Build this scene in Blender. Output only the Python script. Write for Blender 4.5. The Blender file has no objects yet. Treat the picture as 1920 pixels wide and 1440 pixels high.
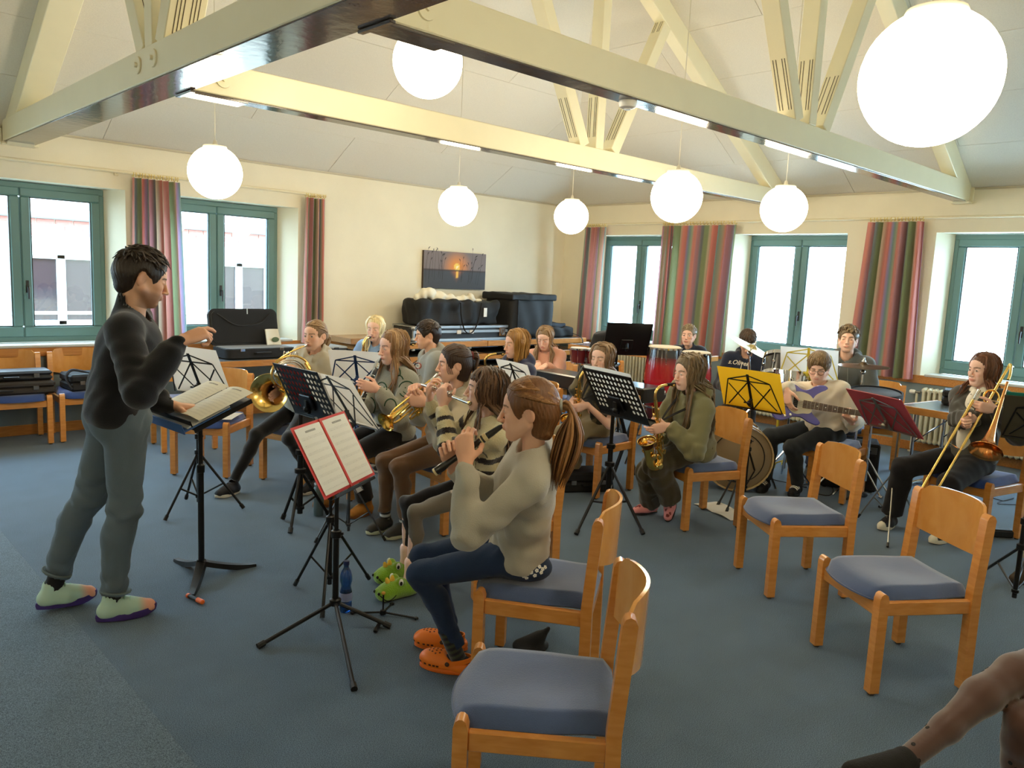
import bpy, bmesh, math, random
import numpy as np
from math import sin, cos, pi, radians, atan2, sqrt
from mathutils import Vector, Matrix, Quaternion
from mathutils.bvhtree import BVHTree
random.seed(7)
RNG = np.random.default_rng(5)
scn = bpy.context.scene
COL = scn.collection
# ------------------------------------------------------------------ camera
H = 1.73
F, YAW, PIT, ROL = 1456.88, .8028, .1369, .0463
_fw = np.array([cos(PIT) * cos(YAW), cos(PIT) * sin(YAW), -sin(PIT)])
_r0 = np.array([sin(YAW), -cos(YAW), 0.0])
_u0 = np.cross(_r0, _fw)
_r = cos(ROL) * _r0 + sin(ROL) * _u0
_u = -sin(ROL) * _r0 + cos(ROL) * _u0
cd = bpy.data.cameras.new('camera'); cam = bpy.data.objects.new('camera', cd); COL.objects.link(cam)
cd.sensor_width = 36; cd.lens = F / 1920 * 36; cd.clip_start = .05; cd.clip_end = 200
mw = Matrix.Identity(4)
for i in range(3):
 mw[i][0], mw[i][1], mw[i][2] = _r[i], _u[i], -_fw[i]
mw[2][3] = H
cam.matrix_world = mw
scn.camera = cam
# ------------------------------------------------------------------ world, exposure
wd = bpy.data.worlds.new('overcast_sky'); scn.world = wd; wd.use_nodes = True
_n = wd.node_tree.nodes; _n.clear()
_o = _n.new('ShaderNodeOutputWorld'); _b = _n.new('ShaderNodeBackground')
_b.inputs[0].default_value = (.56, .80, 1.0, 1); _b.inputs[1].default_value = 12.0
wd.node_tree.links.new(_b.outputs[0], _o.inputs[0])
scn.view_settings.view_transform = 'Standard'; scn.view_settings.look = 'None'
scn.view_settings.exposure = 1.0; scn.view_settings.gamma = 1.0
scn.view_settings.use_curve_mapping = False
LAMP_EMIT = 13.0
LAMP_COL = (1.0, .84, .58, 1)
try:
 scn.cycles.use_denoising = True
 scn.cycles.max_bounces = 8; scn.cycles.diffuse_bounces = 5; scn.cycles.glossy_bounces = 3
 scn.cycles.transparent_max_bounces = 12; scn.cycles.transmission_bounces = 4
 scn.cycles.caustics_reflective = False; scn.cycles.caustics_refractive = False
 scn.cycles.sample_clamp_indirect = 4.0
except Exception:
 pass
# ------------------------------------------------------------------ survey helpers (photo measurements -> metres)
CAMP = np.array([0, 0, H])
def ray(x, y): return (x - 960) * _r - (y - 720) * _u + F * _fw
def flo(x, y, z=0.0):
 d = ray(x, y); return CAMP + (z - H) / d[2] * d
def ony(x, y, Y):
 d = ray(x, y); return CAMP + d * Y / d[1]
def onx(x, y, X):
 d = ray(x, y); return CAMP + d * X / d[0]
def dep(x, y, D):
 return CAMP + ray(x, y) * D / F
def depth(p): return float((np.array(p) - CAMP) @ _fw)
# ------------------------------------------------------------------ objects
def tag(o, label=None, cat=None, group=None, kind=None):
 if label: o['label'] = label
 if cat: o['category'] = cat
 if group: o['group'] = group
 if kind: o['kind'] = kind
 return o
def thing(name, label=None, cat=None, loc=(0, 0, 0), rz=0.0, group=None, kind=None):
 o = bpy.data.objects.new(name, None); COL.objects.link(o)
 o.empty_display_size = .1
 o.location = loc; o.rotation_euler = (0, 0, rz)
 o['_m'] = [loc[0], loc[1], loc[2], rz]
 return tag(o, label, cat, group, kind)
def tom(o):
 while '_m' not in o: o = o.parent
 m = o['_m']; return Matrix.Translation((m[0], m[1], m[2])) @ Matrix.Rotation(m[3], 4, 'Z')
def copy_tree(o, loc, rz, label=None, group=None):
 c = o.copy(); COL.objects.link(c); c.location = loc; c.rotation_euler = (0, 0, rz)
 c['_m'] = [loc[0], loc[1], loc[2], rz]
 if label: c['label'] = label
 if group: c['group'] = group
 def rec(a, b):
  for ch in list(a.children):
   d = ch.copy(); COL.objects.link(d); d.parent = b; rec(ch, d)
 rec(o, c)
 return c
class MB:
 """collects shapes, links them as one mesh object"""
 def __init__(s): s.v = []; s.f = []; s.mi = []; s.n = 0; s.col = None; s.cur = 0
 def add(s, v, f, mi=None):
  v = np.asarray(v, float).reshape(-1, 3)
  s.v.append(v); n = s.n
  m = s.cur if mi is None else mi
  for q in f:
   s.f.append([i + n for i in q]); s.mi.append(m)
  s.n += len(v)
  return s
 def xf(s, M, start=0):
  M = np.array(M)
  for i in range(start, len(s.v)):
   s.v[i] = s.v[i] @ M[:3, :3].T + M[:3, 3]
  return s
 def box(s, c, d, bev=0.0, R=None, mi=None):
  c = np.asarray(c, float); h = np.asarray(d, float) / 2
  R = np.eye(3) if R is None else np.array(R)[:3, :3]
  if bev <= 0:
   v = [(x, y, z) for x in (-1, 1) for y in (-1, 1) for z in (-1, 1)]
   f = [(0, 1, 3, 2), (4, 6, 7, 5), (0, 4, 5, 1), (2, 3, 7, 6), (0, 2, 6, 4), (1, 5, 7, 3)]
   v = np.array(v) * h
  else:
   bev = min(bev, min(h) * .98)
   v = []; idx = {}
   for sx in (-1, 1):
    for sy in (-1, 1):
     for sz in (-1, 1):
      sg = np.array((sx, sy, sz))
      for a in range(3):
       p = sg * (h - bev); p[a] = sg[a] * h[a]
       idx[(sx, sy, sz, a)] = len(v); v.append(p)
   f = []
   for a in range(3):
    b_, c_ = (a + 1) % 3, (a + 2) % 3
    for sg in (-1, 1):
     q = []
     for (i, j) in ((-1, -1), (1, -1), (1, 1), (-1, 1)):
      k = [0, 0, 0]; k[a] = sg; k[b_] = i; k[c_] = j
      q.append(idx[(*k, a)])
     f.append(q if sg > 0 else q[::-1])
    for i in (-1, 1):
     for j in (-1, 1):
      k0 = [0, 0, 0]; k0[b_] = i; k0[c_] = j
      k1 = list(k0); k0[a] = -1; k1[a] = 1
      q = [idx[(*k0, b_)], idx[(*k1, b_)], idx[(*k1, c_)], idx[(*k0, c_)]]
      f.append(q if i * j > 0 else q[::-1])
   for sx in (-1, 1):
    for sy in (-1, 1):
     for sz in (-1, 1):
      q = [idx[(sx, sy, sz, a)] for a in range(3)]
      f.append(q if sx * sy * sz > 0 else q[::-1])
   v = np.array(v)
  return s.add(v @ R.T + c, f, mi)
 def bar(s, a, b, w, h, bev=0.0, up=(0, 0, 1), mi=None):
  a = np.array(a, float); b = np.array(b, float); d = b - a; L = np.linalg.norm(d); x = d / L
  up = np.array(up, float)
  if abs(x @ up) > .99: up = np.array([1, 0, 0.])
  y = np.cross(up, x); y /= np.linalg.norm(y); z = np.cross(x, y)
  return s.box((a + b) / 2, (L, w, h), bev, np.array([x, y, z]).T, mi)
 def tube(s, P, r, n=8, cap=True, closed=False, mi=None, flat=1.0, up=None):
  P = np.array(P, float); m = len(P)
  r = np.full(m, r, float) if np.isscalar(r) else np.array(r, float)
  T = np.zeros_like(P)
  if closed: T = np.roll(P, -1, 0) - np.roll(P, 1, 0)
  else:
   T[1:-1] = P[2:] - P[:-2]; T[0] = P[1] - P[0]; T[-1] = P[-1] - P[-2]
  T /= np.maximum(np.linalg.norm(T, axis=1, keepdims=True), 1e-9)
  u0 = np.array([0, 0, 1.]) if up is None else np.array(up, float)
  if abs(T[0] @ u0) > .95: u0 = np.array([1, 0, 0.])
  V = []; nrm = u0 - T[0] * (T[0] @ u0); nrm /= np.linalg.norm(nrm)
  ang = np.arange(n) * 2 * pi / n
  for i in range(m):
   nrm = nrm - T[i] * (T[i] @ nrm); nrm /= max(np.linalg.norm(nrm), 1e-9)
   bi = np.cross(T[i], nrm)
   V.append(P[i] + r[i] * (np.cos(ang)[:, None] * nrm * flat + np.sin(ang)[:, None] * bi))
  V = np.concatenate(V); f = []
  for i in range(m if closed else m - 1):
   a = i * n; b = ((i + 1) % m) * n
   for j in range(n):
    k = (j + 1) % n
    f.append((a + j, a + k, b + k, b + j))
  if cap and not closed:
   f.append(tuple(range(n))[::-1]); f.append(tuple(range((m - 1) * n, m * n)))
  return s.add(V, f, mi)
 def lathe(s, prof, o=(0, 0, 0), ax=(0, 0, 1), n=16, mi=None, caps=False):
  """profile (radius, height) turned about axis ax through o"""
  ax = np.array(ax, float); ax /= np.linalg.norm(ax)
  t = np.array([1, 0, 0.]) if abs(ax[0]) < .9 else np.array([0, 1., 0])
  x = np.cross(t, ax); x /= np.linalg.norm(x); y = np.cross(ax, x)
  o = np.array(o, float); ang = np.arange(n) * 2 * pi / n
  ring = np.cos(ang)[:, None] * x + np.sin(ang)[:, None] * y
  V = np.concatenate([o + h * ax + max(r, 1e-5) * ring for r, h in prof]); f = []
  for i in range(len(prof) - 1):
   for j in range(n):
    k = (j + 1) % n
    f.append((i * n + j, i * n + k, (i + 1) * n + k, (i + 1) * n + j))
  if caps:
   f.append(tuple(range(n))[::-1]); m = len(prof); f.append(tuple(range((m - 1) * n, m * n)))
  return s.add(V, f, mi)
 def prism(s, poly, t0, t1, M=None, mi=None):
  """polygon in local xy extruded along local z between t0 and t1"""
  n = len(poly); v = [(p[0], p[1], t0) for p in poly] + [(p[0], p[1], t1) for p in poly]
  f = [tuple(range(n))[::-1], tuple(range(n, 2 * n))] + [(i, (i + 1) % n, (i + 1) % n + n, i + n) for i in range(n)]
  v = np.array(v, float)
  if M is not None:
   M = np.array(M); v = v @ M[:3, :3].T + M[:3, 3]
  return s.add(v, f, mi)
 def grid(s, G, mi=None, wrap=False, thick=0.0):
  """G: (a,b,3) array of points -> sheet; thick>0 gives it two skins"""
  G = np.array(G, float); a, b = G.shape[:2]
  f = [(i * b + j, (i + 1) * b + j, (i + 1) * b + (j + 1) % b, i * b + (j + 1) % b) for i in range(a - 1) for j in range(b if wrap else b - 1)]
  if thick <= 0:
   return s.add(G.reshape(-1, 3), f, mi)
  du = np.gradient(G, axis=0); dv = np.gradient(G, axis=1)
  N = np.cross(du, dv); N /= np.maximum(np.linalg.norm(N, axis=2, keepdims=True), 1e-9)
  n = a * b
  V = np.concatenate([(G + N * thick / 2).reshape(-1, 3), (G - N * thick / 2).reshape(-1, 3)])
  f2 = [q for q in f] + [tuple(k + n for k in q[::-1]) for q in f]
  bd = [(0, j) for j in range(b)] + [(i, b - 1) for i in range(1, a)] + [(a - 1, j) for j in range(b - 2, -1, -1)] + [(i, 0) for i in range(a - 2, 0, -1)]
  bd = [i * b + j for i, j in bd]
  if not wrap:
   for k in range(len(bd)):
    p, q = bd[k], bd[(k + 1) % len(bd)]
    f2.append((p, p + n, q + n, q))
  return s.add(V, f2, mi)
 def ball(s, c, r, n=12, m=8, mi=None, R=None):
  r = np.array([r] * 3 if np.isscalar(r) else r, float); c = np.array(c, float)
  R = np.eye(3) if R is None else np.array(R)[:3, :3]
  V = [(0, 0, 1)]
  for i in range(1, m):
   t = pi * i / m
   V += [(sin(t) * cos(2 * pi * j / n), sin(t) * sin(2 * pi * j / n), cos(t)) for j in range(n)]
  V.append((0, 0, -1)); f = []
  for j in range(n): f.append((0, 1 + j, 1 + (j + 1) % n))
  for i in range(m - 2):
   for j in range(n):
    a = 1 + i * n; b = a + n
    f.append((a + j, b + j, b + (j + 1) % n, a + (j + 1) % n))
  L = len(V) - 1; a = 1 + (m - 2) * n
  for j in range(n): f.append((a + j, L, a + (j + 1) % n))
  return s.add((np.array(V) * r) @ R.T + c, f, mi)
 def build(s, name, mats, parent=None, world=False, smooth=True, ang=40, vcol=None, kind=None, label=None):
  V = np.concatenate(s.v) if s.v else np.zeros((0, 3))
  return mesh_obj(name, V, s.f, mats, parent, world, smooth, ang, vcol, s.mi, kind, label)
def mesh_obj(name, V, faces, mats, parent=None, world=False, smooth=True, ang=40, vcol=None, mi=None, kind=None, label=None):
 V = np.asarray(V, float)
 if world and parent is not None:
  M = np.array(tom(parent).inverted()); V = V @ M[:3, :3].T + M[:3, 3]
 me = bpy.data.meshes.new(name)
 if isinstance(faces, np.ndarray):
  nf, k = faces.shape
  me.vertices.add(len(V)); me.vertices.foreach_set('co', V.astype(np.float32).ravel())
  me.loops.add(nf * k); me.loops.foreach_set('vertex_index', faces.astype(np.int32).ravel())
  me.polygons.add(nf); me.polygons.foreach_set('loop_start', np.arange(0, nf * k, k, dtype=np.int32))
  me.update(calc_edges=True)
 else:
  me.from_pydata(V.tolist(), [], faces); me.update()
 if not isinstance(mats, (list, tuple)): mats = [mats]
 for m in mats: me.materials.append(m)
 if mi is not None and len(mats) > 1:
  me.polygons.foreach_set('material_index', np.array(mi, dtype=np.int32))
 if smooth:
  me.shade_smooth()
  if ang < 180: me.set_sharp_from_angle(angle=radians(ang))
 if vcol is not None:
  a = me.color_attributes.new('Col', 'FLOAT_COLOR', 'POINT')
  c = np.ones((len(V), 4), np.float32); c[:, :3] = vcol
  a.data.foreach_set('color', c.ravel())
 o = bpy.data.objects.new(name, me); COL.objects.link(o)
 if parent is not None: o.parent = parent
 if kind: o['kind'] = kind
 if label: o['label'] = label
 return o
def tmat(loc, x, y, z):
 M = np.eye(4)
 M[:3, 0], M[:3, 1], M[:3, 2], M[:3, 3] = x, y, z, loc
 return M
def nz(v):
 v = np.array(v, float); return v / max(np.linalg.norm(v), 1e-9)
def V3(*a): return np.array(a, float)
def smoothstep(a, b, x):
 t = np.clip((x - a) / (b - a), 0, 1); return t * t * (3 - 2 * t)
def bez(pts, n=12):
 """catmull-rom through points"""
 P = np.array(pts, float); P = np.vstack([2 * P[0] - P[1], P, 2 * P[-1] - P[-2]]); out = []
 m = len(P) - 3; per = max(2, int(math.ceil(n / m)))
 for i in range(m):
  p0, p1, p2, p3 = P[i:i + 4]
  for t in np.linspace(0, 1, per, endpoint=False):
   out.append(.5 * ((2 * p1) + (-p0 + p2) * t + (2 * p0 - 5 * p1 + 4 * p2 - p3) * t * t + (-p0 + 3 * p1 - 3 * p2 + p3) * t ** 3))
 out.append(P[-2]); return np.array(out)
# ------------------------------------------------------------------ materials
def lin(c):
 c = np.array(c[:3], float) / 255
 return tuple(np.where(c <= .04045, c / 12.92, ((c + .055) / 1.055) ** 2.4)) + (1.0,)
_MC = {}
def mat(name, rgb, rough=.6, metal=0.0, spec=.5, bump=0.0, bscale=60.0, var=0.0, vscale=8.0, stretch=None, sheen=0.0, coat=0.0, emit=0.0, alpha=1.0, trans=0.0):
 if name in _MC: return _MC[name]
 m = bpy.data.materials.new(name); m.use_nodes = True; _MC[name] = m
 nt = m.node_tree; N = nt.nodes; L = nt.links; b = N['Principled BSDF']
 c = lin(rgb)
 b.inputs['Base Color'].default_value = c; b.inputs['Roughness'].default_value = rough; b.inputs['Metallic'].default_value = metal
 b.inputs['Specular IOR Level'].default_value = spec
 if sheen: b.inputs['Sheen Weight'].default_value = sheen
 if coat: b.inputs['Coat Weight'].default_value = coat; b.inputs['Coat Roughness'].default_value = .15
 if trans: b.inputs['Transmission Weight'].default_value = trans
 if emit: b.inputs['Emission Color'].default_value = c; b.inputs['Emission Strength'].default_value = emit
 tc = None
 def coords():
  t = N.new('ShaderNodeTexCoord'); mp = N.new('ShaderNodeMapping'); L.new(t.outputs['Object'], mp.inputs[0])
  if stretch: mp.inputs['Scale'].default_value = stretch
  return mp
 if var or bump: tc = coords()
 if var:
  n = N.new('ShaderNodeTexNoise'); n.inputs['Scale'].default_value = vscale; n.inputs['Detail'].default_value = 5
  L.new(tc.outputs[0], n.inputs['Vector'])
  r = N.new('ShaderNodeMapRange'); r.inputs[1].default_value = .25; r.inputs[2].default_value = .75
  r.inputs[3].default_value = 1 - var; r.inputs[4].default_value = 1 + var
  L.new(n.outputs[0], r.inputs[0])
  x = N.new('ShaderNodeMix'); x.data_type = 'RGBA'; x.blend_type = 'MULTIPLY'; x.inputs[0].default_value = 1
  x.inputs[6].default_value = c; L.new(r.outputs[0], x.inputs[7]); L.new(x.outputs[2], b.inputs['Base Color'])
 if bump:
  n = N.new('ShaderNodeTexNoise'); n.inputs['Scale'].default_value = bscale; n.inputs['Detail'].default_value = 3
  L.new(tc.outputs[0], n.inputs['Vector'])
  p = N.new('ShaderNodeBump'); p.inputs['Strength'].default_value = bump; p.inputs['Distance'].default_value = .01
  L.new(n.outputs[0], p.inputs['Height']); L.new(p.outputs[0], b.inputs['Normal'])
 return m
def vmat(name, rough=.75, bump=0.0, bscale=90.0, sheen=0.0, spec=.3, sss=0.0, stretch=None):
 """colour from the per-vertex attribute"""
 if name in _MC: return _MC[name]
 m = mat(name, (200, 200, 200), rough, bump=bump, bscale=bscale, sheen=sheen, spec=spec, stretch=stretch)
 N = m.node_tree.nodes; L = m.node_tree.links; b = N['Principled BSDF']
 a = N.new('ShaderNodeAttribute'); a.attribute_name = 'Col'
 L.new(a.outputs['Color'], b.inputs['Base Color'])
 if sss:
  b.inputs['Subsurface Weight'].default_value = sss; b.inputs['Subsurface Radius'].default_value = (.012, .005, .003)
 return m
def wood(name, rgb, dark, rough=.35, scale=(1.2, 14, 14), coat=.3):
 if name in _MC: return _MC[name]
 m = mat(name, rgb, rough, coat=coat)
 N = m.node_tree.nodes; L = m.node_tree.links; b = N['Principled BSDF']
 t = N.new('ShaderNodeTexCoord'); mp = N.new('ShaderNodeMapping'); mp.inputs['Scale'].default_value = scale
 n = N.new('ShaderNodeTexNoise'); n.inputs['Scale'].default_value = 6; n.inputs['Detail'].default_value = 6; n.inputs['Distortion'].default_value = .6
 r = N.new('ShaderNodeValToRGB'); r.color_ramp.elements[0].position = .3; r.color_ramp.elements[1].position = .72
 r.color_ramp.elements[0].color = lin(dark); r.color_ramp.elements[1].color = lin(rgb)
 L.new(t.outputs['Object'], mp.inputs[0]); L.new(mp.outputs[0], n.inputs['Vector']); L.new(n.outputs[0], r.inputs[0]); L.new(r.outputs[0], b.inputs['Base Color'])
 return m
# ------------------------------------------------------------------ room shell
YL, XR = 8.552, 9.283           # inner faces of the two window walls
XB, YN = -5.0, -1.0             # walls behind the camera
EAVE, SLOPE, SILL, WTOP = 2.88, .572, .874, 2.42
T_WALL = .40
M_wall = mat('wall_plaster', (236, 228, 204), .85, spec=.2, bump=.12, bscale=120, var=.03, vscale=3)
M_low = mat('lower_wall_paint', (128, 142, 146), .8, spec=.2, bump=.1, bscale=150)
M_ceil = mat('ceiling_board', (226, 220, 206), .9, spec=.15, bump=.35, bscale=260, var=.06, vscale=120)
M_gap = mat('ceiling_joint', (150, 143, 128), .9)
M_cream = mat('cream_gloss_paint', (240, 232, 200), .38, spec=.4, bump=.06, bscale=25, var=.02, vscale=5)
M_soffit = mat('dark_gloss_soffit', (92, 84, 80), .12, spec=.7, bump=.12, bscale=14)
M_teal = mat('teal_window_paint', (98, 132, 130), .45, spec=.4)
M_tealdk = mat('dark_gasket', (36, 52, 52), .5)
M_sillm = mat('window_sill_stone', (196, 196, 190), .4)
M_railw = wood('beech_rail', (206, 142, 72), (178, 112, 50))
M_white = mat('white_lacquer', (240, 238, 232), .4)
M_black = mat('black_plastic', (17, 18, 20), .45)
def carpet(name, a, b, seed):
 m = mat(name, a, .95, spec=.12)
 N = m.node_tree.nodes; L = m.node_tree.links; bs = N['Principled BSDF']
 bs.inputs['Sheen Weight'].default_value = .25; bs.inputs['Sheen Roughness'].default_value = .4
 t = N.new('ShaderNodeTexCoord'); mp = N.new('ShaderNodeMapping'); mp.inputs['Location'].default_value = (seed, seed, 0)
 n1 = N.new('ShaderNodeTexNoise'); n1.inputs['Scale'].default_value = 330; n1.inputs['Detail'].default_value = 2
 n2 = N.new('ShaderNodeTexNoise'); n2.inputs['Scale'].default_value = 5; n2.inputs['Detail'].default_value = 6
 r1 = N.new('ShaderNodeValToRGB'); r1.color_ramp.elements[0].position = .34; r1.color_ramp.elements[1].position = .66
 r1.color_ramp.elements[0].color = lin(b); r1.color_ramp.elements[1].color = lin(a)
 mr = N.new('ShaderNodeMapRange'); mr.inputs[1].default_value = .3; mr.inputs[2].default_value = .7; mr.inputs[3].default_value = .93; mr.inputs[4].default_value = 1.06
 x = N.new('ShaderNodeMix'); x.data_type = 'RGBA'; x.blend_type = 'MULTIPLY'; x.inputs[0].default_value = 1
 bp = N.new('ShaderNodeBump'); bp.inputs['Strength'].default_value = .25; bp.inputs['Distance'].default_value = .002
 L.new(t.outputs['Object'], mp.inputs[0])
 for n in (n1, n2): L.new(mp.outputs[0], n.inputs['Vector'])
 L.new(n1.outputs[0], r1.inputs[0]); L.new(n2.outputs[0], mr.inputs[0]); L.new(r1.outputs[0], x.inputs[6]); L.new(mr.outputs[0], x.inputs[7])
 L.new(x.outputs[2], bs.inputs['Base Color']); L.new(n1.outputs[0], bp.inputs['Height']); L.new(bp.outputs[0], bs.inputs['Normal'])
 return m
M_carpet = carpet('carpet_blue_grey', (112, 132, 150), (40, 54, 70), 0)
M_carpet2 = carpet('carpet_grey_strip', (120, 138, 152), (54, 68, 82), 9)
fl = MB(); fl.box(((XB + XR) / 2, (YN + YL) / 2, -.06), (XR - XB + .8, YL - YN + .8, .10)); fl = fl.build('floor', M_gap, kind='structure')
a = MB(); a.box(((.985 + XR) / 2, (YN + YL) / 2, -.005), (XR - .985, YL - YN, .01)); a.build('carpet', M_carpet, fl)
a = MB(); a.box(((.984 + XB) / 2, (YN + YL) / 2, -.0046), (.984 - XB, YL - YN, .0112)); a.build('carpet_strip', M_carpet2, fl)
WIN_L = [(-2.75, -1.25, -2.85, -1.13), (-.85, .64, -.95, .76), (1.07, 2.568, .98, 2.70), (3.0, 4.483, 2.90, 4.62)]
WIN_R = [(6.50, 7.91, 6.44, 8.02), (3.98, 5.42, 4.03, 5.53), (1.53, 2.945, 1.49, 3.06), (-.88, .50, -.92, .60)]
def wall_with_holes(name, u0, u1, holes, place, M=M_wall):
 """u along the wall, z up; place(u, d, z) -> xyz with d into the wall"""
 us = sorted({u0, u1} | {h for w in holes for h in w[2:4]})
 b = MB()
 def slab(ua, ub, za, zb):
  P = [place(u, d, z) for u in (ua, ub) for d in (0, T_WALL) for z in (za, zb)]
  b.add(P, [(0, 1, 3, 2), (4, 6, 7, 5), (0, 4, 5, 1), (2, 3, 7, 6), (0, 2, 6, 4), (1, 5, 7, 3)])
 for ua, ub in zip(us[:-1], us[1:]):
  hole = any(w[2] - 1e-6 <= ua and ub <= w[3] + 1e-6 for w in holes)
  if hole:
   slab(ua, ub, 0, SILL - .02); slab(ua, ub, WTOP, EAVE + .1)
  else: slab(ua, ub, 0, EAVE + .1)
 for w in holes:  # splayed reveals fill the corner between opening and frame
  for ue, uf in ((w[2], w[0]), (w[3], w[1])):
   P = []
   for z in (SILL - .02, WTOP):
    P += [place(ue, 0, z), place(uf, .25, z), place(uf, T_WALL, z), place(ue, T_WALL, z)]
   b.add(P, [(0, 1, 2, 3), (7, 6, 5, 4), (0, 4, 5, 1), (1, 5, 6, 2), (2, 6, 7, 3), (3, 7, 4, 0)])
 o = b.build(name, M, smooth=False, kind='structure')
 bm = bmesh.new(); bm.from_mesh(o.data); bmesh.ops.recalc_face_normals(bm, faces=bm.faces); bm.to_mesh(o.data); bm.free()
 return o
pL = lambda u, d, z: (u, YL + d, z)
pR = lambda u, d, z: (XR + d, u, z)
wallL = wall_with_holes('wall_left', XB, XR + T_WALL, WIN_L, pL)
wallR = wall_with_holes('wall_right', YN, YL, WIN_R, pR)
b = MB(); b.box(((XB + XR) / 2, YN - .1, 1.45), (XR - XB, .2, 3.0)); b.build('wall_near', M_wall, kind='structure')
b = MB(); b.box((XB - .1, (YN + YL) / 2, 2.9), (.2, YL - YN + .4, 6.0)); b.build('wall_far', M_wall, kind='structure')
def strip(name, M, z0, z1, t, u0=None, u1=None, wall=None, kind='structure', bev=.004):
 b = MB()
 if wall == 'L': b.box(((u0 + u1) / 2, YL - t / 2, (z0 + z1) / 2), (u1 - u0, t, z1 - z0), bev)
 else: b.box((XR - t / 2, (u0 + u1) / 2, (z0 + z1) / 2), (t, u1 - u0, z1 - z0), bev)
 return b.build(name, M, kind=kind)
strip('trim_1', M_low, .09, .76, .006, XB, XR - .002, 'L', bev=0)
strip('trim_2', M_low, .09, .76, .006, YN, YL - .002, 'R', bev=0)
strip('trim_3', M_railw, .76, .85, .022, XB, XR - .002, 'L')
strip('trim_4', M_railw, .76, .85, .022, YN, YL - .024, 'R')
strip('baseboard_left', M_railw, 0, .10, .016, XB, XR - .002, 'L')
strip('baseboard_right', M_railw, 0, .10, .016, YN, YL - .018, 'R')
M_glass = bpy.data.materials.new('window_glass'); M_glass.use_nodes = True
_N = M_glass.node_tree.nodes; _N.clear(); _L = M_glass.node_tree.links
_out = _N.new('ShaderNodeOutputMaterial'); _mx = _N.new('ShaderNodeMixShader'); _tr = _N.new('ShaderNodeBsdfTransparent'); _gl = _N.new('ShaderNodeBsdfGlossy'); _fr = _N.new('ShaderNodeValue')
_gl.inputs['Roughness'].default_value = .02; _fr.outputs[0].default_value = .05; _tr.inputs[0].default_value = (.96, .98, .98, 1)
_L.new(_fr.outputs[0], _mx.inputs[0]); _L.new(_tr.outputs[0], _mx.inputs[1]); _L.new(_gl.outputs[0], _mx.inputs[2]); _L.new(_mx.outputs[0], _out.inputs[0])
def window(i, w, place, sgn):
 ua, ub = w[0], w[1]; um = (ua + ub) / 2
 r = thing('window_%d' % i, kind='structure')
 def bx(name, u0, u1, z0, z1, d0, d1, M, par, bev=.006):
  p, q = np.array(place(u0, d0, z0)), np.array(place(u1, d1, z1))
  b = MB(); b.box((p + q) / 2, np.abs(q - p), bev); return b.build(name, M, par)
 z0, z1 = SILL, WTOP - .005
 fr = MB()
 for (a0, a1, b0, b1) in ((ua, ub, z0, z0 + .06), (ua, ub, z1 - .06, z1), (ua, ua + .05, z0 + .06, z1 - .06), (ub - .05, ub, z0 + .06, z1 - .06)):
  p, q = np.array(place(a0, .25, b0)), np.array(place(a1, .33, b1)); fr.box((p + q) / 2, np.abs(q - p), .006)
 fr.build('frame', M_teal, r)
 for s, (sa, sb) in enumerate(((ua + .04, um - .002), (um + .002, ub - .04))):
  sh = MB(); za, zb = z0 + .05, z1 - .05
  lw = .085
  for (a0, a1, b0, b1) in ((sa, sb, za, za + lw + .02), (sa, sb, zb - lw, zb), (sa, sa + lw, za + lw + .02, zb - lw), (sb - lw, sb, za + lw + .02, zb - lw)):
   p, q = np.array(place(a0, .235, b0)), np.array(place(a1, .31, b1)); sh.box((p + q) / 2, np.abs(q - p), .01)
  sash = sh.build('sash', M_teal, r)
  gk = MB()
  for (a0, a1, b0, b1) in ((sa + lw, sb - lw, za + lw + .02, za + lw + .028), (sa + lw, sb - lw, zb - lw - .008, zb - lw), (sa + lw, sa + lw + .008, za + lw + .02, zb - lw), (sb - lw - .008, sb - lw, za + lw + .02, zb - lw)):
   p, q = np.array(place(a0, .245, b0)), np.array(place(a1, .27, b1)); gk.box((p + q) / 2, np.abs(q - p))
  gk.build('gasket', M_tealdk, sash)
  bx('pane', sa + lw - .005, sb - lw + .005, za + lw + .012, zb - lw + .005, .270, .276, M_glass, sash, 0)
 uh = um + sgn * .04; hz = 1.42 if sgn > 0 else 1.40
 hb = MB()
 p = np.array(place(uh, .232, hz)); hb.box(p, np.abs(np.array(place(.028, .008, .12)) - np.array(place(0, 0, 0))) , .003)
 P = [place(uh, .23, hz), place(uh, .19, hz), place(uh, .185, hz - .02), place(uh, .188, hz - .12)]
 hb.tube(P, [.010, .010, .011, .008], 8)
 hb.build('handle', M_black, r)
 bx('sill', ua - .06, ub + .06, SILL - .03, SILL - .001, -.035, .26, M_sillm, r, .006)
 return r
for i, w in enumerate(WIN_L): window(i + 1, w, pL, 1)
for i, w in enumerate(WIN_R): window(i + 5, w, pR, -1)
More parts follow.
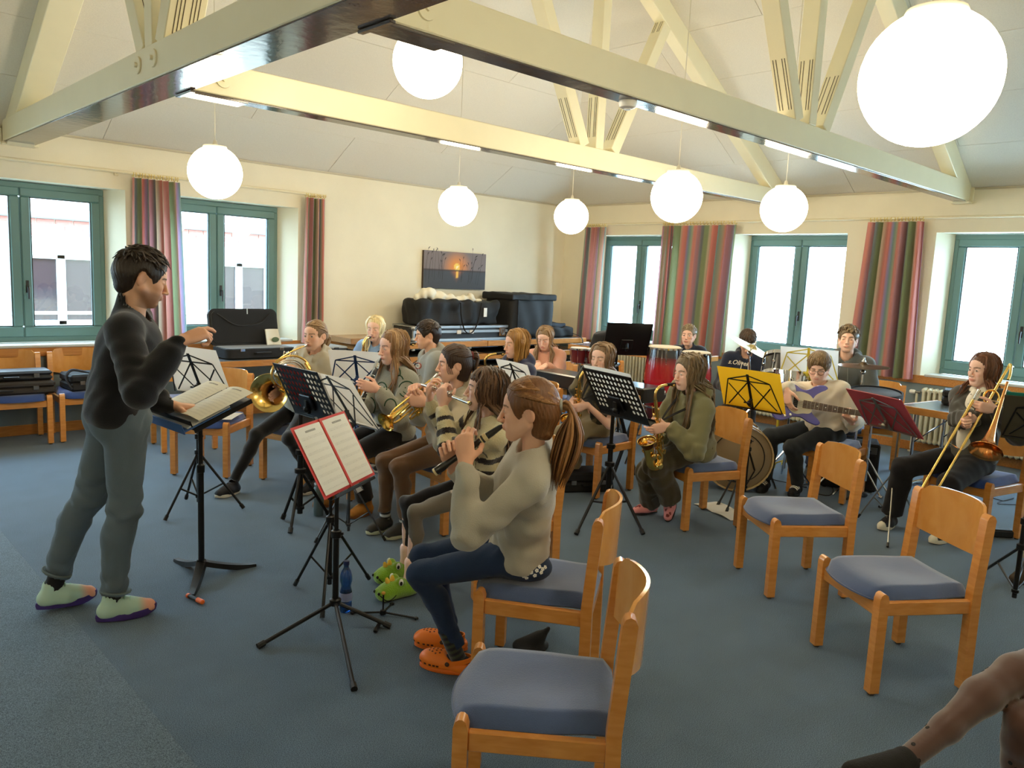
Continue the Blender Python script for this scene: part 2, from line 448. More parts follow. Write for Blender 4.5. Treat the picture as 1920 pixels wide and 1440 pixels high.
# ------------------------------------------------------------------ hipped ceiling of boards
YRDG = (YL + YN) / 2
def z_left(x, y): return EAVE + SLOPE * (YL - y)
def z_near(x, y): return EAVE + SLOPE * (y - YN)
def z_right(x, y): return EAVE + SLOPE * (XR - x)
def clip(poly, a, b, c):
 out = []
 for i in range(len(poly)):
  p, q = poly[i], poly[(i + 1) % len(poly)]
  fp, fq = a * p[0] + b * p[1] + c, a * q[0] + b * q[1] + c
  if fp >= 0: out.append(p)
  if fp * fq < 0:
   t = fp / (fp - fq); out.append((p[0] + t * (q[0] - p[0]), p[1] + t * (q[1] - p[1])))
 return out
ceil = None
def slope_boards(planes, zf, along, e0, e1, step, length, u0, u1, ceil_parent, dirn):
 """boards run along u; e runs from eave to ridge in plan"""
 n = 0; e = 0.0; row = 0
 while e < e1 - 1e-6:
  u = u0 - (row % 2) * length / 2
  while u < u1:
   g = .0025
   r = [(u + g, e + g), (u + length - g, e + g), (u + length - g, min(e + step, e1) - g), (u + g, min(e + step, e1) - g)]
   poly = [(p[0], dirn(p[1])) if along == 'x' else (dirn(p[1]), p[0]) for p in r]
   for (a, b_, c) in planes: poly = clip(poly, a, b_, c) if poly else poly
   if len(poly) >= 3:
    k = len(poly); zz = [zf(*p) for p in poly]
    V = [(p[0], p[1], z) for p, z in zip(poly, zz)] + [(p[0], p[1], z + .012) for p, z in zip(poly, zz)]
    F_ = [tuple(range(k)), tuple(range(2 * k - 1, k - 1, -1))] + [(i, i + k, (i + 1) % k + k, (i + 1) % k) for i in range(k)]
    o = mesh_obj('ceiling_panel', V, F_, M_ceil, ceil_parent, smooth=False)
    bm = bmesh.new(); bm.from_mesh(o.data); bmesh.ops.recalc_face_normals(bm, faces=bm.faces); bm.to_mesh(o.data); bm.free(); n += 1
   u += length
  e += step; row += 1
 return n
xr2 = XR - (YL - YRDG)
zr = z_left(0, YRDG)
up = .013
V = [(XB, YL, EAVE + up), (XR, YL, EAVE + up), (xr2, YRDG, zr + up), (XB, YRDG, zr + up), (XB, YN, EAVE + up), (XR, YN, EAVE + up)]
ceil = mesh_obj('ceiling', [(*p[:2], p[2] + dz) for dz in (0, .1) for p in V],
    [(0, 1, 2, 3), (1, 5, 2), (3, 2, 5, 4), (9, 8, 7, 6), (8, 11, 7), (10, 11, 8, 9)], M_gap, smooth=False, kind='structure')
hip1 = (-1, 1, XR - YL)                      # y - YL >= x - XR  (left slope side of the hip)
hip2 = (-1, -1, XR + YN)                     # near slope side of the other hip
slope_boards([hip1], z_left, 'x', 0, YL - YRDG, .60, 2.5, XB, XR, ceil, lambda e: YL - e)
slope_boards([hip2], z_near, 'x', 0, YRDG - YN, .60, 2.5, XB, XR, ceil, lambda e: YN + e)
slope_boards([(1, -1, YL - XR), (1, 1, -XR - YN)], z_right, 'y', 0, XR - xr2, .60, 2.5, YN, YL, ceil, lambda e: XR - e)
M_cove = mat('eave_trim', (196, 186, 160), .8)
b = MB(); b.box(((XB + XR) / 2, YL - .008, EAVE - .012), (XR - XB, .016, .016)); b.build('trim_5', M_cove, kind='structure')
b = MB(); b.box((XR - .008, (YN + YL) / 2, EAVE - .012), (.016, YL - YN - .04, .016)); b.build('trim_6', M_cove, kind='structure')
# ------------------------------------------------------------------ roof trusses
ZB = 2.735; BH = .195
M_slot = mat('slot_plate_steel', (70, 60, 44), .6)  # dark steel of the plates embedded in the plywood slots
def truss(label, A, B, w, members, rafters, bolts=(), extra=None):
 """A,B: ends of the tie beam's centre line in plan"""
 r = thing('roof_truss', label, 'roof truss', (A[0], A[1], 0), kind='structure')
 A3, B3 = np.array([*A, ZB + BH / 2]), np.array([*B, ZB + BH / 2])
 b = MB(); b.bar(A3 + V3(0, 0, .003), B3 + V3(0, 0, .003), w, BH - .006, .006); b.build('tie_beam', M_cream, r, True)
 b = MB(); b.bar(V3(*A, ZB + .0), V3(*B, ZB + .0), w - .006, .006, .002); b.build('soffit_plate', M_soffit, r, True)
 ax = nz(B3 - A3); side = np.cross((0, 0, 1), ax)
 for (p, q, mw_, md, slots) in members:
  b = MB(); p = V3(*p); q = V3(*q); b.bar(p, q, md, mw_, .005, up=np.cross(nz(q - p), side)); o = b.build('strut', M_cream, r, True)
  for (t0, t1, offs) in slots:
   d = nz(q - p); nn = np.cross(side, d)
   for of in offs:
    for sgn in (-1, 1):
     s0 = p + d * t0 + side * of + nn * sgn * (mw_ / 2); s1 = p + d * t1 + side * of + nn * sgn * (mw_ / 2)
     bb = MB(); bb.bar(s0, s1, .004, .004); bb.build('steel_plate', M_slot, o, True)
 for (p, q, mw_, md) in rafters:
  b = MB(); p = V3(*p); q = V3(*q); b.bar(p, q, md, mw_, .005, up=np.cross(nz(q - p), side)); o = b.build('rafter', M_cream, r, True)
  d = nz(q - p); nn = np.cross(side, d)
  if nn[2] > 0: nn = -nn
  for of in (-.045, -.025, .025, .045):
   s0 = p + d * .12 + side * of + nn * mw_ / 2; s1 = p + d * .42 + side * of + nn * mw_ / 2
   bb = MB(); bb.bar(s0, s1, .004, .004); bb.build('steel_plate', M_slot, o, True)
 for bp in bolts:
  b = MB(); b.lathe([(.001, 0), (.048, 0), (.05, .004), (.048, .010), (.001, .010)], bp, side * math.copysign(1, side @ (V3(*bp) - A3)), 20)
  o = b.build('washer', M_cream, r, True)
  b = MB(); b.lathe([(.001, .009), (.014, .009), (.014, .024), (.001, .026)], bp, side * math.copysign(1, side @ (V3(*bp) - A3)), 6); b.build('bolt', M_cream, o, True)
 for (c, d) in (extra or ()):
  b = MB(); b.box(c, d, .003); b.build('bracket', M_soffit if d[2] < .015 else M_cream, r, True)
 return r
sl = [(.10, .45, (-.045, -.025, .02, .042))]
X1, W1 = 1.775, .25
def fan(y):
 zt = ZB + BH
 o = []
 top = min(z_left(0, y), z_near(0, y)) - .03
 o.append(((X1, y + .13, zt), (X1, y + .13 + .55 * (top - zt - .35), top - .35), .12, .20, sl))
 o.append(((X1, y, zt), (X1, y, top), .12, .20, sl))
 o.append(((X1, y - .16, zt), (X1, y - .16 - .55 * (top - zt - .35), top - .35), .13, .20, [(.08, 1.4, (-.06, -.04, -.02, .02, .04, .06))]))
 return o
zraf = lambda d: EAVE + SLOPE * d - .115
truss('big near roof truss with round bolt heads on its tie beam', (X1, YL - .01), (X1, YN + .01), W1, fan(4.86) + fan(2.84),
 [((X1, YL - .05, zraf(.05)), (X1, YRDG, zraf(YL - YRDG)), .20, .22), ((X1, YN + .05, zraf(.05)), (X1, YRDG, zraf(YL - YRDG)), .20, .22)],
 bolts=[(X1 - W1 / 2, 4.95, ZB + .11), (X1 - W1 / 2, 4.70, ZB + .11), (X1 - W1 / 2, 2.95, ZB + .11), (X1 - W1 / 2, 2.70, ZB + .11)],
 extra=[((X1, YL - .05, ZB - .012), (.27, .10, .02)), ((X1 + .02, YL - .02, ZB + .07), (.29, .04, .16))])
def half_truss(y0, y1, label):
 w = .13
 yk = y0 + (y1 - y0) * .5
 zt = ZB + BH; kx = 5.62
 top = min(z_left(0, yk), z_near(0, yk), z_right(kx, 0)) - .02
 mem = [((kx - .20, yk, zt), (kx - .20 - .53 * (top - .25 - zt), yk, top - .25), .12, .13, sl),
  ((kx, yk, zt), (kx, yk, top), .11, .13, sl)]
 xb = kx + .22; t = (z_right(xb, 0) - .2 - zt) / (1 + .53 * SLOPE)
 mem.append(((xb, yk, zt), (xb + .53 * t, yk, zt + t), .12, .13, [(.10, .45, (-.045, -.02, .02, .045)), (t * 1.02, t * 1.13, (-.04, -.02, .02, .04))]))
 return truss(label, (X1 + W1 / 2 + .002, y0), (XR - .01, y1), w, mem, [((XR - .05, y1, zraf(.05)), (kx + .1, yk, zraf(XR - kx - .1)), .20, .13)],
    bolts=[(X1 + .32, y0 - w / 2, ZB + .10)],
    extra=[((X1 + W1 / 2 + .17, y0, ZB - .010), (.36, .15, .012)), ((X1 + W1 / 2 - .01, y0, ZB - .012), (.03, .24, .014)), ((XR - .06, y1, ZB - .012), (.12, .18, .02)), ((XR - .02, y1, ZB + .07), (.04, .19, .16))])
half_truss(2.86, 2.83, 'cream half truss with fan of struts, second tie beam from the camera')
half_truss(4.88, 4.86, 'cream half truss with fan of struts, deepest in the room near the back corner')
t = thing('smoke_detector', 'small white smoke detector under the tie beam above the room middle', 'smoke detector', (3.55, 2.85, ZB - .004))
b = MB(); b.lathe([(.001, 0), (.05, 0), (.052, -.012), (.045, -.035), (.03, -.042), (.001, -.042)], n=20); b.build('housing', M_white, t)
b = MB(); b.lathe([(.001, -.040), (.018, -.041), (.018, -.048), (.001, -.049)], n=14); b.build('sensor', M_white, t)
# ------------------------------------------------------------------ globe lamps
M_lamp = bpy.data.materials.new('lit_opal_glass'); M_lamp.use_nodes = True
_p = M_lamp.node_tree.nodes['Principled BSDF']; _p.inputs['Base Color'].default_value = (1, .97, .9, 1)
_p.inputs['Emission Color'].default_value = LAMP_COL; _p.inputs['Emission Strength'].default_value = LAMP_EMIT
M_cord = mat('pale_lamp_cord', (220, 214, 196), .6)
lamps = [(2.84, 3.76, 2.93, 'globe lamp partly hidden by the tie beam, above the conductor side'),
  (2.565, 6.05, 2.42, 'globe lamp hanging in front of the gap between the two house-facing windows'),
  (5.158, 6.25, 2.415, 'globe lamp hanging above and left of the sunset picture'),
  (6.84, 6.22, 2.455, 'smallest globe lamp, hanging near the room corner'),
  (5.212, 3.64, 2.41, 'globe lamp hanging in front of the wide curtain pair'),
  (6.52, 3.42, 2.43, 'globe lamp hanging over the drummer side, third from the corner'),
  (2.60, .93, 2.385, 'huge close globe lamp at the top right corner of the view')]
def globe(loc, label):
 t = thing('globe_lamp', label, 'lamp', loc, group='opal globe pendant lamps')
 b = MB(); prof = [(.2 * sin(a), -.2 * cos(a)) for a in np.linspace(.02, pi * .86, 22)]
 b.lathe(prof, n=32); b.build('opal_globe', M_lamp, t, ang=180)
 b = MB(); b.lathe([(.088, .178), (.09, .186), (.085, .198), (.02, .206), (.012, .24), (.001, .242)], n=20); b.build('cap', M_cord, t)
 b = MB(); x, y, z = loc
 zc = min(z_left(x, y), z_near(x, y), z_right(x, y)) - z
 b.tube([(0, 0, .23), (0, 0, zc)], .0035, 6); b.build('cord', M_cord, t)
 b = MB(); b.lathe([(.001, zc - .07), (.035, zc - .06), (.05, zc - .02), (.05, zc + .01)], n=16); b.build('ceiling_rose', M_white, t)
for x, y, z, lb in lamps: globe((x, y, z), lb)
for x, y in ((-1.7, 5.9), (-2.8, 1.2)): globe((x, y, 2.41), 'globe lamp over the unseen half of the room beyond the big tie beam')
# ------------------------------------------------------------------ upholstered beech chairs
M_beech = wood('beech_chair', (220, 152, 76), (202, 130, 54), .32, (1.5, 1.5, 8), .35)
M_ply = wood('beech_plywood', (226, 164, 88), (212, 146, 70), .22, (6, 1.5, 1.2), .5)
M_plyedge = mat('plywood_edge', (226, 190, 132), .5)
M_seat = mat('blue_grey_velour', (74, 92, 132), .85, spec=.2, bump=.25, bscale=300, var=.16, vscale=7, sheen=.6)
M_seat2 = mat('blue_velour', (48, 76, 142), .85, spec=.2, bump=.25, bscale=300, var=.14, vscale=7, sheen=.5)
M_glide = mat('chair_glide', (60, 50, 42), .6)
def make_chair(seat_m, label):
 """local frame: +x is where the sitter looks, feet on z=0"""
 t = thing('upholstered_chair', label, 'chair')
 hw, xf, xb, s = .2225, .222, -.222, .044
 for sy in (-1, 1):
  b = MB()   # front leg: rounded top that stands proud of the seat rail
  prof = [(-s / 2, .012), (s / 2, .012), (s / 2, .435), (s * .36, .455), (s * .12, .463), (-s * .12, .463), (-s * .36, .455), (-s / 2, .435)]
  M = tmat((xf, sy * hw + s / 2, 0), (1, 0, 0), (0, 0, 1), (0, -1, 0))
  b.prism(prof, 0, s, M); g = b.build('leg', M_beech, t)
  b = MB(); b.lathe([(.001, 0), (.014, 0), (.016, .012), (.001, .013)], (xf, sy * hw, 0), n=10); b.build('glide', M_glide, g)
  b = MB()   # back leg runs up to the post, slightly raked
  rk = -.02
  pts = [(xb, .012), (xb + .004, .45), (xb + rk, .80)]
  poly = [(xb - s / 2, .012), (xb + s / 2, .012), (xb + s / 2 + .004, .45), (xb + rk + s / 2, .785), (xb + rk + s * .3, .803), (xb + rk, .809), (xb + rk - s * .3, .803), (xb + rk - s / 2, .785), (xb - s / 2 + .004, .45)]
  b.prism(poly, 0, s, tmat((0, sy * hw + s / 2, 0), (1, 0, 0), (0, 0, 1), (0, -1, 0))); g = b.build('leg', M_beech, t)
  b = MB(); b.lathe([(.001, 0), (.014, 0), (.016, .012), (.001, .013)], (xb, sy * hw, 0), n=10); b.build('glide', M_glide, g)
  b = MB(); b.box((0, sy * hw, .392), (xf - xb - s, .026, .062), .004); b.build('side_rail', M_beech, t)
 b = MB(); b.box((xf, 0, .380), (.026, 2 * hw - s, .06), .004); b.build('front_rail', M_beech, t)
 b = MB(); b.box((xb + .003, 0, .392), (.026, 2 * hw - s, .06), .004); b.build('back_rail', M_beech, t)
 nu, nv = 15, 17; top = np.zeros((nu, nv, 3)); bot = np.zeros((nu, nv, 3))
 for i in range(nu):
  u = i / (nu - 1)
  for j in range(nv):
   v = -1 + 2 * j / (nv - 1)
   xa = -.235; xe = .245 + .035 * (1 - v * v)
   x = xa + (xe - xa) * u
   w = hw - .026 + .018 * smoothstep(.15, .5, u) * (1 - smoothstep(.87, .93, u) * .6)
   w = w - .03 * max(0, (u - .93) / .07) ** 2
   y = v * w
   ex = min(1, min(u / .10, (1 - u) / .14)); ey = min(1, (1 - abs(v)) / .14)
   rnd = (1 - (1 - ex) ** 2.2) * (1 - (1 - ey) ** 2.2)
   z = .425 + .052 * rnd ** .5 - .014 * exp_(-((u - .42) / .3) ** 2 - (v / .6) ** 2) - .012 * smoothstep(.75, 1, u)
   top[i, j] = (x, y, z); bot[i, j] = (x, y, .420 - .004 * rnd)
 b = MB(); b.grid(top); b.grid(bot[:, ::-1])
 o = b.build('seat', seat_m, t, ang=180)
 nu, nv = 13, 9; G = np.zeros((nv, nu, 3))
 for j in range(nv):
  for i in range(nu):
   u = -1 + 2 * i / (nu - 1); w_ = j / (nv - 1)
   zt = .835 - .02 * abs(u) ** 6 - (.03 if abs(u) > .99 else 0); zb = .615 - .035 * (1 - u * u)
   z = zb + (zt - zb) * w_
   x = xb - .018 - .075 * (1 - u * u) + .055 * 0 - .03 * (z - .6)
   G[j, i] = (x + .012, u * (hw - s / 2 + .012), z)
 b = MB(); b.grid(G, thick=.012); b.build('backrest', M_ply, t, ang=50)
 return t
def exp_(x): return math.exp(x)
chair0 = make_chair(M_seat, 'beech chair with blue-grey seat, empty, lowest in the picture beside the recorder player')
chair0.location = (1.70, 1.565, 0); chair0.rotation_euler = (0, 0, radians(132)); chair0['_m'] = [1.70, 1.565, 0, radians(132)]
chair0['group'] = 'beech chairs'
chairB = make_chair(M_seat2, 'beech chair with bright blue seat carrying two black cases, against the wall under the window')
def chair_at(x, y, deg, label, blue=False, group='beech chairs'):
 return copy_tree(chairB if blue else chair0, (x, y, 0), radians(deg), label, group)
chairB.location = (1.62, 8.24, 0); chairB.rotation_euler = (0, 0, radians(-92)); chairB['_m'] = [1.62, 8.24, 0, radians(-92)]; chairB['group'] = 'chairs along the window wall'
# ------------------------------------------------------------------ curtains on rods
M_rod = mat('cream_rod', (232, 220, 186), .4)
M_ring = mat('yellow_ring', (226, 200, 96), .4)
def curtain_mat():
 m = mat('striped_curtain', (200, 120, 120), .9, spec=.1, sheen=.3, bump=.15, bscale=200); nt = m.node_tree; N = nt.nodes; L = nt.links; b = N['Principled BSDF']
 a = N.new('ShaderNodeAttribute'); a.attribute_name = 'Col'; sp = N.new('ShaderNodeSeparateColor'); L.new(a.outputs['Color'], sp.inputs[0])
 fr = N.new('ShaderNodeMath'); fr.operation = 'FRACT'; mu = N.new('ShaderNodeMath'); mu.operation = 'MULTIPLY'; mu.inputs[1].default_value = 10.0; L.new(sp.outputs[0], mu.inputs[0]); L.new(mu.outputs[0], fr.inputs[0])
 r = N.new('ShaderNodeValToRGB'); r.color_ramp.interpolation = 'LINEAR'
 stops = [(0, (222, 150, 138)), (.10, (224, 152, 140)), (.14, (190, 142, 150)), (.20, (180, 132, 140)), (.26, (128, 132, 140)), (.34, (122, 128, 132)), (.38, (142, 156, 118)), (.48, (146, 158, 120)), (.52, (200, 184, 154)), (.60, (206, 176, 154)), (.66, (226, 148, 136)), (.76, (206, 132, 124)), (.80, (176, 146, 176)), (.85, (150, 150, 184)), (.89, (130, 160, 156)), (.95, (176, 182, 156)), (1.0, (222, 150, 138))]
 el = r.color_ramp.elements
 el[0].position = 0; el[0].color = lin(stops[0][1]); el[1].position = 1; el[1].color = lin(stops[-1][1])
 for p, c in stops[1:-1]: e = el.new(p); e.color = lin(c)
 L.new(fr.outputs[0], r.inputs[0]); L.new(r.outputs[0], b.inputs['Base Color'])
 tl = N.new('ShaderNodeBsdfTranslucent'); mx = N.new('ShaderNodeMixShader'); mx.inputs[0].default_value = .35; out = [n for n in N if n.type == 'OUTPUT_MATERIAL'][0]
 L.new(r.outputs[0], tl.inputs[0]); L.new(b.outputs[0], mx.inputs[1]); L.new(tl.outputs[0], mx.inputs[2]); L.new(mx.outputs[0], out.inputs[0])
 return m
M_cur = curtain_mat()
def rod(u0, u1, z, place, label):
 p0, p1 = np.array(place(u0, -.09, z)), np.array(place(u1, -.09, z))
 t = thing('curtain_rod', label, 'curtain rod', tuple(p0))
 b = MB(); b.tube([p0, p1], .015, 10); b.build('pole', M_rod, t, True)
 for p in (p0, p1): b = MB(); b.ball(p, .018, 12, 8); b.build('finial', M_rod, t, True)
 n = max(2, int(abs(u1 - u0) / 1.9) + 1)
 for i in range(n):
  u = u0 + (u1 - u0) * (.03 + .94 * i / (n - 1)); b = MB(); b.bar(place(u, -.09, z - .014), place(u, .0, z - .014), .014, .014, .003); b.box(place(u, -.004, z - .014), (.03, .03, .05) if False else (.04, .04, .04), .004); b.build('bracket', M_rod, t, True)
 return t
def curtain(u0, u1, v0, v1, ztop, zbot, place, label, seed, waves, phase=0.0, kind=0, flat=None):
 """u0..u1 along the wall at the top, v0..v1 at the bottom"""
 g = np.random.default_rng(seed); nu, nv = max(70, waves * 12), 16
 t = thing('curtain', label, 'curtain', place((u0 + u1) / 2, -.09, zbot), group='striped curtains')
 G = np.zeros((nv, nu, 3)); C = []
 ph = g.uniform(0, 6, waves + 3); am = g.uniform(.6, 1.2, nu)
 amp = np.convolve(am, np.ones(15) / 15, 'same')
 for j in range(nv):
  w = j / (nv - 1); z = ztop + (zbot - ztop) * w
  for i in range(nu):
   x = i / (nu - 1); u = (u0 + (u1 - u0) * x) * (1 - w) + (v0 + (v1 - v0) * x) * w
   fl_ = 1.0 if flat is None else (1 - .85 * smoothstep(flat[0] - .08, flat[0] + .04, x) * (1 - smoothstep(flat[1] - .04, flat[1] + .08, x)))
   d = (.042 + .014 * w) * amp[i] * sin(2 * pi * waves * x + ph[0] + .5 * sin(3 * x + ph[1])) * fl_ + .010 * sin(5 * x * waves + ph[2] + 2.0 * w) * w
   G[j, i] = place(u + .010 * sin(2 * pi * waves * x + 1.5) * fl_, -.09 + d, z)
   C.append((x * .1 * (waves / 2.4) * (1.0 if flat is None else .62) + phase * .1, w, 0))
 b = MB(); b.grid(G); C = np.array(C)
 b.build('cloth', M_cur, t, True, ang=180, vcol=C)
 n = waves * 2 + 2
 for i in range(n):
  x = i / (n - 1); u = u0 + (u1 - u0) * (.03 + .94 * x); b = MB(); c = np.array(place(u, -.09, ztop + .030)); a = np.array(place(0, 1, 0)) - np.array(place(0, 0, 0)); al = np.array(place(1, 0, 0)) - np.array(place(0, 0, 0))
  tw = .3 * sin(i * 2.1); b.tube([c + (a * cos(q) + U_ * sin(q)) * .021 + al * .021 * tw * cos(q) for q in np.linspace(0, 2 * pi, 14, endpoint=False)], .0035, 5, closed=True); b.build('curtain_ring', M_ring, t, True)
U_ = np.array((0, 0, 1.0))
rod(.30, 4.93, 2.585, pL, 'cream curtain rod over the two windows facing the neighbouring house')
rod(-.9, 8.12, 2.575, pR, 'long cream curtain rod over the row of bright windows')
curtain(2.735, 3.20, 2.70, 3.26, 2.545, .80, pL, 'gathered striped curtain between the two house-facing windows, behind the conductor', 1, 7, 0.0)
curtain(4.66, 4.92, 4.62, 4.93, 2.545, .83, pL, 'narrow striped curtain beside the blank wall with the sunset picture', 2, 4, .55)
curtain(8.06, 7.62, 8.13, 7.66, 2.535, .82, pR, 'striped curtain in the room corner, left of the first bright window', 3, 5, .9)
curtain(6.60, 6.44, 6.64, 6.46, 2.535, .86, pR, 'slim striped curtain right of the corner-side bright window', 4, 3, .1)
curtain(6.40, 5.44, 6.46, 5.50, 2.535, .80, pR, 'wide partly flat striped curtain between the two middle bright windows', 5, 8, .35, flat=(.12, .62))
curtain(3.76, 3.16, 3.84, 3.10, 2.535, .80, pR, 'striped curtain behind the tall boy in dark grey', 6, 7, .02, flat=(.35, .55))
# ------------------------------------------------------------------ sunset picture
def picture():
 c = np.array((7.02, YL - .02, 1.78)); W, Hh = 1.12, .51
 t = thing('sunset_picture', 'canvas photo of an orange sunset over a reed lake on the blank wall', 'picture', (c[0], c[1], c[2]))
 m = mat('sunset_print', (60, 50, 48), .55); nt = m.node_tree; N = nt.nodes; L = nt.links; b = N['Principled BSDF']
 a = N.new('ShaderNodeAttribute'); a.attribute_name = 'Col'; L.new(a.outputs['Color'], b.inputs['Base Color'])
 nu, nv = 57, 29; g = np.random.default_rng(2); V = []; C = []
 for j in range(nv):
  for i in range(nu):
   u, v = i / (nu - 1), j / (nv - 1)
   V.append((-W / 2 + W * u, -.021, -Hh / 2 + Hh * v))
   sx, sy = .52, .60; d = math.hypot((u - sx) * 2.0, (v - sy) * 1.05)
   sky = np.array(rgb_((228, 140, 50))) * (1 - smoothstep(.05, .55, d)) + np.array(rgb_((122, 108, 104))) * smoothstep(.05, .55, d)
   wat = np.array(rgb_((168, 96, 40))) * (1 - smoothstep(.0, .30, abs(u - sx) * 2 + (.5 - v) * .8)) + np.array(rgb_((62, 60, 62))) * smoothstep(.0, .30, abs(u - sx) * 2 + (.5 - v) * .8)
   c_ = sky if v > .50 else wat
   if abs(v - .50) < .02: c_ = np.array(rgb_((60, 40, 32)))
   if d < .10: c_ = c_ * .2 + np.array(rgb_((255, 220, 90))) * .8
   if d < .035: c_ = np.array(rgb_((255, 240, 190)))
   if v < .5 and abs(u - sx) < .02 and v > .30: c_ = np.array(rgb_((246, 190, 70)))
   C.append(c_)
 f_ = [(j * nu + i, j * nu + i + 1, (j + 1) * nu + i + 1, (j + 1) * nu + i) for j in range(nv - 1) for i in range(nu - 1)]
 mesh_obj('print', V, f_, m, t, smooth=False, vcol=np.array(C))
 b = MB(); b.box((0, 0, 0), (W, .04, Hh), .003); b.build('canvas', mat('canvas_edge', (70, 58, 50), .8), t)
 Mr = mat('reed_print', (34, 24, 20), .6); b = MB()
 for i in range(26):
  u = g.choice([g.uniform(-.5, -.20), g.uniform(.08, .5)]); z0 = g.uniform(-.20, -.05); h = g.uniform(.2, .38); le = g.uniform(-.04, .06)
  P = [(u * W, -.0222, z0), (u * W + le * .4, -.0222, z0 + h * .6), (u * W + le, -.0222, z0 + h)]
  b.tube(P, [.002, .0016, .001], 4); b.tube([np.array(P[-1]), np.array(P[-1]) + (le * .3, 0, .03), np.array(P[-1]) + (le * .8, 0, .045)], [.001, .007, .001], 5, flat=1)
 V = np.concatenate(b.v); V[:, 1] = -.0222 + (V[:, 1] + .0222) * .08; b.v = [V]; o = b.build('reeds', Mr, t, kind='stuff')
def rgb_(c): return lin(c)[:3]
picture()
# ------------------------------------------------------------------ radiators
M_rad = mat('radiator_cream', (226, 220, 194), .4)
def radiator(u0, u1, label):
 t = thing('radiator', label, 'radiator', (XR - .13, (u0 + u1) / 2, 0), group=None)
 n = max(3, int(abs(u1 - u0) / .055))
 for i in range(n):
  u = u0 + (u1 - u0) * (i + .5) / n; b = MB()
  for dx in (.055, .10, .145): b.tube([(XR - dx, u, .15), (XR - dx, u, .70)], .0165, 8)
  for z in (.15, .70): b.box((XR - .10, u, z), (.125, .050, .062), .020)
  b.build('section', M_rad, t, True)
 b = MB(); b.tube([(XR - .10, u0 + .02 * np.sign(u0 - u1), .67), (XR - .10, u0 + .075 * np.sign(u0 - u1), .67)], .014, 8); b.build('valve_stem', M_steel_r, t, True)
 b = MB(); v = u0 + .10 * np.sign(u0 - u1); b.lathe([(.001, -.03), (.020, -.028), (.024, -.01), (.024, .02), (.018, .032), (.001, .034)], (XR - .10, v, .67), (0, np.sign(u0 - u1), 0), 16); b.build('thermostat', M_white, t, True)
 b = MB(); v = u0 + .055 * np.sign(u0 - u1); b.tube([(XR - .10, v, .66), (XR - .10, v, .03)], .012, 8); b.tube([(XR - .06, v, .16), (XR - .06, v, .03)], .012, 8); b.lathe([(.001, 0), (.03, .0), (.03, .012), (.013, .016)], (XR - .10, v, 0.0), U_, 14); b.build('pipe', M_rad, t, True)
M_steel_r = mat('dull_steel', (120, 118, 112), .4, metal=.8)
radiator(2.98, 1.42, 'cream column radiator under the window behind the trombone player')
radiator(5.35, 4.10, 'cream column radiator under the window behind the drummer')
radiator(7.85, 6.50, 'cream column radiator under the corner-side window behind the percussion table')
# ------------------------------------------------------------------ neighbouring house seen through the windows
def house():
 YH = 13.5
 t = thing('neighbour_house', 'pale rendered bungalow with red brick band and tiled roof outside the windows', 'building', (4.0, YH, 0))
 Mw = mat('pale_render', (196, 186, 176), .9); Mbk = mat('red_brick', (178, 118, 112), .85, var=.15, vscale=30); Mj = mat('brick_mortar', (210, 198, 190), .9); Mt = mat('roof_tile', (150, 148, 148), .7, var=.1); Mz = mat('zinc_gutter', (140, 150, 154), .5); Mwf = mat('white_window_frame', (205, 210, 208), .5); Mdk = mat('dark_room_glass', (52, 40, 44), .08, spec=.6)
 b = MB(); b.box((4.0, YH + .20, .72), (14, .36, 2.76)); b.build('wall', Mw, t, True)
 band = None
 b = MB(); b.box((4.0, YH + .02, 2.145), (14, .05, .28)); band = b.build('brick_band', Mj, t, True)
 cnt = 0
 for r_ in range(3):
  x = -1.0 + (r_ % 2) * .125
  while x < 8.4:
   b = MB(); b.box((x + .12, YH - .008, 2.05 + .088 * r_ + .01), (.235, .03, .072), .004)
   b.build('brick', Mbk, band, True); x += .25; cnt += 1
 b = MB(); b.box((4.0, YH - .005, .86), (14, .02, .05)); b.build('wall_ledge', Mj, t, True)
 b = MB()
 b.tube([(-3, YH - .10, 2.335), (10, YH - .10, 2.335)], .065, 10); b.build('gutter', Mz, t, True)
 b = MB(); b.box((4, YH + .02, 2.32), (14, .22, .06)); b.build('eaves_board', Mz, t, True)
 for i in range(34):
  for j in range(4):
   x = -1.0 + i * .30; y0 = YH - .12 + j * .34; z0 = 2.40 + j * .20
   G = [[(x + .30 * u, y0 + .38 * v, z0 + .222 * v + .035 * sin(pi * u) + .02 * (1 - v)) for u in np.linspace(0, 1, 5)] for v in (0, 1)]
   b = MB(); b.grid(np.array(G), thick=.014); b.build('roof_tile', Mt, t, True, ang=60)
 for (x0, x1) in ((2.78, 3.83), (5.58, 6.68), (.10, 1.15)):
  w = MB(); z0, z1 = .68, 1.75
  for (a, b_, c, d) in ((x0, x1, z0, z0 + .07), (x0, x1, z1 - .07, z1), (x0, x0 + .07, z0, z1), (x1 - .07, x1, z0, z1), ((x0 + x1) / 2 - .06, (x0 + x1) / 2 + .06, z0, z1)):
   w.box(((a + b_) / 2, YH - .0, (c + d) / 2), (b_ - a, .10, d - c), .008)
  wf = w.build('window', Mwf, t, True)
  for (a, b_) in ((x0 + .06, (x0 + x1) / 2 - .05), ((x0 + x1) / 2 + .05, x1 - .06)):
   p = MB(); p.box(((a + b_) / 2, YH + .005, (z0 + z1) / 2), (b_ - a, .012, z1 - z0 - .12)); p.build('pane', Mdk, wf, True)
house()
b = MB(); b.box((3, 10.4, -.35), (30, 9, .3)); o = b.build('ground', mat('outside_paving', (150, 146, 138), .9), kind='structure')
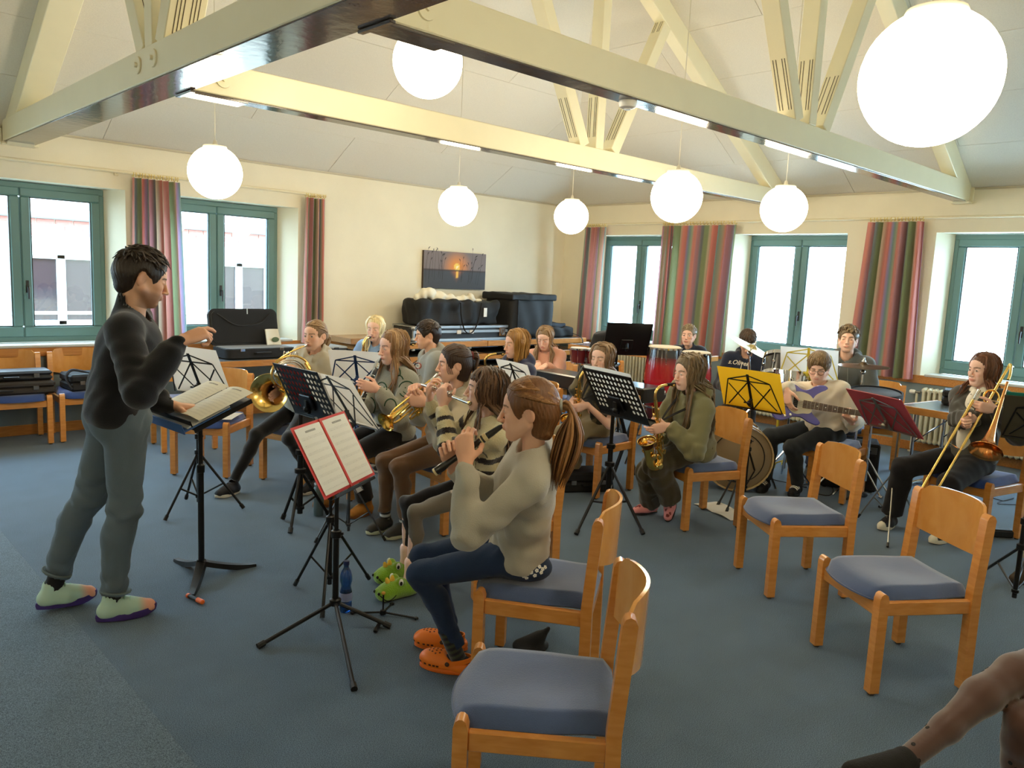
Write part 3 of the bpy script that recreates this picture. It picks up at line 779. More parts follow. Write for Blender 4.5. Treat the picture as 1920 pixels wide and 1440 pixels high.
# ------------------------------------------------------------------ smooth blended surfaces (for bodies and cloth)
class Sdf:
 def __init__(s, lo, hi, h):
  s.h = h; s.lo = np.array(lo, float) - 2 * h
  n = np.ceil((np.array(hi) + 2 * h - s.lo) / h).astype(int) + 1
  s.ax = [s.lo[i] + h * np.arange(n[i]) for i in range(3)]
  s.f = np.full(n, 1.0, np.float32)
 def sub(s, lo, hi, pad):
  sl = []; ax = []
  for i in range(3):
   a = max(0, int((lo[i] - pad - s.lo[i]) / s.h)); b = min(len(s.ax[i]), int((hi[i] + pad - s.lo[i]) / s.h) + 2)
   if b <= a: return None, None
   sl.append(slice(a, b)); ax.append(s.ax[i][a:b])
  X = ax[0][:, None, None].astype(np.float32); Y = ax[1][None, :, None].astype(np.float32); Z = ax[2][None, None, :].astype(np.float32)
  return tuple(sl), (X, Y, Z)
 def put(s, fn, lo, hi, k, op):
  sl, P = s.sub(lo, hi, k + 2.5 * s.h)
  if sl is None: return
  d = fn(*P); f = s.f[sl]
  if op == '+':
   h = np.clip(.5 + .5 * (d - f) / k, 0, 1) if k > 0 else (d > f).astype(np.float32)
   s.f[sl] = d + (f - d) * h - k * h * (1 - h)
  else:
   d = -d
   h = np.clip(.5 - .5 * (d - f) / k, 0, 1) if k > 0 else (d <= f).astype(np.float32)
   s.f[sl] = d + (f - d) * h + k * h * (1 - h)
 def cone(s, a, b, ra, rb, k=.02, op='+', flat=None):
  a = np.array(a, float); b = np.array(b, float); ab = b - a; L2 = max(ab @ ab, 1e-9); R = max(ra, rb) * (1 if flat is None else max(1, flat[1]))
  lo = np.minimum(a, b) - R; hi = np.maximum(a, b) + R
  def fn(X, Y, Z):
   px, py, pz = X - a[0], Y - a[1], Z - a[2]
   t = np.clip((px * ab[0] + py * ab[1] + pz * ab[2]) / L2, 0, 1)
   qx, qy, qz = px - t * ab[0], py - t * ab[1], pz - t * ab[2]
   if flat is not None:
    n, w = flat; c = (qx * n[0] + qy * n[1] + qz * n[2]) * (1 / w - 1)
    qx, qy, qz = qx + c * n[0], qy + c * n[1], qz + c * n[2]
   return np.sqrt(qx * qx + qy * qy + qz * qz) - (ra + (rb - ra) * t)
  s.put(fn, lo, hi, k, op)
 def ell(s, c, r, R=None, k=.02, op='+'):
  c = np.array(c, float); r = np.array([r] * 3 if np.isscalar(r) else r, float)
  R = np.eye(3) if R is None else np.array(R); m = np.sqrt((R ** 2) @ (r ** 2))
  def fn(X, Y, Z):
   px, py, pz = X - c[0], Y - c[1], Z - c[2]
   q = [(px * R[0, i] + py * R[1, i] + pz * R[2, i]) / r[i] for i in range(3)]
   k0 = np.sqrt(q[0] ** 2 + q[1] ** 2 + q[2] ** 2)
   k1 = np.sqrt((q[0] / r[0]) ** 2 + (q[1] / r[1]) ** 2 + (q[2] / r[2]) ** 2)
   return k0 * (k0 - 1) / np.maximum(k1, 1e-6)
  s.put(fn, c - m, c + m, k, op)
 def chain(s, P, R, k=.02, op='+', flat=None):
  R = [R] * len(P) if np.isscalar(R) else R
  for i in range(len(P) - 1): s.cone(P[i], P[i + 1], R[i], R[i + 1], k, op, flat)
 def ring(s, c, n, R, r, k=.01, op='+', flat=1.0):
  c = np.array(c, float); n = nz(n); E = R + r
  def fn(X, Y, Z):
   px, py, pz = X - c[0], Y - c[1], Z - c[2]
   h = px * n[0] + py * n[1] + pz * n[2]
   q = np.sqrt(np.maximum(px * px + py * py + pz * pz - h * h, 0)) - R
   return np.sqrt(q * q + (h / flat) ** 2) - r
  s.put(fn, c - E, c + E, k, op)
 def halfcut(s, c, n, lo, hi, k=.004):
  """removes what lies on the +n side of the plane through c, within the box"""
  c = np.array(c, float); n = nz(n)
  s.put(lambda X, Y, Z: -((X - c[0]) * n[0] + (Y - c[1]) * n[1] + (Z - c[2]) * n[2]), lo, hi, k, '-')
 def folds(s, amp, freq, seed=0, mask=None):
  X, Y, Z = s.ax[0][:, None, None], s.ax[1][None, :, None], s.ax[2][None, None, :]
  g = np.random.default_rng(seed); d = 0
  for i in range(3):
   w = g.normal(size=3) * freq; ph = g.uniform(0, 6, 2); w2 = g.normal(size=3) * freq * .6
   d = d + np.sin(X * w[0] + Y * w[1] + Z * w[2] + ph[0] + 1.3 * np.sin(X * w2[0] + Y * w2[1] + Z * w2[2] + ph[1]))
  d = d * (amp / 1.7)
  if mask is not None:
   m = 0
   for c, r in mask: m = m + np.exp(-((X - c[0]) ** 2 + (Y - c[1]) ** 2 + (Z - c[2]) ** 2) / (r * r))
   d = d * np.minimum(m, 1.2)
  s.f += d.astype(np.float32)
 def mesh(s):
  f = s.f; neg = f < 0; n = np.array(f.shape)
  c = neg[:-1, :-1, :-1].astype(np.int8)
  for dx in (0, 1):
   for dy in (0, 1):
    for dz in (0, 1):
     if dx + dy + dz: c = c + neg[dx:n[0] - 1 + dx, dy:n[1] - 1 + dy, dz:n[2] - 1 + dz]
  act = np.argwhere((c > 0) & (c < 8)); I, J, K = act.T
  idx = np.full(n - 1, -1, np.int32); idx[I, J, K] = np.arange(len(act))
  acc = np.zeros((len(act), 3)); cnt = np.zeros(len(act))
  C = [(0, 0, 0), (1, 0, 0), (0, 1, 0), (1, 1, 0), (0, 0, 1), (1, 0, 1), (0, 1, 1), (1, 1, 1)]
  val = [f[I + a, J + b, K + d] for a, b, d in C]
  for p in range(8):
   for ax in range(3):
    if C[p][ax]: continue
    q = p + (1 << ax); a, b = val[p], val[q]; m = (a < 0) != (b < 0)
    t = np.where(m, a / np.where(m, a - b, 1), 0)
    w = np.repeat(np.array(C[p], float)[None], len(act), 0); w[:, ax] += t
    acc += w * m[:, None]; cnt += m
  V = s.lo + (act + acc / cnt[:, None]) * s.h
  Q = []
  for ax in range(3):
   sl0 = [slice(1, -1)] * 3; sl0[ax] = slice(0, -1); sl1 = [slice(1, -1)] * 3; sl1[ax] = slice(1, None)
   a = neg[tuple(sl0)]; b = neg[tuple(sl1)]
   e = np.argwhere(a != b); u, v = (ax + 1) % 3, (ax + 2) % 3
   g = e + 1; g[:, ax] -= 1
   fl_ = a[tuple(e.T)]
   def at(du, dv):
    h = g.copy(); h[:, u] += du; h[:, v] += dv; return idx[h[:, 0], h[:, 1], h[:, 2]]
   q = np.stack([at(-1, -1), at(0, -1), at(0, 0), at(-1, 0)], 1)
   q[~fl_] = q[~fl_][:, ::-1]; Q.append(q)
  Q = np.concatenate(Q); Q = Q[(Q >= 0).all(1)]
  return V, Q
def relax(V, Q, it=1, lam=.5):
 for _ in range(it):
  acc = np.zeros_like(V); cnt = np.zeros(len(V))
  for i in range(4):
   for j in (1, 3):
    np.add.at(acc, Q[:, i], V[Q[:, (i + j) % 4]]); np.add.at(cnt, Q[:, i], 1)
  V = V + lam * (acc / np.maximum(cnt, 1)[:, None] - V)
 return V
# ------------------------------------------------------------------ people
M_skin = vmat('skin', .55, bump=.06, bscale=220, spec=.35)
M_hair = vmat('hair', .42, bump=.3, bscale=55, spec=.45, stretch=(5, 5, .6))
M_cloth = vmat('cloth', .88, bump=.22, bscale=260, sheen=.35, spec=.15)
M_knit = vmat('knit', .95, bump=.6, bscale=170, sheen=.5, spec=.1)
M_denim = vmat('denim', .85, bump=.25, bscale=320, spec=.15, sheen=.1)
M_shoe = vmat('shoe', .6, bump=.1, bscale=120)
M_eyew = mat('eye_white', (226, 220, 212), .25)
M_lash = mat('lash', (44, 30, 24), .6)
M_iris = {'brown': mat('iris_brown', (62, 40, 26), .15), 'blue': mat('iris_blue', (84, 104, 122), .15), 'grey': mat('iris_grey', (84, 90, 84), .15)}
def rgb(c): return np.array(lin(c)[:3])
def ik(a, c, l1, l2, pole):
 d = c - a; L = np.linalg.norm(d); d = d / max(L, 1e-9)
 if L > (l1 + l2) * .999: L = (l1 + l2) * .999
 x = (l1 * l1 - l2 * l2 + L * L) / (2 * L); h = sqrt(max(l1 * l1 - x * x, 0))
 p = pole - d * (pole @ d); p = nz(p)
 return a + d * x + p * h, a + d * L
def rotm(yaw, pitch=0, roll=0):
 """columns: forward, left, up; pitch>0 looks up, roll>0 tilts to its right"""
 M = Matrix.Rotation(yaw, 3, 'Z') @ Matrix.Rotation(-pitch, 3, 'Y') @ Matrix.Rotation(roll, 3, 'X')
 return np.array(M)
def head_sdf(h, male, neck_local, nr, hs, jaw=1.0):
 S = Sdf((-.14, -.11, min(-.17, neck_local[2])), (.14, .11, .14), h)
 S.ell((-.014, 0, .030), (.097, .074, .088), k=.01)
 S.ell((.030, 0, .030), (.062, .064, .062), k=.02)
 S.ell((.030, 0, -.030), (.060, .058, .070), k=.02)
 w = 1.12 if male else 1.0
 S.cone((.064, .012 * w, -.094 * jaw), (.064, -.012 * w, -.094 * jaw), .020, .020, .025)
 for s in (-1, 1):
  S.cone((-.002, s * .055 * w, -.045), (.060, s * .017, -.092 * jaw), .020, .017, .025)
  S.ell((.062, s * .040, -.022), (.022, .019, .020), k=.02)
  S.ell((.058, s * .030, -.058), (.026, .022, .026), k=.02)
 S.cone((.080, .026, .024), (.080, -.026, .024), .011, .011, .012) if male else S.cone((.080, .022, .024), (.080, -.022, .024), .009, .009, .012)
 for s in (-1, 1):
  S.ell((.096, s * .031, .004), (.014, .019, .0125), k=.012, op='-')
  S.ell((.0745, s * .0315, .003), (.0150, .0155, .0125), k=.004)
 S.cone((.088, 0, .014), (.110, 0, -.030), .0075, .0095, .010)
 S.ell((.112, 0, -.034), (.010, .010, .0085), k=.006)
 for s in (-1, 1): S.ell((.101, s * .0115, -.037), (.010, .0068, .0065), k=.005)
 S.ell((.088, 0, -.060), (.012, .026, .016), k=.010)
 S.ell((.0955, 0, -.0585), (.0065, .021, .0045), k=.004)
 S.ell((.0945, 0, -.0680), (.0068, .018, .0052), k=.004)
 S.cone((.103, .018, -.0632), (.103, -.018, -.0632), .0032, .0032, .003, '-')
 for s in (-1, 1):
  R = np.array(Matrix.Rotation(s * -.30, 3, 'Z') @ Matrix.Rotation(.18, 3, 'Y'))
  S.ell((-.014, s * .074, -.004), (.019, .0085, .031), R, k=.006)
  S.ell((-.008, s * .083, -.000), (.0105, .006, .019), R, k=.004, op='-')
 S.cone((-.022, 0, -.040), neck_local, nr, nr * 1.06, .02)
 V, Q = S.mesh()
 return V, Q
def eye_patch(gaze, openn):
 """almond patch on the eyeball, local to eye centre: x forward, y left, z up; materials 0 white 1 iris 2 lash"""
 nu, nv = 15, 9; r = .0164; V = []; F_ = []; mi = []
 for j in range(nv):
  for i in range(nu):
   u = -1 + 2 * i / (nu - 1); v = -1 + 2 * j / (nv - 1)
   top = .50 * openn * (1 - u * u) ** .7 + .10; bot = -.30 * openn * (1 - u * u) ** .8 - .03
   el = bot + (top - bot) * (v + 1) / 2 - .06
   az = u * .80
   V.append((r * cos(el) * cos(az), r * .98 * sin(az), r * .86 * sin(el)))
 for j in range(nv - 1):
  for i in range(nu - 1):
   F_.append((j * nu + i, j * nu + i + 1, (j + 1) * nu + i + 1, (j + 1) * nu + i))
   c = (np.array(V[j * nu + i]) + np.array(V[(j + 1) * nu + i + 1])) / 2
   g = np.array((r, gaze[0] * r, gaze[1] * r)); g = g / np.linalg.norm(g) * r
   if j >= nv - 3: mi.append(2)
   elif np.linalg.norm(c - g) < .0062: mi.append(1)
   else: mi.append(0)
 return np.array(V), F_, mi
def hand_sdf(c, d, n, side, s, curl, fore, h, thumb=.5, fr=.036, spread=1.0):
 """c: point the palm rests on, d: finger direction, n: direction the palm faces; side +1 right hand, -1 left"""
 d = nz(d); n = nz(n - d * (n @ d)); x = np.cross(d, n) * side
 pc = c - n * .016 * s; wr = pc - d * .078 * s - n * .002 * s
 curl = (curl,) * 4 if np.isscalar(curl) else curl
 pts = []; segs = []
 K = [(.029, .040), (.0100, .046), (-.0095, .043), (-.0275, .034)]
 Ls = [(.042, .025, .020), (.046, .028, .021), (.042, .026, .020), (.033, .020, .018)]
 for (kx, kd), L, cu, i in zip(K, Ls, curl, range(4)):
  kn = pc + x * kx * s + d * kd * s
  segs.append((pc + x * kx * .45 * s - d * .062 * s, kn, .0125 * s, .0115 * s, .014))
  a = 0; p = kn; rr = .0092 if i < 3 else .0080
  fan = (kx * 1.8) * spread
  d0 = nz(d + x * fan)
  for q, (l, w) in enumerate(zip(L, (.95, 1.15, .75))):
   a += cu * w * 1.25
   dd = d0 * cos(a) + n * sin(a); e = p + dd * l * s
   segs.append((p, e, rr * s * (1 - .07 * q), rr * s * (.93 - .09 * q), .004)); p = e
 b = pc + x * .022 * s - d * .045 * s + n * .004 * s
 t0 = nz(x * .80 + d * .62 + n * (.15 + .35 * thumb)); p = b + t0 * .045 * s
 segs.append((b, p, .0140 * s, .0115 * s, .012))
 t1 = nz(x * (.55 - .55 * thumb) + d * .80 + n * (.25 + .6 * thumb)); q = p + t1 * .034 * s; segs.append((p, q, .0108 * s, .0098 * s, .004))
 t2 = nz(x * (.40 - .75 * thumb) + d * .80 + n * (.25 + .75 * thumb)); e = q + t2 * .028 * s; segs.append((q, e, .0098 * s, .0080 * s, .004))
 P = np.array([g[0] for g in segs] + [g[1] for g in segs] + [wr, fore])
 S = Sdf(P.min(0) - .045, P.max(0) + .045, h)
 S.ell(pc - d * .005 * s, (.040 * s, .050 * s, .0145 * s), np.array([x, d, n]).T, k=.008)
 for (a, b_, ra, rb, k) in segs: S.cone(a, b_, ra, rb, k)
 S.cone(wr + d * .02 * s, wr, .024 * s, .0225 * s, .016, flat=(n, .78))
 S.cone(wr, fore, .0232 * s, fr * s, .016)
 return S.mesh(), wr
def wrist_of(c, d, n, s):
 d = nz(d); n = nz(n - d * (n @ d)); return np.array(c) - n * .018 * s - d * .078 * s
PEOPLE = {}
def person(key, label, base, yaw, head, S=1.62, male=False, face=(0, 0, 0), pelvis=None, hands=None, feet=None, chest=0.0, legyaw=None,
  skin=(226, 180, 150), top=None, pants=None, shoes=None, hair=None, eyes=None, fine=False, kneedir=None, elbow=None, seated=True, group=None,
  hscale=1.0):
 s = S / 1.68; yr = radians(yaw)
 fwd = V3(cos(yr), sin(yr), 0); lef = V3(-sin(yr), cos(yr), 0); up = V3(0, 0, 1)
 P = V3(base[0], base[1], pelvis if pelvis else .47 + .105 * s)
 Hd = np.array(head, float)
 cy_ = yr + radians(chest); cf = V3(cos(cy_), sin(cy_), 0); cl = V3(-sin(cy_), cos(cy_), 0)
 fR = rotm(radians(face[0]), radians(face[1]), radians(face[2]))
 hs = (.62 + .38 * s) * hscale
 tdir = nz(Hd - P)
 Nk = Hd - (tdir * .4 + up * .6) * .150 * s - cf * .022 * s - fR[:, 0] * .012
 T = nz(Nk - P); L = np.linalg.norm(Nk - P)
 cf = nz(cf - T * (cf @ T)); cl = np.cross(T, cf)
 shw = (.176 if male else .155) * s
 Sc = Nk - T * .045 * s
 sh = {1: Sc - cl * shw - T * .018 * s, -1: Sc + cl * shw - T * .018 * s}   # +1 right, -1 left
 ua, fa = .182 * S, .150 * S
 th, sn = .248 * S, .242 * S
 info = dict(P=P, N=Nk, Hd=Hd, sh=sh, fR=fR, cf=cf, cl=cl, T=T, s=s, hs=hs)
 wr, el = {}, {}
 hands = hands or {}
 for q in (1, -1):
  hd = hands.get(q)
  if hd is None: hd = hands[q] = dict(c=P + fwd * .25 + lef * (-q) * .08 + up * .10, d=fwd, n=-up, curl=.3)
  hd['c'] = np.array(hd['c'], float); hd['d'] = nz(hd['d']); hd['n'] = nz(hd['n'])
  w = wrist_of(hd['c'], hd['d'], hd['n'], s)
  pole = (elbow or {}).get(q)
  pole = np.array(pole, float) if pole is not None else (-up * 1.0 - cl * q * .55 - cf * .25)
  el[q], wr[q] = ik(sh[q], w, ua, fa, pole)
  hd['c'] = hd['c'] + (wr[q] - w)
 hip, kn, an = {}, {}, {}
 ly = yr if legyaw is None else radians(legyaw)
 lf = V3(cos(ly), sin(ly), 0); ll = V3(-sin(ly), cos(ly), 0)
 for q in (1, -1):
  hip[q] = P - ll * q * .082 * s + lf * .02
  fx, fy, fyaw = feet[q][:3]; fz = feet[q][3] if len(feet[q]) > 3 else 0.0
  A = V3(fx, fy, .085 * s + fz + .01)
  kd = (kneedir or {}).get(q)
  kd = np.array(kd, float) if kd is not None else (lf + up * .6)
  kn[q], an[q] = ik(hip[q], A, th, sn, kd)
 if DEBUG:
  pj = lambda p: '(%d,%d)' % tuple(proj(p))
  print('PERSON', key, 'torso/S %.3f' % (L / S), 'hd', pj(Hd), 'N', pj(Nk), 'shR', pj(sh[1]), 'shL', pj(sh[-1]), 'elR', pj(el[1]), 'elL', pj(el[-1]), 'knR', pj(kn[1]), 'knL', pj(kn[-1]), 'anR', pj(an[1]), 'anL', pj(an[-1]), 'reach', ['%.2f' % np.linalg.norm(hands[q]['c'] - sh[q]) for q in (1, -1)])
 root = thing('person', label, 'person', (float(P[0]), float(P[1]), 0), 0, group)
 info.update(root=root, hip=hip, kn=kn, an=an, el=el, wr=wr, hands=hands, S=S, lf=lf)
 PEOPLE[key] = info
 # ---------------- body: head and hands fine, trunk and limbs coarse, one mesh
 sk = rgb(skin); lip = sk * np.array((.86, .55, .52)) if male else sk * np.array((.90, .50, .50))
 VV, FF, CC = [], [], []; off = 0
 def add(V, Q, C):
  nonlocal off
  VV.append(V); FF.append(Q + off); CC.append(C); off += len(V)
 nr = (.054 if male else .043)
 nl = (fR.T @ (Nk - T * .03 - Hd)) / hs
 V, Q = head_sdf(.0034 if fine else .0050, male, nl, nr, hs)
 C = np.repeat(sk[None], len(V), 0)
 x, y, z = V.T
 ml = np.exp(-(((x - .096) / .012) ** 2 + (y / .020) ** 4 + ((z + .0635) / .0085) ** 4)); C = C * (1 - ml[:, None]) + lip * ml[:, None]
 ck = np.exp(-(((x - .075) / .03) ** 2 + ((np.abs(y) - .042) / .02) ** 2 + ((z + .025) / .02) ** 2)) * .45
 C = C * (1 - ck[:, None]) + sk * np.array((1.0, .74, .70)) * ck[:, None]
 er = smoothstep(.070, .082, np.abs(y)) * (x < .02) * .3; C = C * (1 - er[:, None]) + sk * np.array((1, .7, .64)) * er[:, None]
 hc = rgb(hair['col']) if hair else rgb((60, 40, 30))
 bz = .0225 + .004 * (1 - ((np.abs(y) - .031) / .018) ** 2) if not male else .0215 + .003 * (1 - ((np.abs(y) - .031) / .018) ** 2)
 br = (x > .05) * smoothstep(.0052 if male else .0042, .0024, np.abs(z - bz)) * smoothstep(.0215, .018, np.abs(np.abs(y) - .031)) * .8
 C = C * (1 - br[:, None]) + (hc * .55) * br[:, None]
 if hair and hair.get('stubble'):
  st = smoothstep(-.035, -.06, z) * smoothstep(-.02, .02, x) * (z > -.125) * .55 * (1 - ml); st = st * (1 - smoothstep(.012, .0, np.abs(z + .05)) * 0)
  C = C * (1 - st[:, None]) + (rgb((96, 66, 48))) * st[:, None]
 Vw = Hd + (V * hs) @ fR.T
 add(Vw, Q, C)
 hh = .0038 if fine else .0054
 bare = (top or {}).get('bare', 0)
 for q in (1, -1):
  hd = hands[q]
  if hd.get('skip'): continue
  t = .62 if not bare else .02
  fore = wr[q] + (el[q] - wr[q]) * (1 - t) if bare else wr[q] + (el[q] - wr[q]) * .45
  (V, Q), _ = hand_sdf(hd['c'], hd['d'], hd['n'], q, s * (1.04 if male else .97), hd.get('curl', .4), fore, hh, hd.get('thumb', .5), .034 if bare else .029, hd.get('spread', 1.0))
  add(V, Q, np.repeat((sk * np.array((1.0, .93, .90)))[None], len(V), 0))
 B = Sdf(np.min([P - .3, Nk - .3, *[k - .1 for k in kn.values()], *[k - .1 for k in an.values()], *[k - .1 for k in el.values()]], 0), np.max([P + .3, Nk + .3, *[k + .1 for k in kn.values()], *[k + .1 for k in an.values()], *[k + .1 for k in el.values()]], 0), .018)
 RT = np.array([cl, cf, T]).T
 B.ell(P + T * .05, (.125 * s, .08 * s, .11 * s), RT, .04); B.ell(P + T * L * .40, (.10 * s, .07 * s, .12 * s), RT, .05); B.ell(P + T * L * .68, (.12 * s, .08 * s, .14 * s), RT, .05)
 B.cone(sh[1] + cl * .02, sh[-1] - cl * .02, .036, .036, .04); B.cone(Nk - T * .05, Nk, .042, .036, .03)
 for q in (1, -1):
  B.cone(sh[q], el[q], .036 * s, .032 * s, .03); B.cone(el[q], wr[q], .032 * s, .022 * s, .02)
  B.cone(hip[q], kn[q], .055 * s, .036 * s, .03); B.cone(kn[q], an[q] - (an[q] - kn[q]) * .1, .034 * s, .026 * s, .02)
 V, Q = B.mesh(); add(V, Q, np.repeat(sk[None], len(V), 0))
 if shoes and shoes.get('bare_ankle'):
  for q in (1, -1):
   S_ = Sdf(np.minimum(an[q], an[q]) - .12, an[q] + .14, .006)
   S_.cone(an[q] + (kn[q] - an[q]) * .25, an[q] + V3(0, 0, -.01), .040 * s, .033 * s, .01); S_.cone(an[q], an[q] - V3(0, 0, .045), .034 * s, .038 * s, .02)
   V, Q = S_.mesh(); add(V, Q, np.repeat(sk[None], len(V), 0))
 info['body'] = mesh_obj('body', np.concatenate(VV), np.concatenate(FF), M_skin, root, True, ang=180, vcol=np.concatenate(CC))
 ey = eyes or {}
 for q in (1, -1):
  V, F_, mi = eye_patch(ey.get('gaze', (0, -.35)), ey.get('open', .55))
  V = V + np.array((.0745, -q * .0315, .003))
  mesh_obj('eye', Hd + (V * hs) @ fR.T, F_, [M_eyew, M_iris[ey.get('col', 'brown')], M_lash], root, True, ang=180, mi=mi)
 # ---------------- top
 if top:
  ease = top.get('ease', .012); h = top.get('h', .0085 if fine else .0125)
  col = rgb(top['col'])
  lo = np.min([P - .26, Nk - .30, *[k - .10 for k in el.values()], *[k - .09 for k in wr.values()]], 0); hi = np.max([P + .26, Nk + .30, *[k + .10 for k in el.values()], *[k + .09 for k in wr.values()]], 0)
  A = Sdf(lo, hi, h)
  drop = top.get('drop', .06); hem = P - T * drop + (T * .10 if not seated else T * .03)
  e = ease
  A.ell(P + T * .03 * s, (.158 * s + e, .108 * s + e, .13 * s), RT, .05)
  A.ell(P + T * L * .36 + cf * .0, (.132 * s + e, .094 * s + e * 1.2, .15 * s), RT, .06)
  A.ell(P + T * L * .66 + cf * .012, ((.150 if male else .140) * s + e, (.108 if male else .104) * s + e, .155 * s), RT, .06)
  if not male: A.ell(P + T * L * .66 + cf * (.060 + e * .5) * s, (.095 * s, .058 * s, .07 * s), RT, .05)
  A.cone(sh[1] + cl * .035, sh[-1] - cl * .035, .055 * s + e * .5, .055 * s + e * .5, .05)
  for q in (1, -1):
   A.cone(Nk - T * .02, sh[q] + cl * q * .03, .042 * s + e * .4, .050 * s + e * .4, .04)
   if bare:
    m = sh[q] + (el[q] - sh[q]) * .62
    A.cone(sh[q], m, .058 * s + e * .7, .058 * s + e, .035)
    A.halfcut(sh[q] + (el[q] - sh[q]) * .72, el[q] - sh[q], np.minimum(m, el[q]) - .09, np.maximum(m, el[q]) + .09)
   else:
    A.cone(sh[q], el[q], .054 * s + e * .7, .044 * s + e * .75, .035)
    wc = wr[q] + (el[q] - wr[q]) * .05
    A.cone(el[q], wr[q] + (el[q] - wr[q]) * .22, .044 * s + e * .75, .036 * s + e * .75, .025)
    A.cone(wr[q] + (el[q] - wr[q]) * .24, wc, .034 * s + e * .35, .033 * s + e * .25, .016)
  if top.get('hood'):
   hb = Nk - cf * .075 * s + T * .005
   A.ell(hb, (.125 * s, .055 * s, .070 * s), RT, .03)
   for q in (1, -1): A.chain([hb - cl * q * .085 * s, Nk - cl * q * .085 * s + cf * .01 + T * .012, Nk - cl * q * .045 * s + cf * .085 * s - T * .035], [.034 * s, .026 * s, .016 * s], .02)
  if top.get('collar'):
   A.cone(Nk - T * .02, Nk + T * top['collar'] * s, .075 * s, .066 * s, .02)
  if top.get('pocket'): A.ell(P + T * L * .18 + cf * (.10 * s + e), (.12 * s, .022, .075 * s), RT, .015)
  fm = [(el[1], .13), (el[-1], .13), (P + T * .10, .22), (sh[1] - T * .08, .10), (sh[-1] - T * .08, .10), (wr[1], .1), (wr[-1], .1)]
  A.folds(top.get('fold', .0055), 34, hash_(key), fm)
  A.folds(.0022, 18, hash_(key) + 5)
  A.halfcut(hem, -T, P - .30, P + .30, .012)
  A.cone(Nk - T * .035 + cf * .012, Hd + T * .03, (.062 if male else .052) * s * top.get('neck', 1.0), (.082 if male else .075) * s, .008, '-')
  V, Q = A.mesh()
  C = np.repeat(col[None], len(V), 0)
  if top.get('paint'): C = top['paint'](V, C, info)
  info['top'] = (V, Q)
  info['top_obj'] = mesh_obj(top.get('name', 'sweater'), V, Q, top.get('mat', M_cloth), root, True, ang=180, vcol=C)
 # ---------------- trousers
 if pants:
  e = pants.get('ease', .006); h = .0085 if fine else .0135; col = rgb(pants['col'])
  lo = np.min([P - .22, *[k - .12 for k in kn.values()], *[k - .12 for k in an.values()]], 0); hi = np.max([P + .22, *[k + .12 for k in kn.values()], *[k + .12 for k in an.values()]], 0)
  A = Sdf(lo, hi, h); R2 = np.array([ll, lf, up]).T
  A.ell(P + T * .03, (.150 * s + e, .105 * s + e, .12 * s), RT, .03)
  flare = pants.get('flare', 0.0)
  for q in (1, -1):
   if seated: A.ell(P - ll * q * .070 * s - lf * .03 - up * .045 * s, (.092 * s, .11 * s, .062 * s), R2, .04)
   else: A.ell(P - ll * q * .062 * s - lf * .045 - up * .02 * s, (.085 * s, .085 * s, .10 * s), R2, .04)
   A.cone(hip[q], kn[q], .084 * s + e, .058 * s + e, .035)
   ax = nz(an[q] - kn[q]); en = an[q] + (kn[q] - an[q]) * pants.get('crop', .06)
   cal = kn[q] + (an[q] - kn[q]) * .32 - lf * .018
   A.chain([kn[q], cal, en + ax * .05], [.057 * s + e, .053 * s + e + flare * .3, .040 * s + e + flare], .025)
  fm = [(kn[1], .12), (kn[-1], .12), (hip[1] + lf * .06, .12), (hip[-1] + lf * .06, .12), (an[1], .13), (an[-1], .13)]
  A.folds(pants.get('fold', .0045), 38, hash_(key) + 9, fm)
  for q in (1, -1):
   ax = nz(an[q] - kn[q]); en = an[q] + (kn[q] - an[q]) * pants.get('crop', .06)
   A.halfcut(en, ax, en - .10, en + .10)
  if seated:
   A.halfcut(P - up * (.094 * s), -up, P - lf * .1 - V3(.2, .2, .09), P + lf * .02 + V3(.2, .2, 0) , .02)
  V, Q = A.mesh()
  C = np.repeat(col[None], len(V), 0)
  if pants.get('paint'): C = pants['paint'](V, C, info)
  info['pants_obj'] = mesh_obj(pants.get('name', 'trousers'), V, Q, pants.get('mat', M_cloth), root, True, ang=180, vcol=C)
 # ---------------- shoes
 if shoes:
  for q in (1, -1):
   fx, fy, fyaw = feet[q][:3]; fz = feet[q][3] if len(feet[q]) > 3 else 0.0
   pit = feet[q][4] if len(feet[q]) > 4 else 0.0
   shoes['fn'](root, an[q], radians(fyaw), fz, s * shoes.get('scale', 1.0), q, shoes, pit, kn[q])
 if hair: make_hair(root, Hd, fR, hs, Nk, info, hair, fine, hash_(key))
 return info
def hash_(k): return sum(ord(c) * (i + 3) for i, c in enumerate(k)) % 997
def proj(p):
 d = np.array(p) - CAMP; return 960 + F * (d @ _r) / (d @ _fw), 720 - F * (d @ _u) / (d @ _fw)
DEBUG = 'DEBUGP' in __import__('os').environ
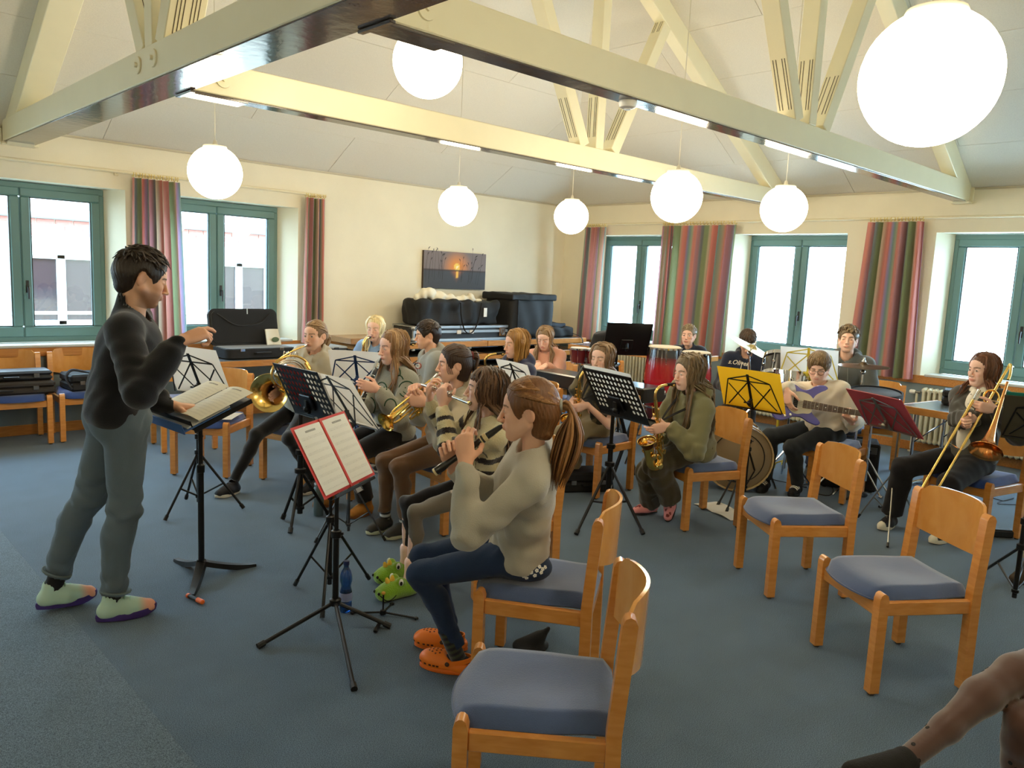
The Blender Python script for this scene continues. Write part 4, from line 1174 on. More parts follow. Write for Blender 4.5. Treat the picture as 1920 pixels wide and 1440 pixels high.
# ---------------- hair
def make_hair(root, Hd, R, hs, Nk, info, hair, fine, seed):
 g = np.random.default_rng(seed); style = hair['style']; col = rgb(hair['col']); col2 = rgb(hair.get('col2', hair['col']))
 C0 = np.array((-.014, 0, .032)); E0 = np.array((.103, .082, .096))
 inv = lambda p: (R.T @ (np.array(p) - Hd)) / hs
 down = R.T @ np.array((0, 0, -1.0))
 nk = inv(Nk); cf = R.T @ info['cf']; cl = R.T @ info['cl']
 S = Sdf((-.17, -.125, -.14), (.125, .125, .155), .0052 if fine else .0065)
 vol = hair.get('vol', 0.0)
 S.ell(C0 + np.array((-vol * .3, 0, vol * .4)), E0 + vol, k=.005)
 if style in ('long', 'bob', 'tail', 'low'):
  S.cone((-.055, 0, -.02), (-.05, 0, -.075), .070, .050, .03)
 if style == 'short': S.cone((-.06, 0, 0), (-.055, 0, -.045), .064, .050, .03)
 hl = hair.get('line', .066 if style == 'short' else .086)
 S.ell((.120, 0, -.025), (.088, .088, hl + .025), k=.012, op='-')
 if style == 'short':
  for q in (-1, 1):
   S.ell((.006, q * .086, -.040), (.056, .036, .058), k=.008, op='-'); S.ell((-.012, q * .090, .000), (.026, .026, .036), k=.008, op='-')
  S.halfcut((0, 0, -.075), (0.3, 0, -1), (-.2, -.2, -.2), (.2, .2, .0), .01)
 if style in ('tail', 'low'):
  for q in (-1, 1): S.ell((.000, q * .090, -.030), (.036, .032, .052), k=.012, op='-')
  S.halfcut((0, 0, -.095), (0.3, 0, -1), (-.2, -.2, -.2), (.2, .2, .0), .01)
 X, Y, Z = S.ax[0][:, None, None], S.ax[1][None, :, None], S.ax[2][None, None, :]
 S.f += (.0014 * np.sin(np.arctan2(Y, X + .02) * 38 + 6 * np.sin(Z * 30))).astype(np.float32)
 V, Q = S.mesh()
 cols = [np.repeat(col[None], len(V), 0) * (1 + .10 * g.normal(size=(len(V), 1)) * 0 + .12 * np.sin(np.arctan2(V[:, 1], V[:, 0] + .02) * 23)[:, None])]
 b = MB(); b.add(V, [])
 faces = [list(map(int, q)) for q in Q]
 b.f = faces; b.mi = [0] * len(faces)
 strands = []
 nrm_of = lambda P: nz((np.array(P[len(P) // 3]) - C0) * np.array((1, 1, .6)))
 def surf(th, ph, lift=.002):
  return C0 + (E0 + vol + lift) * np.array((sin(th) * cos(ph), sin(th) * sin(ph), cos(th)))
 if style == 'short':
  n = hair.get('n', 150); lift = hair.get('lift', .010); sweep = hair.get('sweep', 0.0)
  for i in range(n):
   ph = g.uniform(-pi, pi); th = g.uniform(.0, 1.25 if abs(ph) > .8 else 1.0)
   p0 = surf(th, ph, 0); wh = np.array((-.055, .012, .12)); E1 = E0 + vol
   d0 = nz((p0 - C0) / E1); fl_ = nz((p0 - wh) + np.array((.06 * hair.get('fwd', 1.0), sweep, 0)) + .035 * g.normal(size=3) * hair.get('mess', 1.0))
   Ls = hair.get('len', .035) * g.uniform(.75, 1.2) * (.55 if (th > .95 and abs(ph) > .9) else 1.0); P = []
   for k in range(5):
    q = nz(d0 + fl_ / E1 * (Ls * k / 4) * np.array((1, 1, 1))) if k else d0
    P.append(C0 + q * (E1 - .002 + lift * (k / 4) ** .8 + .002))
   B_ = np.array(P); strands.append((B_, np.array([.0075, .0085, .0080, .0060, .0010]) * hair.get('thick', 1.0)))
 elif style in ('tail', 'low'):
  T0 = np.array(hair.get('tie', (-.118, 0, .030)))
  n = 150
  for i in range(n):
   a = g.uniform(-pi, pi)
   if abs(a) < .9: p = surf(.92 + .08 * abs(a), a * .9, .001)
   elif abs(a) < 1.9: p = surf(1.15 + .25 * (abs(a) - .9), a, .001)
   else: p = surf(1.9 + .15 * g.uniform(), a, .0)
   d0 = nz((p - C0) / (E0 + vol)); d1 = nz((T0 - C0) / (E0 + vol)); P = []
   for t in np.linspace(0, 1, 8):
    q = d0 * (1 - t) + d1 * t; q = nz(q); P.append(C0 + q * (E0 + vol + .0006 + .0022 * sin(pi * t) * g.uniform(.3, 1)))
   strands.append((np.array(P), .0075 * np.array([.4, .8, 1, 1, 1, 1, .8, .6])))
  Lt = hair.get('taillen', .30); bk = nz(np.array((-1, 0, 0.0)))
  for i in range(96):
   ang = g.uniform(0, 2 * pi); rr = sqrt(g.uniform()) * .016; o = np.array((0, cos(ang) * rr, sin(ang) * rr)); w = hair.get('tailw', 1.5)
   e = T0 + o
   oy = np.array((0, cos(ang), 0)) * rr; ox = bk * sin(ang) * rr
   if hair.get('bun'):
    P = [T0 + o * .6, T0 + bk * .035 + o * 1.8, T0 + bk * .050 + down * .02 + o * 1.6, T0 + bk * .035 + down * .07 + o * 1.2 + oy, T0 + bk * .02 + down * Lt * g.uniform(.8, 1.1) + oy * 1.5 + ox]
   else:
    P = [T0 + o * .6, T0 + bk * .045 + o * 1.5 + down * .01, T0 + bk * .055 + down * Lt * .35 + (oy + ox) * w * 1.4, T0 + bk * .035 + down * Lt * .7 + (oy + ox) * w * 1.5, T0 + bk * .015 + down * Lt * g.uniform(.88, 1.08) + (oy + ox) * w * .9]
   B_ = bez(P, 10); k = len(B_); strands.append((B_, np.interp(np.arange(k), [0, 2, k * .6, k - 1], [.0050, .0085, .0075, .0012])))
  if hair.get('loose'):
   for q in (-1, 1):
    for i in range(4):
     p = surf(1.15, q * (.85 + .1 * i), .004); P = [p, p + down * .05 + np.array((.004, q * .008, 0)), p + down * .10 + np.array((.0, q * .004, 0)), p + down * .13 + np.array((-.01, q * .0, 0))]
     strands.append((bez(P, 8), .0022))
 else:
  Ln = hair.get('len', .38); n = 200 if style == 'long' else 170; front = hair.get('front', .5); part = hair.get('part', 0.0)
  for i in range(n):
   q = -1 if i % 2 else 1
   x0 = g.uniform(-.085, .070); u = g.uniform()
   ph = q * (pi * (1 - (x0 + .085) / .155) * .60 + .95 + .25 * g.normal() * .3)
   ph = np.clip(abs(ph), .92, pi) * q
   th0 = .05 + .25 * u
   P = []
   root_ = C0 + np.array((x0, part + q * .004, (E0[2] + vol) * sqrt(max(0, 1 - ((x0) / (E0[0] + vol)) ** 2)))) + np.array((0, 0, .002))
   P.append(root_)
   for th in (.75, 1.25, 1.65): P.append(surf(th, ph, .003 + .005 * g.uniform()))
   side = P[-1]
   zt = Ln * g.uniform(.86, 1.05)
   out = np.array((0, q, 0.0)); fw_ = hair_front = (abs(ph) < 1.45)
   goes_front = fw_ and g.uniform() < front
   neckside = side * np.array((.9, .80, 1)) + down * .085 + np.array((-.004, 0, 0))
   P.append(neckside)
   if style == 'bob':
    P.append(neckside + down * max(zt - .10, .01) + out * .004 + np.array((.006, 0, 0)))
   elif goes_front:
    a = nk + cf * .075 - cl * (-q) * (.075 + .03 * g.uniform()) * 1.0; a = np.array(a)
    P.append(a + .012 * g.normal(size=3))
    P.append(a + down * max(zt - .22, .02) + cf * .035 + .012 * g.normal(size=3))
   else:
    a = nk - cf * (.060 + .03 * g.uniform()) + cl * q * (.02 + .07 * g.uniform()) * (1 if abs(ph) < 2.4 else .6)
    P.append(a + .008 * g.normal(size=3)); P.append(a + down * max(zt - .20, .02) - cf * .045 + .012 * g.normal(size=3))
   B_ = bez(P, 12); k = len(B_)
   wv = hair.get('wave', .003)
   B_ = B_ + wv * np.sin(np.linspace(0, 9, k) + g.uniform(0, 6))[:, None] * g.normal(size=3)
   strands.append((B_, np.interp(np.arange(k), [0, 3, k * .75, k - 1], [.004, .0100, .0085, .0015])))
  if hair.get('bangs'):
   for i in range(46):
    a = g.uniform(-.85, .85); p = surf(.55 + .1 * g.uniform(), a, .003)
    P = [surf(.25, a, .002), p + np.array((.004, 0, 0)), surf(1.00, a * .95, .006), surf(1.22 + .10 * g.uniform() + .12 * abs(a), a * (1.0 + .15 * abs(a)), .004)]
    strands.append((bez(P, 8), .0042))
 nb = len(V)
 tb = None
 if info.get('top') is not None and style == 'long':
  Vt, Qt = info['top']; tb = BVHTree.FromPolygons(Vt.tolist(), Qt.tolist())
 for P, r in strands:
  if tb is not None:
   P = np.array(P)
   for i in range(4, len(P)):
    w = Hd + (P[i] * hs) @ R.T; h, nr, _, dd = tb.find_nearest(Vector(w))
    if h is not None and (Vector(w) - h).dot(nr) < .010 and dd < .14: P[i] = inv(np.array(h) + np.array(nr) * g.uniform(.007, .016))
  r = np.full(len(P), r) if np.isscalar(r) else np.array(r)[:len(P)]
  n0 = b.n; b.tube(P, r, 4, cap=True, flat=.40, up=nrm_of(P))
  t = g.uniform(); c = (col * (1 - t) + col2 * t) * g.uniform(.80, 1.22); cols.append(np.repeat(c[None], b.n - n0, 0))
 Vn = Hd + (np.concatenate(b.v) * hs) @ R.T
 mesh_obj('hair', Vn, b.f, M_hair, root, True, ang=180, vcol=np.clip(np.concatenate(cols), 0, 1))
 if style in ('tail', 'low') and hair.get('band') is not None:
  b2 = MB(); T0 = np.array(hair.get('tie', (-.118, 0, .030))) + np.array((-.010, 0, 0))
  b2.tube([T0 + .019 * np.array((0, cos(a), sin(a))) for a in np.linspace(0, 2 * pi, 16, endpoint=False)], .008 if not hair.get('bun') else .011, 8, closed=True)
  b2.v = [Hd + (np.concatenate(b2.v) * hs) @ R.T]
  b2.build('hair_tie', mat('hair_tie_%d_%d_%d' % tuple(hair['band']), hair['band'], .9), root, True)
# ---------------- footwear
def foot_frame(A, yaw, fz, pit=0.0):
 f = V3(cos(yaw), sin(yaw), 0); l = V3(-sin(yaw), cos(yaw), 0); u = V3(0, 0, 1)
 if pit: f, u = f * cos(pit) + u * sin(pit), u * cos(pit) - f * sin(pit)
 o = V3(A[0], A[1], fz)
 return o, f, l, u
def shoe(root, A, yaw, fz, s, q, sp, pit, K):
 o, f, l, u = foot_frame(A, yaw, fz, pit); R = np.array([f, l, u]).T
 if pit: o = A - u * .085 * s
 at = lambda x, y, z: o + f * x * s + l * y * s + u * z * s
 h = .0072; S = Sdf(o - .24, o + .24, h)
 S.cone(at(-.035, 0, .045), at(.045, q * .006, .045), .036 * s, .040 * s, .02); S.cone(at(.045, q * .006, .043), at(.128, q * .004, .034), .041 * s, .033 * s, .03)
 S.cone(at(-.02, 0, .05), at(-.012, 0, .095 + sp.get('high', 0)), .035 * s, .037 * s, .02); S.cone(at(.02, 0, .065), at(.09, 0, .05), .030 * s, .026 * s, .02)
 S.cone(at(-.008, 0, .085 + sp.get('high', 0)), at(-.008, 0, .15 + sp.get('high', 0)), .028 * s, .03 * s, .004, '-')
 S.halfcut(at(0, 0, .018), -u, o - .3, o + .3, .004)
 V, Q = S.mesh(); L = (V - o) @ R / s
 C = np.repeat(rgb(sp['col'])[None], len(V), 0)
 if sp.get('paint'): C = sp['paint'](L, C)
 up_ = mesh_obj(sp.get('name', 'shoe'), V, Q, M_shoe, root, True, ang=180, vcol=C)
 n = 30; prof = []
 for a in np.linspace(0, 2 * pi, n, endpoint=False):
  x = .045 + .118 * cos(a); w = .040 + .008 * cos(a) - .006 * max(0, -cos(a)) - .008 * sin(2 * a) * 0
  prof.append((x, q * .004 * (x > .05) + w * sin(a)))
 b = MB(); zt = sp.get('sole_h', .026); toe = sp.get('toe', .008)
 rings = []
 for (sc, z) in ((.90, .001), (.99, .004), (1.02, zt * .6), (1.0, zt)):
  rings.append([at(.045 + (x - .045) * sc, y * sc, z + toe * smoothstep(.10, .17, x) + sp.get('heel_up', 0) * smoothstep(-.02, -.07, x)) for x, y in prof])
 b.grid(np.array(rings), wrap=True); k = len(prof)
 b.f.append(list(range(k))); b.mi.append(0); b.f.append([3 * k + i for i in range(k)][::-1]); b.mi.append(0)
 bo = b.build('sole', mat('sole_%d_%d_%d' % tuple(sp.get('sole', (230, 226, 214))), sp.get('sole', (230, 226, 214)), .6), up_, True)
 bmx = bmesh.new(); bmx.from_mesh(bo.data); bmesh.ops.recalc_face_normals(bmx, faces=bmx.faces); bmx.to_mesh(bo.data); bmx.free()
 if sp.get('laces'):
  b = MB()
  for i in range(4):
   x = .035 + i * .021; z = .098 - i * .0095
   b.tube([at(x, -.022, z - .006), at(x + .004, 0, z + .003), at(x, .022, z - .006)], .0028 * s, 5)
  b.build('laces', mat('laces_%d_%d_%d' % tuple(sp['laces']), sp['laces'], .8), up_, True)
 if sp.get('stripes'):
  bv = BVHTree.FromPolygons(V.tolist(), Q.tolist())
  for i in range(3):
   b = MB(); G = []
   for w in (-.007, .007):
    row = []
    for y in np.linspace(-.040, .040, 9):
     p = at(.040 + i * .022 + w, y * 1.2, .045 + .075 * sqrt(max(0, 1 - (y / .05) ** 2))); c_ = at(.040 + i * .022 + w, 0, .02)
     h, nr, _, _ = bv.ray_cast(Vector(p + (p - c_)), Vector(nz(c_ - p))); row.append(np.array(h) + np.array(nr) * .002 if h is not None else p)
    G.append(row)
   b.grid(np.array(G)); b.build('stripe', mat('slipper_stripe', (232, 228, 214), .6), up_, True)
 if sp.get('sock'):
  sc = sp['sock']; b = MB(); top_ = at(-.01, 0, .08); k2 = nz(K - top_)
  P = [top_ - k2 * .02, top_ + k2 * .05, top_ + k2 * .12, top_ + k2 * .19]
  if sp.get('sock_stripes'):
   N_ = 24; P = [top_ - k2 * .02 + k2 * t for t in np.linspace(0, .20, N_)]
   b.tube(P, .037 * s, 14, cap=False); V = np.concatenate(b.v); cc = np.array([[rgb(sc) if (i // 14 // 2) % 2 else rgb((40, 40, 48))] for i in range(len(V))])[:, 0]
   b.build('sock', M_cloth, root, True, vcol=cc)
  else: b.tube(P, [.036 * s, .036 * s, .038 * s, .042 * s], 14, cap=False); b.build('sock', mat('sock_%d_%d_%d' % tuple(sc), sc, .9), root, True)
 return up_
def clog(root, A, yaw, fz, s, q, sp, pit, K):
 """foam clog: rounded toe box with vent holes, heel strap with rivets"""
 o, f, l, u = foot_frame(A, yaw, fz, pit); R = np.array([f, l, u]).T
 if pit: o = A - u * .085 * s
 at = lambda x, y, z: o + f * x * s + l * y * s + u * z * s
 S = Sdf(o - .24, o + .24, .005)
 S.ell(at(.098, q * .004, .042), (.078 * s, .049 * s, .046 * s), R, .02); S.ell(at(.035, 0, .034), (.10 * s, .043 * s, .040 * s), R, .03); S.ell(at(-.030, 0, .030), (.052 * s, .041 * s, .034 * s), R, .02)
 S.ell(at(-.012, 0, .095), (.066 * s, .036 * s, .066 * s), R, .012, '-')
 S.halfcut(at(0, 0, .012), -u, o - .3, o + .3, .006)
 V, Q = S.mesh(); cl_ = mesh_obj('clog', V, Q, mat('clog_foam_%d_%d_%d' % tuple(sp['col']), sp['col'], .5, bump=.05, bscale=90), root, True, ang=180)
 bv = BVHTree.FromPolygons(V.tolist(), Q.tolist())
 n = 30; prof = [(.045 + .128 * cos(a), (.046 + .007 * cos(a)) * sin(a)) for a in np.linspace(0, 2 * pi, n, endpoint=False)]
 b = MB(); b.grid(np.array([[at(.045 + (x - .045) * k, y * k, z) for x, y in prof] for k, z in ((.92, .0015), (1.0, .006), (1.0, .018), (.97, .021))]), wrap=True)
 b.f.append(list(range(n))); b.mi.append(0); b.f.append([3 * n + i for i in range(n)][::-1]); b.mi.append(0)
 bo = b.build('sole', mat('clog_sole_%d_%d_%d' % tuple(sp['sole']), sp['sole'], .6), cl_, True)
 M_h = mat('vent_hole', (70, 30, 12), .8)
 if sp.get('holes', True):
  for (x, y) in [(.075, -.018), (.075, .0), (.075, .018), (.093, -.024), (.093, -.008), (.093, .008), (.093, .024), (.110, -.016), (.110, 0), (.110, .016), (.126, -.008), (.126, .008)]:
   h, nr, _, _ = bv.ray_cast(Vector(at(x, y, .2)), Vector(-u))
   if h is not None:
    b = MB(); b.lathe([(.0042, -.001), (.0042, .0006), (.001, .0008)], h, nr, 8); b.build('vent_hole', M_h, cl_, True)
  for k in range(5):
   for sg in (-1, 1):
    a = .25 + k * .33; p = at(.075 + .10 * cos(a), sg * .10 * sin(a), .034); h, nr, _, _ = bv.ray_cast(Vector(p), Vector(nz(at(.075, 0, .034) - p)))
    if h is not None:
     b = MB(); t_ = nz(np.cross(u, nr)); b.box(np.array(h), (.012, .008, .0016), .0, np.array([t_, np.cross(nr, t_), nr]).T); b.build('vent_hole', M_h, cl_, True)
 b = MB(); P = [at(.030 - .095 * sin(a), .047 * cos(a), .052 + .018 * sin(a)) for a in np.linspace(0, pi, 13)]
 G = np.array([[p + u * .010 * s, p - u * .010 * s] for p in P]); b.grid(G, thick=.005); b.build('heel_strap', mat('clog_foam_%d_%d_%d' % tuple(sp['col']), sp['col'], .5), cl_, True)
 for sg in (-1, 1):
  b = MB(); b.lathe([(.010, -.002), (.010, .003), (.006, .005), (.001, .005)], at(.030, sg * .049, .052), l * sg, 12); b.build('rivet', mat('clog_rivet', (60, 40, 26), .5), cl_, True)
 if sp.get('sock'):
  sc = sp['sock']; top_ = at(-.012, 0, .05); k2 = nz(K - top_); b = MB(); N_ = 26
  P = [top_ + k2 * t for t in np.linspace(0, .17, N_)]; b.tube(P, .034 * s, 14, cap=False)
  nv = 14 * N_; cc = np.array([rgb(sp['sock2'] if sp.get('sock2') and ((i // 14) // 2) % 2 else sc) for i in range(nv)]); b.build('sock', M_cloth, root, True, vcol=cc)
  S = Sdf(o - .2, o + .2, .008); S.cone(at(-.03, 0, .045), at(.09, 0, .038), .032 * s, .03 * s, .02); V, Q = S.mesh(); mesh_obj('sock_foot', V, Q, mat('sockfoot_%d_%d_%d' % tuple(sc), sc, .9), root, True)
 return cl_
def dino(root, A, yaw, fz, s, q, sp, pit, K):
 """plush dragon slipper with snout, eyes and felt spikes"""
 o, f, l, u = foot_frame(A, yaw, fz, pit); R = np.array([f, l, u]).T
 at = lambda x, y, z: o + f * x * s + l * y * s + u * z * s
 S = Sdf(o - .30, o + .30, .006)
 S.ell(at(.02, 0, .050), (.105 * s, .060 * s, .056 * s), R, .03); S.ell(at(.115, 0, .056), (.075 * s, .064 * s, .058 * s), R, .03); S.ell(at(.175, 0, .044), (.046 * s, .056 * s, .044 * s), R, .03)
 for sg in (-1, 1): S.ell(at(.085, sg * .034, .108), (.026 * s, .022 * s, .024 * s), R, .015); S.ell(at(.205, sg * .022, .060), (.016 * s, .014 * s, .012 * s), R, .012)
 S.cone(at(-.02, 0, .06), at(-.014, 0, .15), .034 * s, .040 * s, .01, '-'); S.halfcut(at(0, 0, .004), -u, o - .3, o + .3, .01)
 V, Q = S.mesh(); g = rgb((126, 168, 44)); g2 = rgb((150, 196, 60))
 L = (V - o) @ R / s; t = smoothstep(.10, .16, L[:, 0]) * smoothstep(.07, .03, L[:, 2]); C = g * (1 - t[:, None]) + g2 * t[:, None]
 sl = mesh_obj('dragon_slipper', V, Q, M_knit, root, True, ang=180, vcol=C); bv = BVHTree.FromPolygons(V.tolist(), Q.tolist())
 Mf = mat('yellow_felt', (232, 190, 70), .9); Mw = mat('white_felt', (238, 238, 230), .9); Mk = mat('black_felt', (22, 22, 22), .9)
 for (x, z) in ((.150, .10), (.120, .118), (.02, .112), (-.055, .10), (-.085, .085), (-.11, .062)):
  h, nr, _, _ = bv.ray_cast(Vector(at(x, 0, .3)), Vector(-u)) if x > 0 else bv.ray_cast(Vector(at(x - .2, 0, z)), Vector(f))
  if h is None: h = Vector(at(x, 0, z)); nr = Vector(u)
  b = MB(); b.lathe([(.014, -.006), (.013, .008), (.007, .024), (.001, .028)], h, nr, 10); b.build('felt_spike', Mf, sl, True)
 for sg in (-1, 1):
  p = at(.125, sg * .2, .108); h, nr, _, _ = bv.ray_cast(Vector(p), Vector(-l * sg))
  c = at(.092, sg * .052, .110)
  b = MB(); b.ball(c, (.014, .008, .020), R=R); e = b.build('eye_patch', Mw, sl, True)
  b = MB(); b.ball(c + l * sg * .005 + f * .003 - u * .003, (.008, .006, .012), R=R); b.build('pupil', Mk, e, True)
  b = MB(); b.ball(at(.219, sg * .024, .060), .008); b.build('nostril', Mk, sl, True)
  P = []
  for a in np.linspace(0, 1, 8):
   hh, nn, _, _ = bv.ray_cast(Vector(at(.215 - .085 * a, sg * .2, .052 - .035 * sin(a * 3.0))), Vector(-l * sg))
   if hh is not None: P.append(np.array(hh) + np.array(nn) * .001)
  if len(P) > 3: b = MB(); b.tube(P, .0028, 5); b.build('stitched_mouth', Mk, sl, True)
 return sl
# ------------------------------------------------------------------ instruments
M_brass = mat('lacquered_brass', (246, 202, 108), .20, metal=1.0)
M_gold = mat('gold_lacquer', (250, 212, 126), .18, metal=1.0)
M_rose = mat('rose_brass', (230, 156, 92), .17, metal=1.0)
M_silver = mat('silver_plate', (214, 212, 206), .16, metal=1.0)
M_chrome = mat('chrome', (206, 208, 212), .10, metal=1.0)
M_steel = mat('grey_steel', (136, 138, 140), .3, metal=.9)
M_ebony = mat('black_wood', (20, 18, 18), .28, coat=.3)
M_ivory = mat('ivory_ring', (222, 200, 150), .4)
M_pearl = mat('pearl_touch', (236, 232, 222), .25)
M_blk = mat('black_rubber', (16, 16, 17), .5)
M_strap = mat('black_webbing', (18, 18, 20), .85)
def mouth(k, dx=.108):
 I = PEOPLE[k]; return I['Hd'] + (np.array((dx, 0, -.0635)) * I['hs']) @ I['fR'].T
def frame_to(o, x, z):
 z = nz(z); x = nz(np.array(x) - z * (np.array(x) @ z)); y = np.cross(z, x)
 return tmat(o, x, y, z)
def lpart(name, b, M, mats, root, ang=40, **k):
 b.xf(M); return b.build(name, mats, root, True, ang=ang, **k)
def sax(label, tip, fx, zaxis, root_xy, scale=1.0, keys=True, body_m=None):
 """tip: mouthpiece tip; fx: direction the bell faces; zaxis: up along the body"""
 bm_ = body_m or M_brass
 M = frame_to((0, 0, 0), fx, zaxis); M[:3, :3] *= scale; M[:3, 3] = tip - M[:3, :3] @ np.array((-.185, 0, .055))
 t = thing('alto_saxophone', label, 'saxophone', (root_xy[0], root_xy[1], 0), group='saxophones of the band')
 b = MB(); b.tube(bez([(0, 0, .0), (0, 0, -.2), (0, 0, -.40), (.006, 0, -.455), (.045, 0, -.497), (.088, 0, -.46), (.095, 0, -.40), (.100, 0, -.33), (.108, 0, -.27)], 30),
  np.interp(np.linspace(0, 1, 33), [0, .5, .62, .8, .92, .97, 1], [.0125, .025, .029, .034, .040, .050, .064])[:33], 18, cap=False)
 P = b.v[-1]; body = lpart('body', b, M, bm_, t, 60)
 b = MB(); c = np.array((.1083, 0, -.268)); b.lathe([(.062, -.003), (.066, 0), (.064, .004), (.0605, .002)], c, (.12, 0, 1), 24); lpart('bell_rim', b, M, M_gold, t)
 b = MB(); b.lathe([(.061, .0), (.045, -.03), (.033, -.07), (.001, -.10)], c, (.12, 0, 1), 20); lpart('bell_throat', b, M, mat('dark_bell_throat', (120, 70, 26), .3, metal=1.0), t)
 b = MB(); b.tube(bez([(0, 0, -.01), (0, 0, .025), (-.012, 0, .058), (-.045, 0, .078), (-.09, 0, .076), (-.115, 0, .070)], 16), np.linspace(.0125, .0075, 19)[:16 + 0] if False else .010, 10); lpart('neck', b, M, M_gold, t)
 b = MB(); b.tube([(-.108, 0, .072), (-.122, 0, .069)], .0115, 10); b.tube([(-.12, 0, .0695), (-.165, 0, .060), (-.187, 0, .0545)], [.0115, .0105, .005], 10); lpart('mouthpiece', b, M, M_blk, t)
 b = MB(); b.lathe([(.013, 0), (.0145, .004), (.0145, .014), (.013, .018)], (-.152, 0, .055), (-.97, 0, -.22), 12); lpart('ligature', b, M, M_gold, t)
 if keys:
  for i, z in enumerate(np.linspace(-.07, -.42, 11)):
   r = .008 + .011 * i / 10; R = .0125 + (.029 - .0125) * min(1, -z / .40)
   b = MB(); a = .5 * (-1) ** i; d = np.array((cos(a), sin(a), 0)) if i % 3 else np.array((-.2, 1, 0)); d = nz(d)
   b.lathe([(r, 0), (r, .007), (r * .5, .009), (.001, .009)], np.array((0, 0, z)) + d * (R + .002), d, 12); lpart('key_cup', b, M, M_gold, t)
  b = MB()
  for sy in (-1, 1):
   b.tube([(.012, sy * .026, -.05), (.014, sy * .036, -.43)], .0028, 6); b.tube([(-.006, sy * .024, -.06), (-.004, sy * .038, -.40)], .0024, 6)
   for z in np.linspace(-.06, -.42, 8): b.tube([(0.0, sy * .016, z), (.014, sy * (.027 + .02 * -z), z)], .0024, 5)
  b.tube([(.07, .05, -.30), (.02, .035, -.30)], .003, 5); lpart('key_rods', b, M, M_gold, t)
  for (x, y, z) in ((.094, .045, -.38), (.094, -.045, -.36), (.05, .046, -.47)):
   b = MB(); b.lathe([(.022, 0), (.022, .008), (.008, .012), (.001, .012)], (x, y, z), (0, np.sign(y), 0), 14); lpart('bell_key', b, M, M_gold, t)
  b = MB(); b.tube([(.02, .03, -.30), (.06, .012, -.30), (.10, .0, -.305)], .003, 5); b.tube([(-.02, -.02, -.26), (-.045, -.01, -.26), (-.04, .01, -.265)], .004, 6); lpart('brace', b, M, M_gold, t)
 return t, M
def strap(root, N, hook, side, cf, w=.026):
 """neck strap part of the sax: two webbing bands from the neck down to the hook"""
 for q in (-1, 1):
  a = N + side * q * .07 + cf * .055 - np.array((0, 0, .045)); P = bez([N + side * q * .062 - cf * .02 + V3(0, 0, .0), a, (a * .5 + hook * .5) + cf * .012, hook], 8)
  b = MB(); G = np.array([[p + side * .5 * w * (1 - .5 * i / len(P)), p - side * .5 * w * (1 - .5 * i / len(P))] for i, p in enumerate(P)]); b.grid(G, thick=.003); b.build('strap', M_strap, root, True)
def woodwind(name, label, cat, A, B, prof, rings, keys, upv, bell=None, M0=M_ebony, key_m=M_silver, mouth_len=0.0, group=None):
 """A mouth end, B far end. prof: (t, radius)"""
 A = np.array(A, float); B = np.array(B, float); ax = nz(B - A); L = np.linalg.norm(B - A); upv = nz(np.array(upv) - ax * (np.array(upv) @ ax))
 t = thing(name, label, cat, (float(A[0]), float(A[1]), 0), group=group)
 b = MB(); b.lathe([(r, tt * L) for tt, r in prof], A, ax, 16, caps=True); b.build('tube', M0, t, True)
 for (tt, r, w, m) in rings:
  b = MB(); b.lathe([(r - .002, -w / 2), (r, -w / 2 + .001), (r, w / 2 - .001), (r - .002, w / 2)], A + ax * L * tt, ax, 18); b.build('ring', m, t, True)
 sd = np.cross(ax, upv)
 for (tt, r, off) in keys:
  R = np.interp(tt, [p[0] for p in prof], [p[1] for p in prof]); d = nz(upv * cos(off) + sd * sin(off))
  b = MB(); b.lathe([(r, 0), (r, .004), (r * .6, .006), (.001, .006)], A + ax * L * tt + d * (R + .001), d, 10); b.build('key', key_m, t, True)
 return t
def wind_keys(n, t0, t1): return [(t0 + (t1 - t0) * i / (n - 1), .0065 if i % 3 else .008, .25 * (-1) ** i) for i in range(n)]
